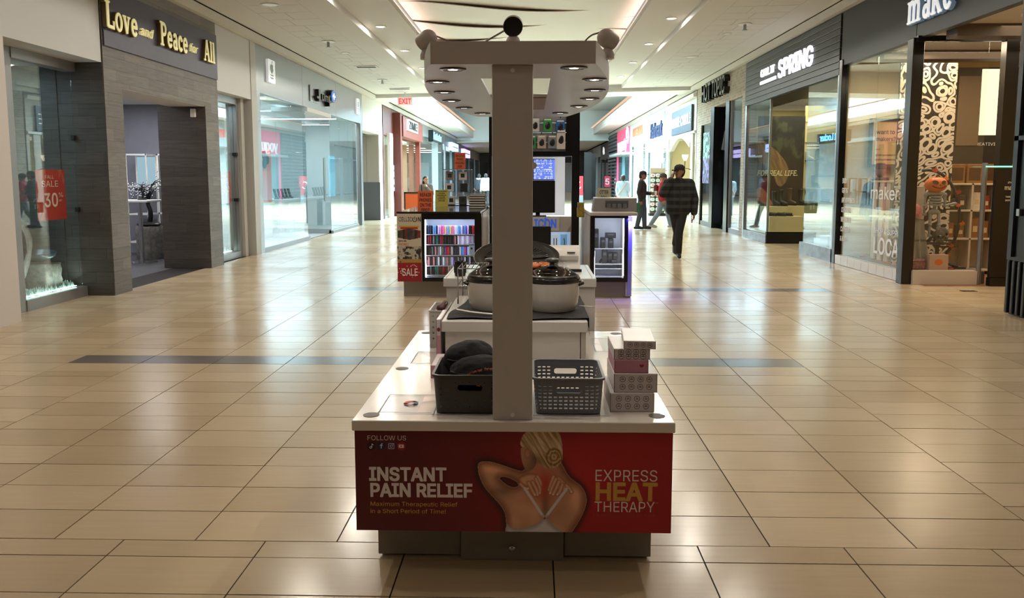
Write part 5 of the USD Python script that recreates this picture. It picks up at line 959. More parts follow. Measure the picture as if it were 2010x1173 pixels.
# ---- slow cookers
LIDG = usdkit.material(stage, '/World/Looks/lid_glass', {'f': ('fresnel', {'IOR': 1.5}), 't': ('transparent_bsdf', {'color': (.16, .16, .16)}), 'g': ('glossy_bsdf', {'roughness': .04, 'color': (1, 1, 1)}), 'x': ('mix_closure', {'fac': .12})}, [('t.BSDF', 'x.closure1'), ('g.BSDF', 'x.closure2')], surface='x.closure')
POTM = mat('pot_cream', '#b6b0a6', .22, coat=.4)
LATHE = lathe
def cooker(x, y, r, lab):
    t = thing('slow_cooker', lab, 'cooker', (x, y, .856)); lathe = lambda p, n=32, c=(0, 0, 0), **k: LATHE([(a, b * 1.13) for a, b in p], n, c, **k)
    put(t, 'body', lathe([(0, 0), (r * .78, 0), (r * .84, .006), (r * .93, .03), (r * .985, .07), (r, .13), (r, .135), (r * .95, .136)], 56), POTM, smooth=50)
    put(t, 'rim', lathe([(r * .95, .133), (r * 1.0, .134), (r * 1.03, .14), (r * 1.03, .152), (r * .99, .158), (r * .93, .155)], 56), mat('pot_rim', '#1d1c1c', .12), smooth=50)
    put(t, 'inner_pot', lathe([(r * .93, .155), (r * .9, .1), (r * .8, .03), (0, .028)], 40), BLACK, smooth=True)
    ld = put(t, 'lid', lathe([(r * .93, .16), (r * .93, .166), (r * .75, .183), (r * .5, .197), (r * .25, .205), (0, .207)], 56), LIDG, smooth=True)
    put(ld, 'lid_rim', lathe([(r * .9, .158), (r * .96, .158), (r * .975, .164), (r * .93, .17), (r * .9, .167), (r * .9, .158)], 56), mat('lid_band', '#4b4947', .3, metal=.6), smooth=40)
    put(ld, 'knob', J(lathe([(0, .205), (.022, .205), (.014, .212), (.013, .224), (.0, .226)], 24), lathe([(0, .224), (.03, .224), (.036, .23), (.034, .238), (.02, .242), (0, .243)], 24)), mat('knob_grey', '#3a3838', .3), smooth=50)
    for s in (-1, 1): put(t, 'handle', tube([(s * r * .96, -.04, .14), (s * r * 1.1, -.03, .146), (s * r * 1.1, .03, .146), (s * r * .96, .04, .14)], .009, 8), BLACK, smooth=True)
    put(t, 'foot', J(*[cyl((r * .6 * math.cos(a), r * .6 * math.sin(a), -.006), (r * .6 * math.cos(a), r * .6 * math.sin(a), .002), .012, n=10) for a in (.7, 2.3, 3.9, 5.5)]), BLACKM)
cooker(-.215, 4.29, .126, 'cream slow cooker half hidden by the post, beside the wire rack'); cooker(.102, 4.28, .143, 'cream slow cooker with black lid knob on the free side of the post')
t = thing('ladle', 'white ladle leaning against the cream cooker beside the wire rack', 'ladle', (0, 0, 0)); put(t, 'handle', tube(smooth_path([(-.385, 4.1, .885), (-.3, 4.09, .872), (-.2, 4.08, .865), (-.12, 4.07, .863)], 2), .0055, 8), mat('ladle_white', '#d8d3ca', .3), smooth=True); put(t, 'bowl', lathe([(0, 0), (.03, .005), (.036, .014), (.032, .012), (0, .004)], 20, (-.1, 4.07, .857)), MATS['ladle_white'], smooth=True)
t = thing('thin_cable', 'thin white cable on the black cloth beside the free-side cooker', 'cable'); put(t, 'wire', tube(smooth_path([(.25, 4.36, .866), (.29, 4.33, .868), (.33, 4.36, .862)], 2), .003, 6), MATS['ladle_white'])
t = thing('wire_rack', 'two-tier chrome wire rack behind the cooker next to the black cup', 'rack', (-.41, 4.48, .856))
for x in (0, .3):
    put(t, 'leg', J(tube([(x, 0, 0), (x, 0, .195)], .004, 6), tube([(x, .3, 0), (x, .3, .195)], .004, 6), tube([(x, 0, .1), (x, .3, .1)], .003, 6)), CHROME)
put(t, 'top_grid', J(tube([(0, 0, .195), (.3, 0, .195), (.3, .3, .195), (0, .3, .195)], .004, 6, True), *[tube([(.025 * k, 0, .195), (.025 * k, .3, .195)], .0028, 5) for k in range(1, 12)]), CHROME)
put(t, 'lower_grid', J(tube([(0, 0, .1), (.3, 0, .1)], .003, 5), *[tube([(.05 * k, 0, .1), (.05 * k, .3, .1)], .0025, 5) for k in range(1, 6)]), CHROME)
# ---- pan, printer, cup on the rear cabinet
t = thing('grill_pan', 'large round black grill pan tilted towards the viewer on the rear cabinet', 'pan', (-.1, 5.15, 1.05), rx=18)
put(t, 'bowl', lathe([(0, -.035), (.2, -.03), (.25, -.005), (.268, .0), (.27, .008), (.262, .012), (.235, .008), (.2, -.015), (0, -.02)], 64), mat('pan_black', '#141313', .22), smooth=50)
put(t, 'ridge', J(*[tube([(math.cos(a) * .09, math.sin(a) * .09, -.014), (math.cos(a) * .205, math.sin(a) * .205, -.008)], .005, 6) for a in np.linspace(.15, PI - .15, 26)]), mat('ridge_grey', '#2c2b2b', .12), smooth=True)
put(t, 'prop', J(bx(-.05, .05, .1, .14, -.085, -.03)), BLACK)
t = thing('glazed_food', 'orange glazed food heaped in the front half of the black grill pan', 'food', (-.08, 5.07, 1.0), kind='stuff'); rs = np.random.RandomState(3); fd = []
for i in range(95):
    a, q = rs.uniform(0, 2 * PI), math.sqrt(rs.rand()); fd.append(sc(ball((q * .2 * math.cos(a), q * .12 * math.sin(a), .008 + .022 * rs.rand() * (1 - q * .6)), rs.uniform(.018, .03), 1), (1, 1, .6), (0, 0, .005)))
put(t, 'pieces', J(*fd), mat('glaze_orange', '#b8642a', .25, var=.5, scale=30), smooth=True)
t = thing('label_printer', 'white tabletop printer with button pad on the rear cabinet', 'printer', (.1, 5.2, .953))
put(t, 'body', hull([(0, 0, 0), (.2, 0, 0), (.2, .25, 0), (0, .25, 0), (0, .0, .02), (.2, 0, .02), (0, .05, .13), (.2, .05, .13), (0, .08, .148), (.205, .08, .148), (0, .25, .148), (.205, .25, .148)]), mat('printer_white', '#d9d4cb', .35))
NB = np.array([0, -.91, .41])
put(t, 'panel', bx(.06, .19, -.001, .02, .075, .1), mat('printer_grey', '#b5b0a8', .4))
for r_ in range(2):
    for k in range(3): put(t, 'button', cyl((.075 + .025 * k, .012 + .012 * r_, .03 + .024 * r_), (.075 + .025 * k, .004 + .012 * r_, .034 + .024 * r_), .008, n=12), SPOTM)
put(t, 'badge', bx(.12, .17, .03, .04, .115, .122), MATS['knob_grey']); put(t, 'foot', J(bx(0, .21, -.012, 0, 0, .016)), BLACK)
t = thing('black_cup', 'black ribbed cup standing on the rear cabinet corner by the wire rack', 'cup', (-.44, 4.96, .953)); put(t, 'body', lathe([(0, 0), (.03, 0), (.033, .004), (.036, .088), (.034, .09), (.031, .088), (.028, .006), (0, .005)], 32), BLACK, smooth=40); put(t, 'sleeve', lathe([(.034, .02), (.0375, .02), (.038, .07), (.036, .07)], 32), BLACKM, smooth=40)
# ---- plastic baskets
def basket(loc, w, d, h, m, lab, kind):
    t = thing('storage_basket', lab, 'basket', loc); CS = manifold3d.CrossSection
    def rr(a, b, r_): return CS.square((a - 2 * r_, b - 2 * r_), True).offset(r_, manifold3d.JoinType.Round, 2.0, 32)
    o = rr(w - .02, d - .02, .03).extrude(h, 0, 0, (w / (w - .02), d / (d - .02))); i = rr(w - .026, d - .026, .028).extrude(h, 0, 0, (w / (w - .02), d / (d - .02))).translate((0, 0, .004)); s = o - i
    cuts = []; cu = lambda a, b, c, x, y, z: manifold3d.Manifold.cube((a, b, c), True).translate((x, y, z))
    if kind == 'slot':
        nx, ny = 12, 14
        for r_ in range(7):
            z = .022 + r_ * .0148
            for k in range(nx):
                x = (k - (nx - 1) / 2) * (w - .05) / (nx - 1)
                if r_ >= 4 and abs(x) < .063: continue
                for y in (-d / 2, d / 2): cuts.append(cu(.0125, .03, .0055, x, y, z))
            for k in range(ny):
                y = (k - (ny - 1) / 2) * (d - .05) / (ny - 1)
                for x in (-w / 2, w / 2): cuts.append(cu(.03, .0125, .0055, x, y, z))
    else:
        for r_ in range(5):
            for k in range(9):
                x = (k - 4) * (w - .06) / 8
                if r_ in (2, 3) and abs(x) < .062: continue
                for y in (-d / 2, d / 2): cuts.append(manifold3d.Manifold.cylinder(.03, .0026, .0026, 8, True).rotate((90, 0, 0)).translate((x, y, .025 + r_ * .024)))
    for y in (-d / 2, d / 2): cuts.append(CS.square((.075, .004), True).offset(.010, manifold3d.JoinType.Round, 2, 24).extrude(.04, 0, 0, (1, 1)).rotate((90, 0, 0)).translate((0, y + .02, h * .68)))
    put(t, 'tub', mf(s - manifold3d.Manifold.batch_boolean(cuts, manifold3d.OpType.Add)), m)
    rim = rr(w + .012, d + .012, .032).extrude(.008).translate((0, 0, h - .004)) - rr(w - .008, d - .008, .03).extrude(.02).translate((0, 0, h - .01)); put(t, 'rim', mf(rim), m)
    for y in (-d / 2 + .003, d / 2 - .009): put(t, 'handle', mf(CS.square((.085, .012), True).offset(.012, manifold3d.JoinType.Round, 2, 24).extrude(.006).rotate((90, 0, 0)).translate((0, y + .006, h * .68)) - CS.square((.075, .004), True).offset(.010, manifold3d.JoinType.Round, 2, 24).extrude(.05).rotate((90, 0, 0)).translate((0, y + .03, h * .68))), m)
    return t
basket((-.24, 3.25 + .07 * 0, .644), .285, .33, .148, mat('basket_dark', '#3f3d3b', .4), 'dark grey perforated basket holding black wraps beside the post', 'dot')
basket((.139, 3.25, .644), .27, .33, .138, mat('basket_grey', '#6d6f72', .35), 'empty mid-grey slotted basket on the counter next to the boxes', 'slot')
BW = mat('wrap_black', '#050506', .95, bump=.15, bscale=70)
def wrap(loc, s, rz, seed, lab, rx=0):
    t = thing('therapy_wrap', lab, 'wrap', loc, rz, rx=rx); v, f = ball((0, 0, 0), 1.0, 4); v = v * np.array(s) * (1 + .22 * (meshkit.fbm(v * 2.3, 3, seed)[:, None] - .5)); put(t, 'fabric', (v, f), BW, smooth=True)
    put(t, 'seam', tube([(s[0] * 1.0 * math.cos(a), -s[1] * .98 * abs(math.sin(a)) , s[2] * .2) for a in np.linspace(.4, PI - .4, 16)], .004, 6), BLACKM); return t
wrap((-.25, 3.3, .805), (.112, .1, .085), 15, 2, 'black folded therapy wrap heaped highest in the dark basket')
w2 = wrap((-.2, 3.19, .775), (.13, .085, .075), -4, 7, 'black therapy wrap with embroidered logo at the front of the dark basket')
EO = mat('embroidery_orange', '#c9673f', .7); EB = mat('embroidery_blue', '#5f9ac4', .7)
for i, ch in enumerate('American Heat Therapy'):
    if ch != ' ':
        a = i / 20.; v, f = txt(ch, .0085, (0, 0, 0), 'xz', .002, True); put(w2, 'embroidery', (v + [-.05 + .1 * a, -.093 + .025 * abs(a - .5), .012 + .026 * a + .008 * math.sin(a * PI)], f), EO)
put(w2, 'emblem', tube([(-.003, -.092, .008), (-.012, -.094, -.006), (-.006, -.094, -.022), (.006, -.092, -.024)], .0035, 6), EO); put(w2, 'emblem', tube([(.008, -.092, .012), (.014, -.093, .0), (.009, -.094, -.016)], .0032, 6), EB)
# ---- plastic sheets, logo cards
for i, (x0, x1, y0, y1, lab) in enumerate(((-.6, -.389, 3.1, 3.368, 'clear plastic sheet with a round logo card nearest the front counter corner'), (-.6, -.45, 3.95, 4.22, 'clear plastic sheet beside the pink box'), (.33, .5, 4.25, 4.6, 'clear plastic sheet beyond the box stack'), (-.385, -.158, 3.078, 3.43, 'clear plastic mat under the dark basket'), (.004, .3, 3.078, 3.43, 'clear plastic mat under the mid-grey basket'))):
    t = thing('plastic_sheet', lab, 'sheet', (0, 0, .6405)); put(t, 'film', cb(x0, x1, y0, y1, 0, .0024, .0008), FILM); put(t, 'edge', J(bx(x0, x1, y1 - .006, y1, .0024, .0032), bx(x0, x1, y0, y0 + .004, .0024, .0032), bx(x0, x0 + .004, y0, y1, .0024, .0032)), mat('sheet_edge', '#a9b2c2', .3))
    if i < 3:
        cx, cy = (x0 + x1) / 2 + .0, (y0 + y1) / 2
        if i == 0:
            for a0, a1, c_ in ((60, 200, '#c8472a'), (200, 320, '#8f2740'), (-40, 60, '#2b4f7a')): put(t, 'logo', prism(affinity.translate(LineString(arc(0, 0, .022, .028, a0, a1)).buffer(.007), cx + .005, cy), .0004, 'xy', (0, 0, .0026)), mat('logo_' + c_[1:], c_, .5))
# ---- product boxes
BOXW = mat('box_white', '#c9c0bf', .35, var=.04); BOXP = mat('box_pink', '#bd8494', .4, var=.15, scale=10); BOXT = mat('box_marble', '#cfc9c6', .3, var=.12, scale=5); INK = mat('box_ink', '#5d5458', .5)
def product_box(x0, x1, y0, d, z0, z1, lab, rows, pink=False, rz=0):
    cx = (x0 + x1) / 2; w = x1 - x0; h = z1 - z0; t = thing('product_box', lab, 'box', (cx, y0 + d / 2, z0), rz, 'heat therapy product boxes')
    put(t, 'carton', cb(-w / 2, w / 2, -d / 2, d / 2, 0, h - .001, .0015), BOXP if pink else BOXW); put(t, 'top_print', bx(-w / 2 + .004, w / 2 - .004, -d / 2 + .004, d / 2 - .004, h - .001, h - .0004), BOXT)
    put(t, 'edge', J(bx(-w / 2, -w / 2 + .002, -d / 2 - .0006, -d / 2, 0, h), bx(w / 2 - .002, w / 2, -d / 2 - .0006, -d / 2, 0, h)), INK)
    for r_ in range(rows):
        for k in range(4):
            px, pz = -w / 2 + w * (.2 + .205 * k), h * ((r_ + .5) / rows * .8 + .1) if rows > 1 else h * .5; rad = min(.0115, h * .3)
            put(t, 'icon', J(prism(Point(px, pz).buffer(rad, 8).difference(Point(px, pz).buffer(rad * .84, 8)), .0006, 'xz', (0, -d / 2, 0)), bx(px - rad * .5, px + rad * .5, -d / 2 - .0006, -d / 2, pz - rad * .15, pz + rad * .1), bx(px - rad * .15, px + rad * .15, -d / 2 - .0006, -d / 2, pz + rad * .25, pz + rad * .55)), INK)
    return t
product_box(.303, .474, 3.14, .3, .641, .715, 'white product box at the bottom of the stack near the counter corner', 2)
product_box(.318, .486, 3.15, .3, .715, .79, 'white product box second from the bottom of the stack near the counter corner', 2)
b3 = product_box(.32, .452, 3.16, .27, .79, .842, 'pink product box in the middle of the stack near the counter corner', 0, True); put(b3, 'heart', prism(smooth_poly([(.04, .02), (.03, .03), (.034, .036), (.04, .032), (.046, .036), (.05, .03)], 1), .0006, 'xz', (0, -.135, 0)), mat('heart_red', '#a02a3c', .5))
product_box(.318, .458, 3.165, .27, .842, .885, 'white product box second from the top of the stack near the counter corner', 2)
product_box(.365, .488, 3.16, .28, .885, .917, 'thin white product box on top of the stack near the counter corner', 1, rz=-4)
b = product_box(-.475, -.452, 4.0, .3, .641, .852, 'tall slim pink-edged product box standing against the raised cabinet', 0); put(b, 'side_print', bx(-.012, -.0116, -.14, .14, .01, .2), BOXP); put(b, 'seal', prism(affinity.scale(Point(0, .16).buffer(.008), 1, 1.3), .0006, 'xz', (0, -.15, 0)), mat('seal_red', '#7d2a30', .5)); put(b, 'front_print', bx(-.01, .01, -.1508, -.15, .01, .13), BOXP)
product_box(-.462, -.42, 3.66, .25, .641, .7, 'short pink product box behind the dark basket', 0, True)
t = thing('white_basket', 'small white perforated basket behind the tall slim product box', 'basket', (-.505, 4.33, .641))
sh_ = manifold3d.Manifold.cube((.09, .3, .2), True).translate((0, .15, .1)) - manifold3d.Manifold.cube((.084, .294, .2), True).translate((0, .15, .106)); hs_ = [manifold3d.Manifold.cylinder(.2, .006, .006, 10, True).rotate((90, 0, 0)).translate((x, 0, z)) for x in (-.025, 0, .025) for z in (.05, .08, .11, .14, .17)]
put(t, 'tub', mf(sh_ - manifold3d.Manifold.batch_boolean(hs_, manifold3d.OpType.Add)), KW); put(t, 'rim', J(bx(-.049, .049, -.004, 0, .194, .202), bx(-.049, -.045, 0, .3, .194, .202), bx(.045, .049, 0, .3, .194, .202)), KW)
t = thing('hair_clip', 'dark red patterned clip lying in the small white basket', 'clip', (-.5, 4.42, .84)); put(t, 'body', hull(np.vstack([ball((0, 0, 0), .022, 2)[0], ball((.02, .05, .02), .016, 2)[0]])), mat('clip_red', '#4a2224', .5, var=.5, scale=30), smooth=True); put(t, 'hinge', cyl((-.01, .02, -.01), (.03, .02, .03), .006), CHROME)
put(t, 'support', bx(-.03, .02, -.02, .06, -.19, -.015), BOXP)
# ================================================================ phone-repair kiosk beyond
PW2 = mat('kiosk2_white', '#b9b2a8', .35)
pk = thing('kiosk', 'phone repair kiosk with lit case display, banner and black-framed tower', 'kiosk')
put(pk, 'base', bx(-1.68, 1.27, 10.62, 13.6, 0, .21), mat('kiosk2_base', '#8d877d', .4))
put(pk, 'counter', J(bx(-1.73, -.67, 11.05, 13.9, .21, 1.07)), PW2)
put(pk, 'counter_top', J(cb(-1.74, -.665, 10.48, 13.95, 1.085, 1.11, .004)), mat('dark_glass_top', '#2a2c2e', .08))
DF = put(pk, 'display_frame', J(bx(-1.42, -.655, 10.5, 10.56, 1.012, 1.085), bx(-1.42, -.655, 10.5, 10.56, .212, .262), bx(-1.42, -1.385, 10.5, 10.56, .262, 1.012), bx(-.743, -.655, 10.5, 10.56, .262, 1.012)), BLACK)
LITW = mat('display_lining', '#cfd6e6', .5)
put(pk, 'display_lining', J(bx(-1.4, -.74, 10.96, 10.98, .25, 1.03), bx(-1.4, -1.386, 10.56, 10.96, .25, 1.03), bx(-.742, -.73, 10.56, 10.96, .25, 1.03), bx(-1.4, -.73, 10.56, 10.96, .24, .262), bx(-1.4, -.73, 10.56, 10.96, 1.02, 1.03)), LITW)
put(pk, 'display_glass', bx(-1.385, -.743, 10.515, 10.52, .262, 1.012), CLEAR)
put(pk, 'led_strip', J(bx(-1.384, -1.374, 10.56, 10.57, .27, 1.0), bx(-1.36, -.76, 10.58, 10.6, 1.012, 1.019)), emis('led_white', (.86, .92, 1), 14.0))
light('rect', (-1.06, 10.62, 1.0), (25, 0, 0), 9.0, (.84, .90, 1), .55, .06); light('rect', (-1.06, 10.6, .66), (90, 0, 0), .8, (.84, .90, 1), .5, .6)
SHZ = (.283, .405, .54, .68, .812)
for z in SHZ: put(pk, 'display_shelf', bx(-1.384, -.744, 10.6, 10.95, z - .008, z), mat('shelf_clear', '#c9d0dc', .2))
# banner
def kbanner(U, V):
    n = len(U); c = np.broadcast_to(H('#cfc4b0'), (n, 3)).copy()
    nz = meshkit.fbm(np.c_[U * 12, V * 26, U * 0], 4, 3); nb = meshkit.fbm(np.c_[U * 5, V * 9, U * 0], 3, 8)
    c = np.where(((V > .80) & (V < .822) & (U > .1) & (U < .9))[:, None], H('#c9a228'), c); c = np.where(((V > .775) & (V < .80) & (U > .14) & (U < .86))[:, None], H('#b52a22'), c)
    for i in range(9):
        x = .06 + .1 * i; w = .075; hh = .055 + .03 * (1 - abs(i - 4) / 4.); m = (abs(U - x - .04) < w) & (abs(V - .70) < hh)
        c = np.where((m)[:, None], H(('#3b3f42', '#5f4b3c', '#27282b', '#7a2b2b', '#39404a')[i % 5]) * (1 + .5 * (nz - .5))[:, None], c)
    m = (V > .28) & (V < .52); c = np.where(m[:, None], mixc(np.broadcast_to(H('#b9b3a6'), (n, 3)), H('#2b2622'), (nz - .47) * 7), c); c = np.where((m & (V < .33) & (nb > .45))[:, None], H('#b08a4a'), c)
    c = np.where((V < .28)[:, None], H('#9a1a24'), c); rs = np.random.RandomState(2)
    for i in range(26):
        a, q = rs.rand() * 6.28, .3 + .2 * rs.rand(); x, y = .5 + q * 1.0 * math.cos(a), .155 + q * .22 * math.sin(a); c = np.where(((abs(U - x) < .014) & (abs(V - y) < .006))[:, None], H('#e3d6d2'), c)
    return c
bk = put(pk, 'banner', bx(-1.735, -1.425, 10.485, 10.5, .212, 1.085), PW2)
printed(bk, 'print', (-1.735, 10.484, .212), (1, 0, 0), (0, 0, 1), .31, .873, 90, 250, kbanner)
put(bk, 'lettering', J(txt('CELLIC', .055, (-1.715, 10.483, .985), 'xz', .001, False, width=.17), txt('N', .055, (-1.47, 10.483, .985), 'xz', .001, True, width=.036)), DK)
put(bk, 'power_mark', J(prism(stk(arc(-1.507, 1.012, .026, .03, 130, 410), .009), .001, 'xz', (0, 10.483, 0)), bx(-1.511, -1.503, 10.482, 10.483, 1.01, 1.05)), DK)
put(bk, 'lettering', txt('SALE', .09, (-1.68, 10.483, .29), 'xz', .002, True, width=.2), mat('sale_white', '#e3dad8', .5)); put(bk, 'lettering', txt('NEW & USED', .018, (-1.715, 10.483, .725), 'xz', .001, True, width=.1), DK); put(bk, 'lettering', txt('PHONES', .034, (-1.715, 10.483, .675), 'xz', .001, False, width=.125), mat('orange_ink', '#c2552a', .5))
# phone cases
PCC = {'navy': '#23304f', 'black': '#15161a', 'lilac': '#c6a6d8', 'pink': '#e05aa0', 'blue': '#5d8fd0', 'clear white': '#d9dfee', 'red': '#b3202c', 'teal': '#2f8f8a', 'grey': '#73767d', 'brown': '#5a4136', 'violet': '#5a3f9a', 'yellow': '#d8cf80', 'maroon': '#6a2030', 'rose': '#c98f94', 'sand': '#b8a48a'}
ORD = ['navy', 'navy', 'black', 'blue', 'blue', 'navy', 'lilac', 'lilac', 'pink', 'pink', 'yellow', 'lilac', 'blue', 'yellow', 'rose', 'pink', 'clear white', 'clear white', 'blue', 'blue', 'clear white', 'violet', 'blue', 'violet', 'lilac', 'black', 'black', 'red', 'red']
R4 = [['maroon', 'red', 'black', 'grey', 'black', 'teal', 'black', 'maroon', 'red', 'black', 'black', 'black', 'black', 'black', 'black', 'black', 'rose', 'black', 'clear white', 'lilac', 'clear white', 'clear white', 'lilac', 'clear white', 'clear white', 'lilac', 'clear white', 'clear white', 'lilac'],
      ['black', 'black', 'grey', 'black', 'rose', 'brown', 'grey', 'clear white', 'grey', 'brown', 'violet', 'red', 'red', 'brown', 'clear white', 'black', 'black', 'navy', 'black', 'clear white', 'blue', 'blue', 'pink', 'violet', 'clear white', 'clear white', 'clear white', 'clear white', 'blue'],
      ['rose', 'black', 'maroon', 'rose', 'black', 'grey', 'clear white', 'black', 'grey', 'clear white', 'grey', 'rose', 'brown', 'grey', 'clear white', 'violet', 'black', 'navy', 'grey', 'black', 'grey', 'black', 'clear white', 'black', 'navy', 'clear white', 'black', 'navy', 'navy'],
      ['black', 'grey', 'black', 'black', 'teal', 'teal', 'brown', 'maroon', 'brown', 'red', 'maroon', 'brown', 'sand', 'sand', 'sand', 'sand', 'sand', 'brown', 'sand', 'sand', 'sand', 'grey', 'sand', 'brown', 'sand', 'grey', 'sand', 'sand', 'brown']]
protos = {}
nth = ['first', 'second', 'third', 'fourth', 'fifth', 'sixth', 'seventh', 'eighth', 'ninth', 'tenth', 'eleventh', 'twelfth', 'thirteenth', 'fourteenth', 'fifteenth', 'sixteenth', 'seventeenth', 'eighteenth', 'nineteenth', 'twentieth', 'twenty-first', 'twenty-second', 'twenty-third', 'twenty-fourth', 'twenty-fifth', 'twenty-sixth', 'twenty-seventh', 'twenty-eighth', 'twenty-ninth']
for r_, (z, nm) in enumerate(zip(SHZ[::-1], ('top', 'second', 'third', 'fourth', 'bottom'))):
    for k, cn in enumerate(ORD if r_ == 0 else R4[r_ - 1]):
        loc = (-1.358 + .0213 * k, 10.66 + .004 * (k % 3), z + .0003); lab = '%s phone case, %s from the banner on the %s shelf of the lit display' % (cn, nth[k], nm)
        if cn not in protos:
            protos[cn] = thing('phone_case', lab, 'phone case', loc, -58, 'phone cases in the lit display'); m = mat('case_' + cn.replace(' ', '_'), PCC[cn], .25)
            put(protos[cn], 'shell', prism(sbox(-.028, .008, .028, .104).buffer(.008, 4), .011, 'xz', (0, 0, 0)), m); put(protos[cn], 'camera_cutout', prism(sbox(-.022, .075, .0, .1).buffer(.004, 3), .0125, 'xz'), mat('case_hole', '#202226', .3))
        else: copy(protos[cn], 'phone_case', lab, 'phone case', loc, -58, 'phone cases in the lit display')
t = thing('price_card', 'pale blue boxed accessory leaning before the second-shelf cases', 'box', (-.82, 10.6, .54)); put(t, 'carton', cb(0, .07, 0, .03, 0, .16, .003), mat('pale_blue_box', '#b9d0ee', .4)); put(t, 'print', prism(Point(.03, .09).buffer(.014), .0006, 'xz'), DK)
# end pier with accessory display and blue edge light
put(pk, 'end_pier', J(bx(.73, 1.2, 10.98, 13.6, .21, 1.05), bx(.73, .79, 10.56, 10.98, .21, 1.05), bx(1.165, 1.2, 10.56, 10.98, .21, 1.05)), PW2)
put(pk, 'display_frame', J(bx(.735, 1.215, 10.5, 10.56, 1.03, 1.085), bx(.735, 1.215, 10.5, 10.56, .212, .265), bx(.735, .79, 10.5, 10.56, .265, 1.03), bx(1.165, 1.215, 10.5, 10.56, .265, 1.03)), BLACK)
put(pk, 'display_lining', J(bx(.79, 1.165, 10.94, 10.98, .26, 1.03), bx(.79, 1.165, 10.56, 10.94, .25, .266), bx(.79, 1.165, 10.56, 10.94, 1.03, 1.04)), LITW)
put(pk, 'led_strip', J(bx(1.155, 1.163, 10.57, 10.58, .28, 1.02), bx(.792, .80, 10.57, 10.58, .28, .6)), MATS['led_white']); put(pk, 'display_glass', bx(.79, 1.165, 10.515, 10.52, .265, 1.03), CLEAR)
light('rect', (.98, 10.62, 1.02), (25, 0, 0), 10.0, (.84, .90, 1), .3, .06); light('rect', (.98, 10.6, .66), (90, 0, 0), .9, (.84, .90, 1), .3, .6)
put(pk, 'counter_top', cb(.72, 1.33, 10.47, 13.95, 1.06, 1.1, .006), PW2)
put(pk, 'edge_panel', bx(1.2, 1.275, 10.56, 13.6, .02, 1.05), mat('edge_white', '#cfcfd6', .35)); put(pk, 'edge_led', bx(1.21, 1.268, 10.545, 10.56, .99, 1.045), emis('edge_led', (.12, .1, 1.0), 5.0)); put(pk, 'edge_diffuser', bx(1.212, 1.266, 10.55, 10.56, .03, .99), mat('edge_diffuser', '#8f8fb8', .3))
light('rect', (1.24, 10.5, 1.03), (35, 0, 0), 2600.0, (.10, .08, 1.0), .05, .05)
for z in (.63, .43): put(pk, 'display_shelf', bx(.792, 1.163, 10.65, 10.94, z - .008, z), MATS['shelf_clear'])
for i, (x0, x1, z0, z1, lab) in enumerate(((.795, .855, .63, .88, 'tall black carton at the frame end of the upper shelf'), (.885, .945, .63, .77, 'upright black carton second along the upper shelf'), (.985, 1.05, .63, .755, 'short black carton under the horizontal speaker'), (.945, 1.08, .76, .83, 'horizontal black speaker box bridging two cartons'), (.905, .97, .43, .62, 'tall black carton in the middle of the lower shelf'), (.98, 1.04, .48, .57, 'small black camera box beside the tall middle carton'), (1.045, 1.105, .48, .57, 'small black camera box at the bright-edge end of the lower shelf'), (.80, 1.1, .37, .43, 'long black tray of accessories on the lowest ledge'), (1.02, 1.1, .43, .48, 'squat black carton beneath the two camera boxes'))):
    t = thing('accessory_box', lab + ' of the end display', 'box', ((x0 + x1) / 2, 10.75, z0 + .001)); w = (x1 - x0) / 2; put(t, 'carton', cb(-w, w, -.05, .05, 0, z1 - z0 - .002, .004), mat('carton_black', '#1d2024', .4)); put(t, 'label', bx(-w * .6, w * .6, -.0508, -.05, (z1 - z0) * .55, (z1 - z0) * .75), mat('carton_label', '#4d545c', .4))
put(pk, 'display_shelf', bx(.792, 1.163, 10.65, 10.94, .362, .37), MATS['shelf_clear'])
t = thing('accessory_headset', 'black coiled headset lying on the long tray of the end display', 'headset', (.93, 10.75, .431)); put(t, 'band', tube([(.05 * math.cos(a), 0, .004 + .05 * math.sin(a)) for a in np.linspace(0, PI, 14)], .012), BLACK, smooth=True)
# ---- tower with black columns, slat panel with hanging packs, lit opening, monitors
tw = thing('display_tower', 'black-framed kiosk tower with hanging accessories above a lit opening', 'tower', (0, 12.5, 0))
put(tw, 'column', J(bx(-.66, -.62, 0, .1, .212, 2.62)), BLACK); put(tw, 'column', bx(.585, .7, 0, .1, .212, 2.62), BLACK)
put(tw, 'header', J(bx(-.62, .585, 0, .1, 2.5, 2.62), bx(-.62, .585, 0, .06, 1.86, 1.93), bx(.5, .585, 0, .06, 1.93, 2.5)), BLACK)
for k in range(4): put(tw, 'slat_board', cb(-.62, .5, .05, .09, 1.93 + .143 * k, 1.93 + .143 * k + .136, .004), mat('slat_grey', '#9a9da2', .4))
put(tw, 'lower_panel', bx(-.62, .585, -.02, .1, .212, .95), PW2); put(tw, 'opening_back', J(bx(-.62, .34, .5, .54, .95, 1.86), bx(.34, .5, .45, .54, .95, 1.86)), mat('opening_white', '#dfe4ea', .5, emit=.35))
put(tw, 'opening_frame', bx(-.62, .585, -.0, .06, .93, .955), STEEL)
for i, (z0, z1) in enumerate(((1.50, 1.83), (1.18, 1.49))):
    sc_ = put(tw, 'menu_screen', bx(.0, .35, .47, .5, z0, z1), BLACK); printed(sc_, 'screen', (.01, .469, z0 + .01), (1, 0, 0), (0, 0, 1), .33, z1 - z0 - .02, 60, 50, lambda U, V: np.where(((np.abs(np.sin(V * 34)) > .8) & (meshkit.noise(np.c_[U * 26, V * 12, U * 0]) > .5) & (U < .9))[:, None], H('#dfe6ff'), H('#5f78d8')), paint_mat(.3, 1.0))
put(tw, 'clock', cyl((.01, .02, 1.72), (.01, .0, 1.72), .05, n=20), mat('clock_tan', '#8f8069', .5))
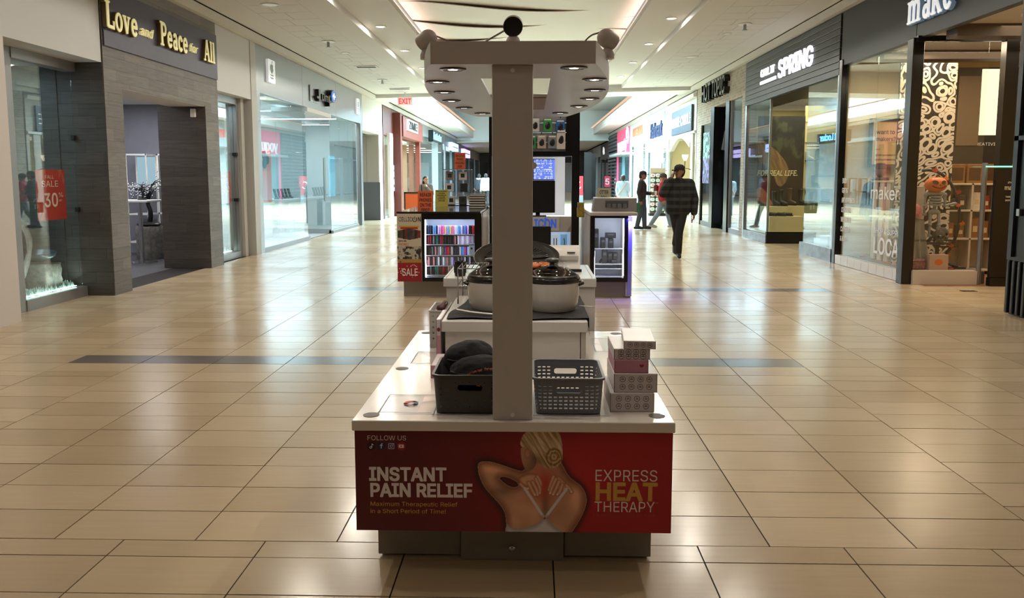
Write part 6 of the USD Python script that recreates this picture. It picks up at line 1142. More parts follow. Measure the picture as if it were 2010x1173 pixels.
sg = put(tw, 'sign_panel', bx(0, .4, -.03, -.02, .74, .945), mat('sign_pale', '#c9c3b8', .4)); BLUEL = mat('letter_blue', '#2a55c8', .4, emit=.5)
put(sg, 'lettering', J(txt('ICON', .13, (.02, -.031, .785), 'xz', .004, True, width=.33)), BLUEL); put(sg, 'power_mark', bx(.185, .2, -.04, -.031, .83, .945), BLUEL); put(sg, 'lettering', txt('CELL', .13, (-.33, -.031, .785), 'xz', .004, True, width=.33), BLUEL)
for nm, x0, x1, y, z0, z1, lab in (('monitor', -.17, .31, 11.6, 1.05, 1.5, 'black monitor back in the lit opening of the kiosk tower'), ('monitor', -.2, .25, 11.4, .58, .87, 'black screen below the blue sign of the kiosk tower')):
    t = thing(nm, lab, 'monitor', ((x0 + x1) / 2, y, z0)); w = (x1 - x0) / 2; put(t, 'shell', cb(-w, w, -.02, .02, 0, z1 - z0, .008), BLACK); put(t, 'stand', J(bx(-.03, .03, .02, .05, -.05 if z0 > 1 else -.368, .2), bx(-.12, .12, -.08, .1, -.05 if z0 > 1 else -.368, -.04 if z0 > 1 else -.355)), BLACKM)
pack = [(.03, 2.22, '#c9cdd2', 'white'), (.22, 2.22, '#3f9a55', 'green and white'), (.41, 2.2, '#2f6fb8', 'blue'), (-.02, 1.97, '#2f8f5a', 'green'), (.13, 1.97, '#b8a8a2', 'white and red'), (.29, 1.97, '#7f858c', 'grey'), (.42, 1.96, '#d0c9c4', 'tall white')]
for i, (x, z, c_, lab) in enumerate(pack):
    h_ = .2 if i < 6 else .3; w = .065
    t = thing('hanging_pack', '%s accessory pack hanging on the %s row of the kiosk tower' % (lab, 'upper' if i < 3 else 'lower'), 'pack', (x, 12.5 + .02, z)); put(t, 'card', cb(-w, w, -.02, .0, 0, h_, .006), mat('pack_' + c_[1:], c_, .4)); put(t, 'blister', hull(np.vstack([ball((0, -.02, h_ * .42), .035, 1, (1.1, .6, 1.3))[0], ball((.01, -.02, h_ * .6), .025, 1)[0]])), mat('pack_dark', '#1d1f22', .3), smooth=True); put(t, 'hook', tube([(0, .04, h_ + .03), (0, -.03, h_ + .03), (0, -.035, h_ + .045)], .006), BLACK); put(t, 'print', bx(-w * .8, w * .8, -.0206, -.02, h_ * .85, h_ * .95), SPOTM)
lit = put(tw, 'low_display', J(bx(.27, .57, -.03, -.02, .4, .72)), mat('low_lit', '#9fb9d6', .4, emit=.5))
for i, x in enumerate((.34, .47)):
    t = thing('cable_pack', '%s cable pack in the low lit panel under the blue sign' % ('paired white', 'single blue')[i], 'pack', (x, 12.46, .43)); put(t, 'card', cb(-.05, .05, -.02, .0, 0, .26, .005), mat('cable_card_%d' % i, ('#c5d4e2', '#7fb2dc')[i], .4, emit=.3)); put(t, 'cable', J(*[tube(smooth_path([(dx, -.022, .2), (dx + .015 * i, -.022, .14), (dx, -.022, .06)], 2), .006, 6) for dx in ((-.02, .02) if i == 0 else (0,))]), DK)
# ---- signs and goods on the counters
ORG = mat('orange_card', '#d9622f', .6); YEL = mat('yellow_card', '#b8ab4a', .6)
def table_sign(loc, w, h, m, lab, lines, lh, lw):
    t = thing('counter_sign', lab, 'sign', loc); put(t, 'card', rot(bx(-w / 2, w / 2, 0, .004, 0, h), (1, 0, 0), -6), m); put(t, 'foot', bx(-w / 2, w / 2, -.0, .07, 0, .004), CLEAR)
    for i, s in enumerate(lines): put(t, 'lettering', rot(txt(s, lh, (0, -.0005, h - lh * 1.55 * (i + 1) - lh * .1), 'xz', .001, True, center=True, width=w * lw[i]), (1, 0, 0), -6), DK)
table_sign((-1.375, 10.54, 1.111), .2, .26, ORG, 'orange repair-phones card on the near counter corner', ('REPAIR', 'PHONES', 'ON THE', 'SPOT'), .042, (.72, .78, .72, .55))
table_sign((-1.35, 12.2, 1.111), .19, .25, YEL, 'yellow notice card behind the orange repair card', ('Phone Terms Service', 'Information', 'screens batteries ports', 'all repairs tested', 'no refunds on parts', 'ask for a quote'), .018, (.8, .5, .7, .5, .6, .5))
ts = thing('glass_shelf_unit', 'glass shelf unit of phone accessories on the repair kiosk counter', 'shelf', (-1.17, 12.9, 1.111))
for z in (0, .2, .38, .55): put(ts, 'shelf_pane', bx(-.22, .22, -.12, .12, z, z + .008), BLACK if z in (0, .55) else CLEAR)
put(ts, 'post', J(*[bx(x, x + .01, y, y + .01, 0, .55) for x in (-.22, .21) for y in (-.12, .11)]), STEEL)
for i, (x, z, c_, lab) in enumerate(((-.12, .39, '#8a7f78', 'grey watch box'), (.08, .39, '#d0cfcc', 'white earphone box'), (-.13, .21, '#c9c9cc', 'white boxed lens'), (.1, .21, '#2a2a2c', 'black game pad'), (-.1, .01, '#b9bcc0', 'pale charger box'), (.08, .01, '#3d3f44', 'dark speaker'))):
    t = thing('accessory_box', '%s on the %s pane of the glass shelf unit' % (lab, ('top', 'top', 'middle', 'middle', 'lowest', 'lowest')[i]), 'box', (-1.17 + x, 12.88, 1.111 + z - .001)); put(t, 'carton', cb(-.06, .06, -.04, .04, 0, .13, .006), mat('acc_' + c_[1:], c_, .4)); put(t, 'window', bx(-.03, .03, -.041, -.04, .04, .1), DK)
table_sign((-1.13, 12.82, 1.67), .17, .25, ORG, 'orange unlocked-phones card on top of the glass shelf unit', ('UNLOCKED', 'PHONES', 'AVAILABLE', 'NOW'), .036, (.85, .62, .85, .4))
t = thing('card_printer', 'grey boxy machine on the end counter below the lettered stand card', 'machine', (1.08, 10.95, 1.101)); put(t, 'body', hull([(-.29, -.1, 0), (.28, -.1, 0), (.28, .2, 0), (-.29, .2, 0), (-.27, -.1, .17), (.28, -.1, .17), (.28, .2, .18), (-.27, .2, .18)]), mat('machine_grey', '#8f8a8a', .4)); put(t, 'slot', bx(-.13, .17, -.104, -.1, .05, .14), mat('machine_slot', '#4f5054', .4)); put(t, 'tray', J(*[bx(-.11 + .07 * k, -.06 + .07 * k, -.12, -.104, .05, .1) for k in range(4)]), STEEL)
table_sign((.98, 11.4, 1.1), .19, .3, mat('pale_card', '#a8a48a', .6), 'pale stand card lettered for rugged cases above the grey machine', ('OTTER', 'BOX'), .05, (.62, .4))
t = thing('yellow_tin', 'yellow patterned boxes stacked beside the grey machine', 'box', (.93 - .27, 11.4, 1.0)); put(t, 'carton', cb(-.05, .05, -.05, .05, 0, .13, .004), mat('tin_yellow', '#a08a30', .5, var=.5, scale=30)); put(t, 'lid', cb(-.045, .045, -.045, .045, .13, .2, .004), mat('tin_yellow2', '#8f7f28', .5, var=.5, scale=30))
for i in range(6):
    t = thing('folder', 'dark folder, %s from the bottom of the pile beside the tower column' % ordn[i].replace('nearest', 'first'), 'folder', (-.78 + .008 * (i % 2), 11.6, 1.111 + .034 * i), group='pile of folders'); put(t, 'cover', cb(-.11, .11, -.14, .14, 0, .032, .003), mat('folder_%d' % (i % 3), ('#2b2a28', '#47423b', '#1c1d20')[i % 3], .5)); put(t, 'pages', bx(-.105, .105, -.141, -.13, .006, .026), mat('paper', '#b9b3a5', .7))
# ================================================================ people
MS = lambda c, r: manifold3d.Manifold.sphere(float(r), 20).translate(tuple(map(float, c)))
def chain(pts, rs):
    out = None
    for (a, b), (ra, rb) in zip(zip(pts[:-1], pts[1:]), zip(rs[:-1], rs[1:])):
        h = manifold3d.Manifold.batch_hull([MS(a, ra), MS(b, rb)]); out = h if out is None else out + h
    return out
def hullm(*cr): return manifold3d.Manifold.batch_hull([MS(c, r) for c, r in cr])
def skin_of(m, L=.03, it=10):
    t_ = trimesh.Trimesh(*mf(m.refine_to_length(L))); t_.merge_vertices(); trimesh.smoothing.filter_taubin(t_, iterations=it); return np.array(t_.vertices), np.array(t_.faces)
def hand(w, d, nrm, curl=.5, side=1):
    """Palm and five fingers from the wrist w along d; nrm points out of the palm."""
    w, d, nrm = (np.asarray(q, float) for q in (w, d, nrm)); d = d / np.linalg.norm(d); nrm = nrm - d * (nrm @ d); nrm /= np.linalg.norm(nrm); s = np.cross(d, nrm) * side
    m = hullm((w, .026), (w + d * .05 + s * .026, .016), (w + d * .05 - s * .026, .016), (w + d * .085 + s * .028, .013), (w + d * .085 - s * .028, .013))
    for k, ln in enumerate((.068, .078, .073, .058)):
        b = w + d * .084 + s * (.027 - .018 * k); p = [b]; a = 0
        for q in (.45, .32, .23): a += curl * .75; p.append(p[-1] + (d * math.cos(a) + nrm * math.sin(a)) * ln * q)
        m = m + chain(p, [.0098, .009, .0085, .0075])
    b = w + d * .03 + s * .028; return m + chain([b, b + (s * .6 + d * .7 + nrm * .2) * .035, b + (s * .5 + d * .95 + nrm * (.2 + curl * .5)) * .062], [.013, .0105, .0085])
SKIN = {k: mat('skin_' + k, c, .5) for k, c in (('tan', '#8a5f48'), ('fair', '#b58467'), ('pale', '#c39a7f'))}
def person(label, loc, rz, J_, skin='tan', top=None, trouser=None, shoe=None, bulk=.0, hem=.84, hair=None, cap=None, beanie=None, hands=((.5, 1), (.5, 1)), longhair=False, cuff=1.0):
    t = thing('person', label, 'person', loc, rz); j = {k: np.array(v, float) for k, v in J_.items()}
    hd, tw_ = j['head'], math.radians(J_['turn']) if 'turn' in J_ else 0.0
    R = lambda v: np.array([v[0] * math.cos(tw_) - v[1] * math.sin(tw_), v[0] * math.sin(tw_) + v[1] * math.cos(tw_), v[2]]) + hd
    head = hullm((R((0, .015, .025)), .088), (R((0, .03, 0)), .082), (R((0, -.035, -.07)), .047), (R((0, -.02, .04)), .075)) + hullm((R((0, -.083, .012)), .012), (R((0, -.1, -.022)), .014)) + hullm((R((0, -.075, -.068)), .016), (R((.018, -.07, -.068)), .012), (R((-.018, -.07, -.068)), .012))
    for s in (-1, 1): head = head + hullm((R((s * .085, .012, .012)), .014), (R((s * .083, .012, -.02)), .011))
    tor = hullm((j['sL'], .055), (j['sR'], .055), (j['chest'], .1), (j['belly'], .1)) + hullm((j['belly'], .1), (j['hL'], .09), (j['hR'], .09))
    body = head + chain([hd + [0, .03, -.06], j['neck'], j['chest']], [.055, .055, .07]) + tor
    for s, hk in (('L', hands[0]), ('R', hands[1])):
        body = body + chain([j['s' + s], j['e' + s], j['w' + s]], [.05, .04, .027]); d = j.get('d' + s, j['w' + s] - j['e' + s]); body = body + hand(j['w' + s], d, j.get('n' + s, np.array([0, -1.0, 0])), hk[0], hk[1])
        body = body + chain([j['h' + s], j['k' + s], j['a' + s]], [.08, .055, .038])
    bp = put(t, 'body', skin_of(body, .02, 6), SKIN[skin], smooth=True)
    put(bp, 'eyes', J(*[ball(R((s * .032, -.079, .012)), .011, 1) for s in (-1, 1)]), mat('eye_dark', '#171210', .2), smooth=True); put(bp, 'eyebrows', J(*[tube([R((s * .016, -.088, .032)), R((s * .034, -.086, .038)), R((s * .05, -.074, .032))], .0055, 6) for s in (-1, 1)]), mat('brow', '#221a16', .8)); put(bp, 'mouth', tube([R((-.024, -.081, -.062)), R((0, -.09, -.062)), R((.024, -.081, -.062))], .005, 6), mat('lip', '#7a463f', .5))
    b = bulk
    wd = np.array([.075 if b > .02 else .035, 0, 0])
    jt = hullm((j['sL'], .075 + b), (j['sR'], .075 + b), (j['chest'], .125 + b), (j['belly'] + wd, .12 + b), (j['belly'] - wd, .12 + b)) + hullm((j['belly'] + wd, .12 + b), (j['belly'] - wd, .12 + b), (j['hL'] + [.015, 0, hem - j['hL'][2] + .1], .1 + b), (j['hR'] + [-.015, 0, hem - j['hR'][2] + .1], .1 + b)) + hullm((j['neck'] + [0, .01, -.035], .07 + b * .5), (j['chest'], .1))
    jt = jt.trim_by_plane((0, 0, 1), hem)
    for s in 'LR':
        e, w = j['e' + s], j['w' + s]; jt = jt + chain([j['s' + s], e, e + (w - e) * cuff * .93], [.075 + b * .9, .06 + b * .8, .046 + b * .6])
    put(t, 'top', skin_of(jt, .03, 8), top, smooth=True)
    lg = None
    for s in 'LR':
        c = chain([j['h' + s] + [0, 0, .02], j['k' + s], j['a' + s]], [.105, .078, .062]); lg = c if lg is None else lg + c
    lg = lg + hullm((j['hL'] + [0, 0, .05], .1), (j['hR'] + [0, 0, .05], .1)); put(t, 'trousers', skin_of(lg, .035, 8), trouser, smooth=True)
    for s in 'LR':
        a, q = j['a' + s], j['t' + s]; d = (q - a) * [1, 1, 0]; d = d / (np.linalg.norm(d) + 1e-9); heel = a - d * .06 + [0, 0, -.045]
        sh = hullm((heel, .04), (q - d * .03 + [0, 0, .006], .036), (q - d * .11 + [0, 0, .02], .048), (a + [0, 0, -.02], .048)).trim_by_plane((0, 0, 1), min(heel[2] - .04, q[2] - .03)) if True else None
        put(t, 'shoe', skin_of(sh, .025, 4), shoe, smooth=True)
    if hair: put(t, 'hair', skin_of(hullm((R((0, .03, .04)), .094), (R((0, .045, .0)), .088), (R((0, .0, .06)), .08)) + (chain([R((0, .06, 0)), R((.0, .1, -.12)), R((0, .1, -.22))], [.08, .075, .05]) if longhair else hullm((R((0, .05, -.02)), .08), (R((0, .06, -.05)), .06))), .03, 4), hair, smooth=True)
    if cap:
        v = lathe([(.098, 0), (.1, .03), (.09, .07), (.06, .1), (0, .112)], 28)[0]; v = v * [.97, 1.12, 1.0] + [0, .012, .035]; v = np.array([R(q) for q in v]); cp = put(t, 'cap', (v, lathe([(.098, 0), (.1, .03), (.09, .07), (.06, .1), (0, .112)], 28)[1]), cap, smooth=True)
        v, f = prism(smooth_poly([(-.075, 0), (-.07, -.06), (-.03, -.1), (.03, -.1), (.07, -.06), (.075, 0)], 2), .008, 'xy', (0, -.075, .035)); v[:, 2] -= (v[:, 0] ** 2) * 3 + (v[:, 1] + .075) * -.15 * 0; put(cp, 'brim', (np.array([R(q) for q in v]), f), cap)
    if beanie:
        p_ = [(.1, -.01), (.108, .02), (.104, .06), (.08, .1), (.04, .12), (0, .125)]; v, f = lathe(p_, 28); v = v * [.95, 1.08, 1] + [0, .015, .01]; put(t, 'beanie', (np.array([R(q) for q in v]), f), beanie, smooth=True)
    return t
STAND = dict(head=(0, -.01, 1.6), neck=(0, .01, 1.47), chest=(0, .0, 1.3), belly=(0, 0, 1.08), sL=(.17, 0, 1.4), sR=(-.17, 0, 1.4), eL=(.23, .02, 1.12), eR=(-.23, .02, 1.12), wL=(.25, -.06, .88), wR=(-.25, -.06, .88), hL=(.09, 0, .92), hR=(-.09, 0, .92), kL=(.09, -.02, .5), kR=(-.09, -.02, .5), aL=(.09, .02, .09), aR=(-.09, .02, .09), tL=(.11, -.18, .04), tR=(-.11, -.18, .04))
plaid = usdkit.material(stage, '/World/Looks/plaid_jacket', {'tc': ('texture_coordinate', {}), 'sx': ('separate_xyz', {}), 'mz': ('math', {'math_type': 'multiply', 'value2': 46.0}), 'sz': ('math', {'math_type': 'sine'}), 'mx': ('math', {'math_type': 'multiply', 'value2': 46.0}), 'sn': ('math', {'math_type': 'sine'}), 'gz': ('math', {'math_type': 'greater_than', 'value2': .15}), 'gx': ('math', {'math_type': 'greater_than', 'value2': .55}),
    'wz': ('math', {'math_type': 'multiply', 'value2': .75}), 'ad': ('math', {'math_type': 'multiply_add', 'value2': .2}), 'r': ('rgb_ramp', {'ramp': [(0, C('#101012')), (1, C('#333637'))]}), 'no': ('noise_texture', {'scale': 60.0}), 'bu': ('bump', {'strength': .3, 'distance': .01}), 'p': ('principled_bsdf', {'roughness': .9})},
    [('tc.object', 'sx.vector'), ('sx.z', 'mz.value1'), ('mz.value', 'sz.value1'), ('sz.value', 'gz.value1'), ('sx.x', 'mx.value1'), ('mx.value', 'sn.value1'), ('sn.value', 'gx.value1'), ('gz.value', 'wz.value1'), ('gx.value', 'ad.value1'), ('wz.value', 'ad.value3'), ('ad.value', 'r.fac'), ('r.color', 'p.base_color'), ('tc.object', 'no.vector'), ('no.fac', 'bu.height'), ('bu.normal', 'p.normal')], surface='p.BSDF')
DENIM = mat('denim', '#46505c', .8, var=.15, scale=10); DENIML = mat('denim_light', '#8494a4', .8, var=.15, scale=10); BLKJ = mat('jeans_black', '#0f0f12', .8); SHB = mat('shoe_black', '#141312', .5); SHW = mat('shoe_white', '#b9b4b0', .5); CAPB = mat('cap_black', '#111113', .8); KNIT = mat('beanie_olive', '#4a4438', .9)
man = person('person in a black cap and dark plaid jacket walking towards the viewer, hand at face', (2.8, 15.95, 0), 0, dict(STAND, turn=-48, head=(-.01, -.04, 1.645), neck=(0, 0, 1.51), chest=(0, 0, 1.33), belly=(.0, .0, 1.06), sL=(.2, .02, 1.41), sR=(-.2, .02, 1.41), eL=(.31, .06, 1.12), wL=(.29, -.05, .86), dL=(.0, -.15, -1), nL=(-1, 0, 0), eR=(-.31, -.1, 1.24), wR=(-.17, -.13, 1.5), dR=(.2, .1, 1), nR=(1, .5, 0), hL=(.09, 0, .92), hR=(-.09, 0, .92), kL=(.0, -.12, .5), aL=(-.01, -.16, .1), tL=(-.02, -.36, .04), kR=(-.0, .06, .48), aR=(.02, .4, .24), tR=(.02, .3, .06)), 'tan', plaid, BLKJ, SHB, bulk=.035, hem=.83, hair=CAPB, cap=CAPB, hands=((.5, -1), (.7, 1)))
put(man, 'hood', tube([(.11 * math.cos(a), .06 + .09 * math.sin(a), 1.47 - .02 * math.sin(a)) for a in np.linspace(-.3, PI + .3, 16)], .045, 8), plaid, smooth=True); put(man, 'zip', bx(-.006, .006, -.175, -.165, .9, 1.35), BLACKM)
put(man, 'phone', rot(cb(-.135, -.122, -.18, -.105, 1.55, 1.69, .004), (0, 1, 0), 8, (-.13, -.14, 1.6)), BLACK)
SWTR = mat('sweater_dark', '#2c2628', .85)
m2 = person('person in a black cap, dark sweater and jeans facing the cream shops with a cup', (3.22, 24.5, 0), 75, dict(STAND, turn=-12, head=(0, -.03, 1.585), neck=(0, .02, 1.45), sL=(.17, .01, 1.37), sR=(-.17, .01, 1.37), chest=(0, 0, 1.28), eL=(.22, .03, 1.08), wL=(.16, -.24, 1.06), dL=(-.1, -1, .1), nL=(-1, 0, 0), eR=(-.22, .06, 1.1), wR=(-.22, .0, .86), dR=(0, -.1, -1), nR=(1, 0, 0), kL=(.08, -.06, .5), aL=(.08, -.08, .09), tL=(.09, -.28, .04), kR=(-.08, .03, .5), aR=(-.08, .12, .1), tR=(-.09, -.07, .04)), 'tan', SWTR, DENIM, SHB, bulk=.01, hem=.86, hair=CAPB, cap=CAPB, hands=((.9, 1), (.6, -1)))
t = thing('paper_cup', 'white paper cup held out by the person in the dark sweater', 'cup', (3.22 + .40, 24.5 - .05, 1.0)); put(t, 'cup', lathe([(0, 0), (.03, 0), (.042, .12), (.04, .12), (.028, .004), (0, .004)], 20), SPOTM, smooth=40); put(t, 'lid', lathe([(.043, .118), (.044, .128), (.036, .136), (0, .136)], 20), SPOTM, smooth=40)
t = thing('shopping_bag', 'dark green carrier bag hanging from the hand of the person in the dark sweater', 'bag', (2.92, 24.18, .5)); put(t, 'body', hull([(-.16, -.06, 0), (.16, -.06, 0), (.16, .06, 0), (-.16, .06, 0), (-.2, -.03, .3), (.2, -.03, .3), (.2, .03, .3), (-.2, .03, .3)]), mat('bag_green', '#1f5a3a', .5, var=.3, scale=9)); put(t, 'handle', J(tube([(-.1, 0, .3), (-.04, 0, .4), (.04, 0, .4), (.1, 0, .3)], .008)), SPOTM); put(t, 'print', J(bx(-.08, -.05, -.066, -.06, .12, .26), bx(.0, .03, -.062, -.056, .1, .24)), SPOTM)
REDJ = mat('jacket_red', '#b23038', .75)
m3 = person('person in a red jacket, beanie and pale jeans striding behind the plaid jacket', (3.93, 25.2, 0), 80, dict(STAND, head=(0, -.03, 1.53), neck=(0, .0, 1.4), sL=(.16, 0, 1.33), sR=(-.16, 0, 1.33), chest=(0, 0, 1.22), belly=(0, 0, 1.02), eL=(.23, .05, 1.05), wL=(.22, -.08, .85), eR=(-.24, .06, 1.06), wR=(-.24, -.02, .86), nL=(-1, 0, 0), nR=(1, 0, 0), hL=(.08, 0, .86), hR=(-.08, 0, .86), kL=(.08, -.16, .5), aL=(.08, -.26, .1), tL=(.09, -.45, .04), kR=(-.08, .1, .48), aR=(-.08, .33, .12), tR=(-.09, .14, .04)), 'fair', REDJ, DENIML, SHW, bulk=.02, hem=.78, beanie=KNIT, hands=((.5, -1), (.5, 1)))
put(m3, 'shoulder_bag', cb(-.15, .15, .13, .26, .98, 1.32, .04), mat('backpack', '#6a1f26', .8))
SHBL = mat('shirt_blue', '#9fb6cf', .8)
m4 = person('person in a pale blue shirt seen from behind with a tan crossbody strap', (3.47, 32, 0), 180, dict(STAND, head=(0, -.01, 1.5), neck=(0, .01, 1.37), sL=(.17, 0, 1.3), sR=(-.17, 0, 1.3), chest=(0, 0, 1.2), belly=(0, 0, 1.0), eL=(.22, -.02, 1.05), wL=(.2, -.16, .9), eR=(-.22, -.02, 1.05), wR=(-.2, -.14, .9), hL=(.09, 0, .86), hR=(-.09, 0, .86)), 'fair', SHBL, DENIML, SHW, bulk=.015, hem=.75, hair=mat('hair_brown', '#2a1f18', .7), hands=((.5, -1), (.5, 1)))
put(m4, 'strap', tube(smooth_path([(-.17, .02, 1.39), (-.08, .155, 1.25), (.08, .16, 1.02), (.2, .08, .85)], 2), .016, 6), mat('strap_tan', '#b98a68', .7), smooth=True)
GREY = mat('cardigan_grey', '#77716c', .85)
m5 = person('person with long dark hair and grey top, hand at chin, by the red skate shop', (-3.62, 28, 0), -12, dict(STAND, turn=50, head=(0, -.02, 1.44), neck=(0, .01, 1.31), sL=(.16, 0, 1.24), sR=(-.16, 0, 1.24), chest=(0, 0, 1.14), belly=(0, 0, .95), eL=(.22, -.02, .98), wL=(.1, -.2, 1.2), dL=(-.5, .1, 1), nL=(-1, .3, 0), eR=(-.22, .02, .98), wR=(-.18, -.1, .8), hL=(.09, 0, .8), hR=(-.09, 0, .8), kL=(.09, -.02, .44), kR=(-.09, -.02, .44)), 'pale', GREY, BLKJ, SHB, bulk=.005, hem=.74, hair=mat('hair_dark', '#1d1512', .6), longhair=True, hands=((.7, 1), (.5, 1)))
put(m5, 'bag_strap', tube([(-.13, -.1, 1.28), (-.12, -.125, 1.1), (-.14, -.1, .95)], .014), BLACKM)
NAV = mat('coat_navy', '#1d222c', .8)
for i, (x, y, c_, lab) in enumerate(((-3.05, 47, NAV, 'person in a dark coat with a white hood, far off before the end store'), (-2.5, 44, mat('coat_pale', '#8f969e', .8), 'person in a pale jacket far off beside the kiosk column'), (-3.4, 52, mat('coat_grey', '#4d5158', .8), 'person in a grey coat farthest along the left shops'))):
    q = person(lab, (x, y, 0), 160 + 30 * i, dict(STAND, kL=(.08, -.12, .5), aL=(.08, -.18, .1), tL=(.09, -.36, .04), kR=(-.08, .04, .5), aR=(-.08, .2, .12), tR=(-.09, .02, .04)), 'fair', c_, BLKJ, SHB, bulk=.03, hem=.8, hair=CAPB, hands=((.5, -1), (.5, 1)))
    if i == 0: put(q, 'hood', tube([(.1 * math.cos(a), .05 + .08 * math.sin(a), 1.44) for a in np.linspace(-.3, PI + .3, 12)], .05, 8), SPOTM, smooth=True)
# ================================================================ shops further along, past the steel and brick fronts
def far_shop(s, y0, y1, zt, zf, fm, lab, gl=None, inten=1.2, col=COOL, wl='#cfd6d8', fl='#9aa0a2', open_=None, depth=2.6):
    """Fascia board, end posts, glazed front in panes and a lit room behind."""
    wall = XL if s < 0 else XR; t = thing('storefront', lab, 'storefront'); k = lambda a, b: sorted((wall + s * a, wall + s * b))
    put(t, 'fascia', bx(*k(0, .125), y0 + .05, y1 - .05, zf, zt), fm)
    for a in (y0 + .03, y1 - .2): put(t, 'post', bx(*k(0, .12), a, a + .17, 0, zf), fm)
    op = open_ or ((y0 + y1) / 2 - .8, (y0 + y1) / 2 + .8)
    for a, b in ((y0 + .2, op[0]), (op[1], y1 - .2)):
        n = max(1, int((b - a) / 1.6))
        for i in range(n):
            put(t, 'pane', bx(*k(.05, .06), a + (b - a) * i / n + .01, a + (b - a) * (i + 1) / n - .01, .1, zf), gl or GLASS)
        put(t, 'sill', bx(*k(0, .1), a, b, 0, .1), ALU)
    ROOM[0] += 1
    room(s, wall + s * .08, y0 + .05, y1 - .05, depth, zf - .01, mat('far_floor_' + fl[1:], fl, .4), mat('far_wall_' + wl[1:], wl, .6), CEILP, inten * .6, col)
    return t
def goods(s, y0, y1, depth, seed, lab):
    """A rail or rack of stock, too far to tell its pieces apart."""
    rs = np.random.RandomState(seed); wall = XL if s < 0 else XR
    for i, y in enumerate(np.arange(y0, y1, 1.5)):
        x = wall + s * (depth - .35); t = thing('clothes_rail', '%s, %s along' % (lab, ordn[min(i, 11)].replace('nearest', 'first')), 'rack', (x, y, 0), group=lab)
        put(t, 'rail', J(cyl((0, 0, 1.45), (0, 1.1, 1.45), .02, n=8), cyl((0, 0, 0), (0, 0, 1.45), .02, n=8), cyl((0, 1.1, 0), (0, 1.1, 1.45), .02, n=8)), BLACKM)
        for k in range(8):
            m = rs.randint(6); put(t, 'garment', bx(-.2, .2, .06 + .13 * k, .15 + .13 * k, .65 + .2 * rs.rand(), 1.42), mat('garment_%d' % m, ('#23262b', '#6b7480', '#a9aeb4', '#3b4a66', '#7a2f33', '#d0d2d0')[m], .8))
# left
RED = mat('red_wood', '#5a2a21', .45, var=.15, scale=4)
z = far_shop(-1, 30.4, 40.4, 4.15, 3.1, RED, 'red timber skate shop front with a projecting white sign', inten=1.6, open_=(32.2, 36.5), wl='#b08a6c', fl='#8d8a86')
put(z, 'portal', J(bx(XL, XL + .35, 33.0, 38.8, 3.15, 3.95), bx(XL, XL + .3, 32.6, 33.0, 0, 4.05), bx(XL, XL + .2, 38.7, 39.1, 0, 3.2)), mat('red_portal', '#632a1e', .4)); put(z, 'white_post', bx(XL, XL + .1, 31.3, 32.0, 0, 3.2), SPOTM)
put(z, 'panel_seam', J(*[bx(XL + .15, XL + .156, y, y + .02, 3.1, 4.15) for y in (31.4, 39.6)]), BLACKM)
sg = thing('shop_sign', 'white box sign with dark lettering on the red timber skate shop', 'sign', (XL + .35, 33.9, 3.45)); put(sg, 'box', bx(0, .06, 0, 2.9, 0, .45), mat('sign_box_white', '#eef2f2', .4, emit=.7)); put(sg, 'lettering', txt('ZUMIEZ', .3, (.06, .25, .07), 'yz', .02, True, width=2.4), LB)
t = thing('shoe_poster_board', 'black and white trainers poster beside the skate shop entrance', 'poster', (XL + .02, 32.12, 1.0)); put(t, 'board', bx(0, .02, -.08, .46, 0, 1.0), mat('poster_pale', '#cfd8e2', .5)); put(t, 'print', J(*[prism(affinity.scale(Point(.19, .2 + .3 * k).buffer(.11), 2, .7), .025, 'yz') for k in range(3)]), DK)
t = thing('barrier', 'black queue barrier with orange panel before the skate shop entrance', 'barrier', (-4.3, 27.5, 0)); put(t, 'frame', J(*[bx(x, x + .04, 0, .04, 0, 1.05) for x in (0, .75)], bx(0, .79, 0, .04, 1.0, 1.05), bx(0, .79, 0, .04, .25, .3)), BLACKM); put(t, 'panel', bx(.04, .75, .015, .025, .3, 1.0), ORG)
z = far_shop(-1, 40.4, 52.2, 4.2, 3.6, ALU, 'grey-framed glass trainers shop front after the red skate shop', inten=2.0, open_=(45.5, 48.5)); goods(-1, 41, 51.5, 2.6, 1, 'clothes rail in the glass trainers shop')
sg = thing('shop_sign', 'blue glowing box sign on the glass trainers shop', 'sign', (XL + .002, 43.7, 3.4)); put(sg, 'box', bx(0, .25, 0, 4.0, 0, .6), LB); put(sg, 'lettering', txt('Foot Locker', .36, (.25, .2, .14), 'yz', .02, True, width=3.6), mat('sign_blue', '#5fb4ff', .4, emit=3.0))
z = far_shop(-1, 52.2, 60, 4.2, 3.5, mat('dark_fascia', '#6d7276', .4), 'grey fascia shop with a pale blue light-box further along the left side', inten=1.6)
sg = thing('shop_sign', 'pale blue light-box sign after the blue trainers sign', 'sign', (XL + .002, 54, 3.3)); put(sg, 'box', bx(0, .25, 0, 4.6, 0, .5), mat('lightbox', '#a9c4ff', .4, emit=1.6)); put(sg, 'lettering', txt('BLUE NOTES', .25, (.25, .3, .12), 'yz', .02, True, width=4.0) if False else bx(.25, .26, .4, 4.2, .2, .24), LB)
z = far_shop(-1, 60, 72, 3.95, 3.2, mat('dark_fascia2', '#55585c', .4), 'dim grey shop front with a violet light-box near the end of the mall', inten=1.4)
sg = thing('shop_sign', 'violet-white light-box sign near the end of the left side', 'sign', (XL + .002, 63.5, 3.1)); put(sg, 'box', bx(0, .25, 0, 6.0, 0, .6), mat('lightbox2', '#c9bcff', .4, emit=1.3)); put(sg, 'bar', bx(.25, .26, .5, 5.4, .25, .3), LB)
z = far_shop(-1, 72, 85.8, 3.95, 3.2, mat('dark_fascia3', '#8a8782', .5), 'beige shop front furthest along the left side', inten=1.2)
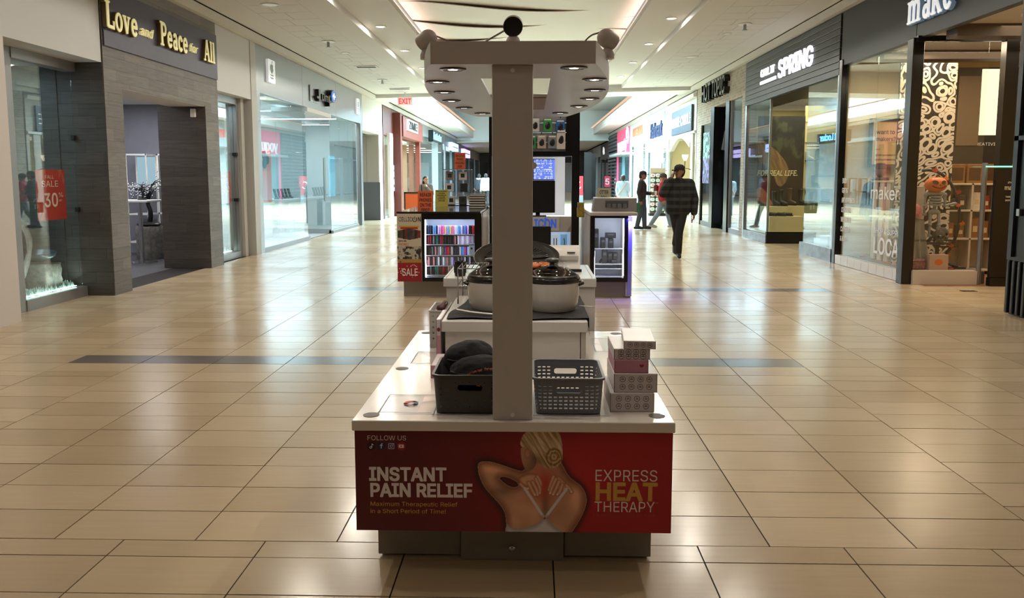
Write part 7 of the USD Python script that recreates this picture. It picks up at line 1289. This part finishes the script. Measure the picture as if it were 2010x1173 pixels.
# right
CRW = mat('cream_white', '#b9b4a6', .5)
z = far_shop(1, 27.95, 34.0, 4.4, 3.0, CRW, 'cream candle shop front with arched opening and dark blue sign', inten=2.2, col=(1, .93, .75), wl='#dccda0', open_=(29.0, 33.0), fl='#b8b2a4')
put(z, 'pediment', J(bx(XR - .12, XR, 28.0, 33.95, 4.2, 4.32), bx(XR - .06, XR, 28.0, 33.95, 3.02, 3.1)), SPOTM)
yy2 = np.linspace(29.0, 33.0, 24); arch = Polygon([(-33.2, 3.02), (-28.8, 3.02)] + [(-y, 2.55 + .42 * math.sin(PI * (y - 29) / 4.0)) for y in yy2] + [(-33.2, 2.55)]); put(z, 'arch', prism(arch, .15, 'zy', (XR + .12, 0, 0)), CRW)
put(z, 'pilaster', J(bx(XR - .05, XR, 28.3, 28.7, 0, 3.0), bx(XR - .05, XR, 33.3, 33.7, 0, 3.0)), CRW)
sg = thing('shop_sign', 'dark blue board with white lettering on the cream candle shop', 'sign', (XR - .02, 32.5, 3.12)); put(sg, 'board', bx(-.06, 0, -4.0, 0, 0, .88), mat('sign_slate', '#2f3f4c', .4)); put(sg, 'lettering', txt('YANKEE', .36, (-.06, -.15, .26), 'zy', .02, False, width=1.65), mat('sign_letter_white', '#eef2f0', .5, emit=.6)); put(sg, 'lettering', txt('CANDLE', .36, (-.06, -2.0, .26), 'zy', .02, False, width=1.85), MATS['sign_letter_white'])
for y in (28.5, 33.5):
    t = thing('sconce_lamp', 'small cream wall lamp on the %s pilaster of the candle shop' % ('near' if y < 30 else 'far'), 'lamp', (XR - .26, y, 2.1)); put(t, 'shade', lathe([(.04, 0), (.1, .12), (.11, .2), (.09, .2), (.03, .01)], 20), emis('sconce', (1, .9, .65), 3.0)); put(t, 'arm', tube([(0, 0, .02), (0, 0, -.25), (.2, 0, -.3)], .012), BLACKM)
t = thing('candle_shelf', 'dark shelf edge inside the candle shop opening', 'shelf', (XR + .5, 29.6, 0)); put(t, 'unit', cb(0, .5, 0, 1.6, 0, 1.25, .01), mat('dark_unit', '#3b332c', .5)); put(t, 'top', cb(-.02, .52, -.02, 1.62, 1.25, 1.3, .01), MATS['dark_unit'])
WHT = mat('bright_white', '#b3bdc0', .5)
z = far_shop(1, 34.0, 40.4, 4.42, 2.75, WHT, 'white card shop front with a dark script sign', inten=2.5, open_=(35.2, 39.2), wl='#d8e2e2', fl='#c2c8c8')
put(z, 'frame', J(bx(XR - .04, XR, 34.6, 39.8, 2.8, 2.9), bx(XR - .04, XR, 34.6, 39.8, 4.25, 4.35), bx(XR - .04, XR, 34.6, 34.75, 2.9, 4.25), bx(XR - .04, XR, 39.65, 39.8, 2.9, 4.25)), WHT)
sg = thing('shop_sign', 'dark blue script lettering on the white card shop', 'sign', (XR - .01, 38.6, 3.3)); put(sg, 'lettering', txt('Hallmark', .62, (0, 0, 0), 'zy', .05, True, shear=.15, width=3.4), mat('script_navy', '#222b4a', .4))
rk = thing('spinner_rack', 'tall card rack of round pale tins outside the white card shop', 'rack', (4.98, 33.2, 0)); put(rk, 'back', bx(-.3, .3, .1, .16, .1, 1.9), mat('rack_tan', '#b5a48c', .6)); put(rk, 'foot', bx(-.33, .33, -.15, .25, .0, .1), BLACKM); put(rk, 'header', bx(-.3, .3, .04, .1, 1.72, 1.9), mat('rack_head', '#a89274', .6))
TINC = [mat('tin_%d' % k, c_, .4) for k, c_ in enumerate(('#cfe0d8', '#d9d4cc', '#c7d8d2'))]; put(rk, 'shelf', J(*[bx(-.3, .3, -.08, .1, .18 + .19 * r_, .19 + .19 * r_) for r_ in range(8)]), BLACKM)
for r_ in range(8):
    for k in range(3):
        x = -.19 + .19 * k; t = thing('round_tin', 'round pale tin, %s in the %s row of the tall card rack' % (nth[k], ('bottom', 'second lowest', 'third lowest', 'fourth lowest', 'fourth highest', 'third highest', 'second highest', 'top')[r_]), 'tin', (4.98 + x, 33.2, .192 + .19 * r_), group='tins on the card rack'); put(t, 'drum', cyl((0, .06, .081), (0, -.06, .081), .079, n=18), TINC[(r_ + k) % 3]); put(t, 'label', cyl((0, -.061, .081), (0, -.064, .081), .045, n=14), mat('tin_label_%d' % (r_ % 2), ('#8fb8a8', '#c8898c')[r_ % 2], .5))
z = far_shop(1, 40.4, 47.0, 4.42, 3.2, WHT, 'white shop front with small orange-red lettering past the card shop', inten=2.2, wl='#d5dcdc', fl='#c2c8c8', open_=(41.6, 45.6))
sg = thing('shop_sign', 'small orange-red lettering on the white shop past the card shop', 'sign', (XR, 45.6, 3.7)); put(sg, 'lettering', txt('BANK OF SCENTS', .42, (0, 0, 0), 'zy', .03, True, width=4.0) if False else txt('THYME MAISON', .42, (0, 0, 0), 'zy', .03, True, width=3.9), mat('sign_coral', '#e0694a', .4, emit=.4))
PNK = mat('pink_panel', '#e0527a', .4, emit=.5)
z = far_shop(1, 47.0, 54.2, 4.42, 2.9, PNK, 'pink fascia shop front with a white swirl and pale blue panes', inten=2.4, gl=EG, wl='#a9d5dc', fl='#b9c4c6')
put(z, 'canopy', bx(XR - .5, XR, 47.03, 54.17, 2.82, 2.95), WHT); put(z, 'lettering', txt('yogurty', .7, (XR, 53.6, 3.15), 'zy', .04, True, width=5.0), mat('sign_white2', '#f4f2f4', .4, emit=.5)); put(z, 'swirl', prism(stk(arc(-48.2, 3.9, .5, .4, -60, 200), .25), .04, 'zy', (XR, 0, 0)), MATS['sign_white2'])
DKB = mat('charcoal_slats', '#3a3c40', .6)
z = far_shop(1, 54.2, 60.0, 4.42, 3.3, DKB, 'charcoal slatted shop front past the pink fascia', inten=.4, wl='#55575a', fl='#5a5c5e')
for k in range(18): put(z, 'slat', bx(XR - .06, XR, 54.3, 59.9, .3 + .23 * k, .42 + .23 * k), mat('charcoal_slat', '#5d6066', .5))
z = far_shop(1, 60, 67, 4.1, 2.9, mat('charcoal2', '#2f3134', .5), 'black shop front with a white looped emblem near the end of the right side', inten=.5, wl='#5a5a5c', fl='#5a5c5e')
sg = thing('shop_sign', 'white looped emblem on the black shop near the end of the right side', 'sign', (XR, 64.8, 3.2)); put(sg, 'emblem', prism(unary_union([affinity.scale(Point(-.0 + .5, .35).buffer(.3), 1.6, 1).difference(affinity.scale(Point(.5, .35).buffer(.16), 1.6, 1)), stk([(1.1, .5), (1.5, .1)], .15)]), .04, 'zy'), MATS['sign_white2'])
t = thing('sale_card', 'red sale card on a stand before the black emblem shop', 'sign', (5.2, 58.0, 0)); put(t, 'panel', bx(-.2, .2, -.03, 0, .85, 1.6), mat('sign_red2', '#c02a4a', .5, emit=.3)); put(t, 'lettering', txt('5', .4, (0, -.03, 1.02), 'xz', .01, True, center=True), SPOTM); put(t, 'leg', bx(-.03, .03, -.03, .03, 0, .85), BLACKM)
z = far_shop(1, 67, 76, 4.1, 3.2, mat('far_grey', '#8f9698', .5), 'pale grey glass shop front with a small ring emblem at the far right', inten=1.6); z = far_shop(1, 76, 85.8, 4.1, 3.2, mat('far_grey2', '#777c7e', .5), 'grey shop front furthest along the right side', inten=1.2)
EB_ = thing('end_store', 'black-fronted store closing the end of the mall', 'storefront'); put(EB_, 'front', bx(-4.8, -.6, 85.0, 85.9, 0, 3.0), BLACKM); put(EB_, 'front', bx(-.4, 4.6, 85.2, 85.9, 0, 3.0), mat('end_grey', '#8f9294', .5)); put(EB_, 'red_panel', bx(-4.7, -3.2, 84.96, 85.0, .4, 2.2), mat('dark_red', '#4a1520', .5))
for y in (64, 70, 76, 82): light('rect', (0, y, 3.95), (0, 0, 0), 4.0, NEUTRAL, 4, 1.5)
t = thing('vending_sign', 'dark red vending banner seen just beyond the kiosk tower column', 'sign', (2.75, 50, 0)); put(t, 'panel', bx(-.28, .28, 0, .2, .45, 1.6), mat('cola_red', '#a01824', .4)); put(t, 'mark', prism(stk(arc(0, 1.05, .17, .2, 60, 330), .05), .01, 'xz', (0, 0, 0)), SPOTM); put(t, 'cabinet', bx(-.28, .28, .0, .4, 0, .45), mat('cabinet_grey', '#6d7276', .5))
for i, x in enumerate((2.1, 2.6)): t = thing('banner_pole', 'black standing panel in the far mall, %s from the kiosk tower' % nth[i], 'panel', (x + 1.6, 56 + 3 * i, 0)); put(t, 'panel', bx(-.25, .25, 0, .1, 0, 3.2), BLACK)
# ---- exit sign, sprinklers, vents and small ceiling fittings
ex = thing('exit_sign', 'red-lettered exit sign hanging under the ceiling beam', 'sign', (-4.32, 28.2, zc(-4.3) - .42)); put(ex, 'box', cb(-.25, .25, -.04, .04, 0, .26, .005), mat('exit_face', '#d8cfc8', .4, emit=.3)); put(ex, 'lettering', txt('EXIT', .17, (0, -.041, .045), 'xz', .004, True, center=True, width=.42), mat('exit_red', '#e0202c', .4, emit=1.5)); put(ex, 'stem', bx(-.02, .02, -.02, .02, .26, .44), SPOTM)
for i, (x, y) in enumerate(((-4.3, 17.6), (4.2, 16.9), (-4.4, 24.4))):
    t = thing('sprinkler', 'ceiling sprinkler head in the %s planked soffit' % ('steel-shop side', 'shoe-shop side', 'steel-shop side, farther')[i], 'sprinkler', (x, y, zc(x))); put(t, 'plate', lathe([(0, 0), (.14, -.004), (.14, -.016), (.06, -.02), (0, -.02)], 24), SPOTM, smooth=30); put(t, 'head', J(cyl((0, 0, -.02), (0, 0, -.12), .03), cyl((0, 0, -.12), (0, 0, -.13), .05)), STEEL)
for i, (x, y, w) in enumerate(((-4.35, 13.9, .3), (-4.3, 19.2, .2), (4.15, 14.4, .3), (4.1, 18.0, .2), (4.0, 21.4, .35))):
    t = thing('ceiling_speaker', 'small round ceiling speaker on the %s soffit, %s' % (('steel-shop side', 'steel-shop side', 'shoe-shop side', 'shoe-shop side', 'shoe-shop side')[i], ('nearer', 'farther', 'nearest', 'second', 'third')[i]), 'speaker', (x, y, zc(x) - .001)); put(t, 'grille', lathe([(0, -.012), (w * .4, -.01), (w * .45, 0), (0, .0)], 24), SPOTM, smooth=30); put(t, 'rim', ring(w * .45, w * .5, -.012, .0), RING)
for i, (x, y, w) in enumerate(((-4.3, 21.6, .55), (-4.3, 26.9, .7))):
    t = thing('air_vent', '%s dark slot air vent in the steel-shop side soffit' % ('nearer', 'farther')[i], 'vent', (x, y, zc(x) - .002)); put(t, 'frame', bx(-w / 2, w / 2, -.2, .2, -.015, .0), SPOTM); put(t, 'slot', bx(-w / 2 + .03, w / 2 - .03, -.1, .1, -.02, -.014), BLACKM)
t = thing('floor_outlet', 'small dark cover plate in the floor before the craft shop window', 'plate', (5.95, 11.3, .001)); put(t, 'plate', cb(-.1, .1, -.05, .05, 0, .004, .001), BLACKM); put(t, 'slot', bx(-.03, .03, -.01, .01, .004, .0045), STEEL)
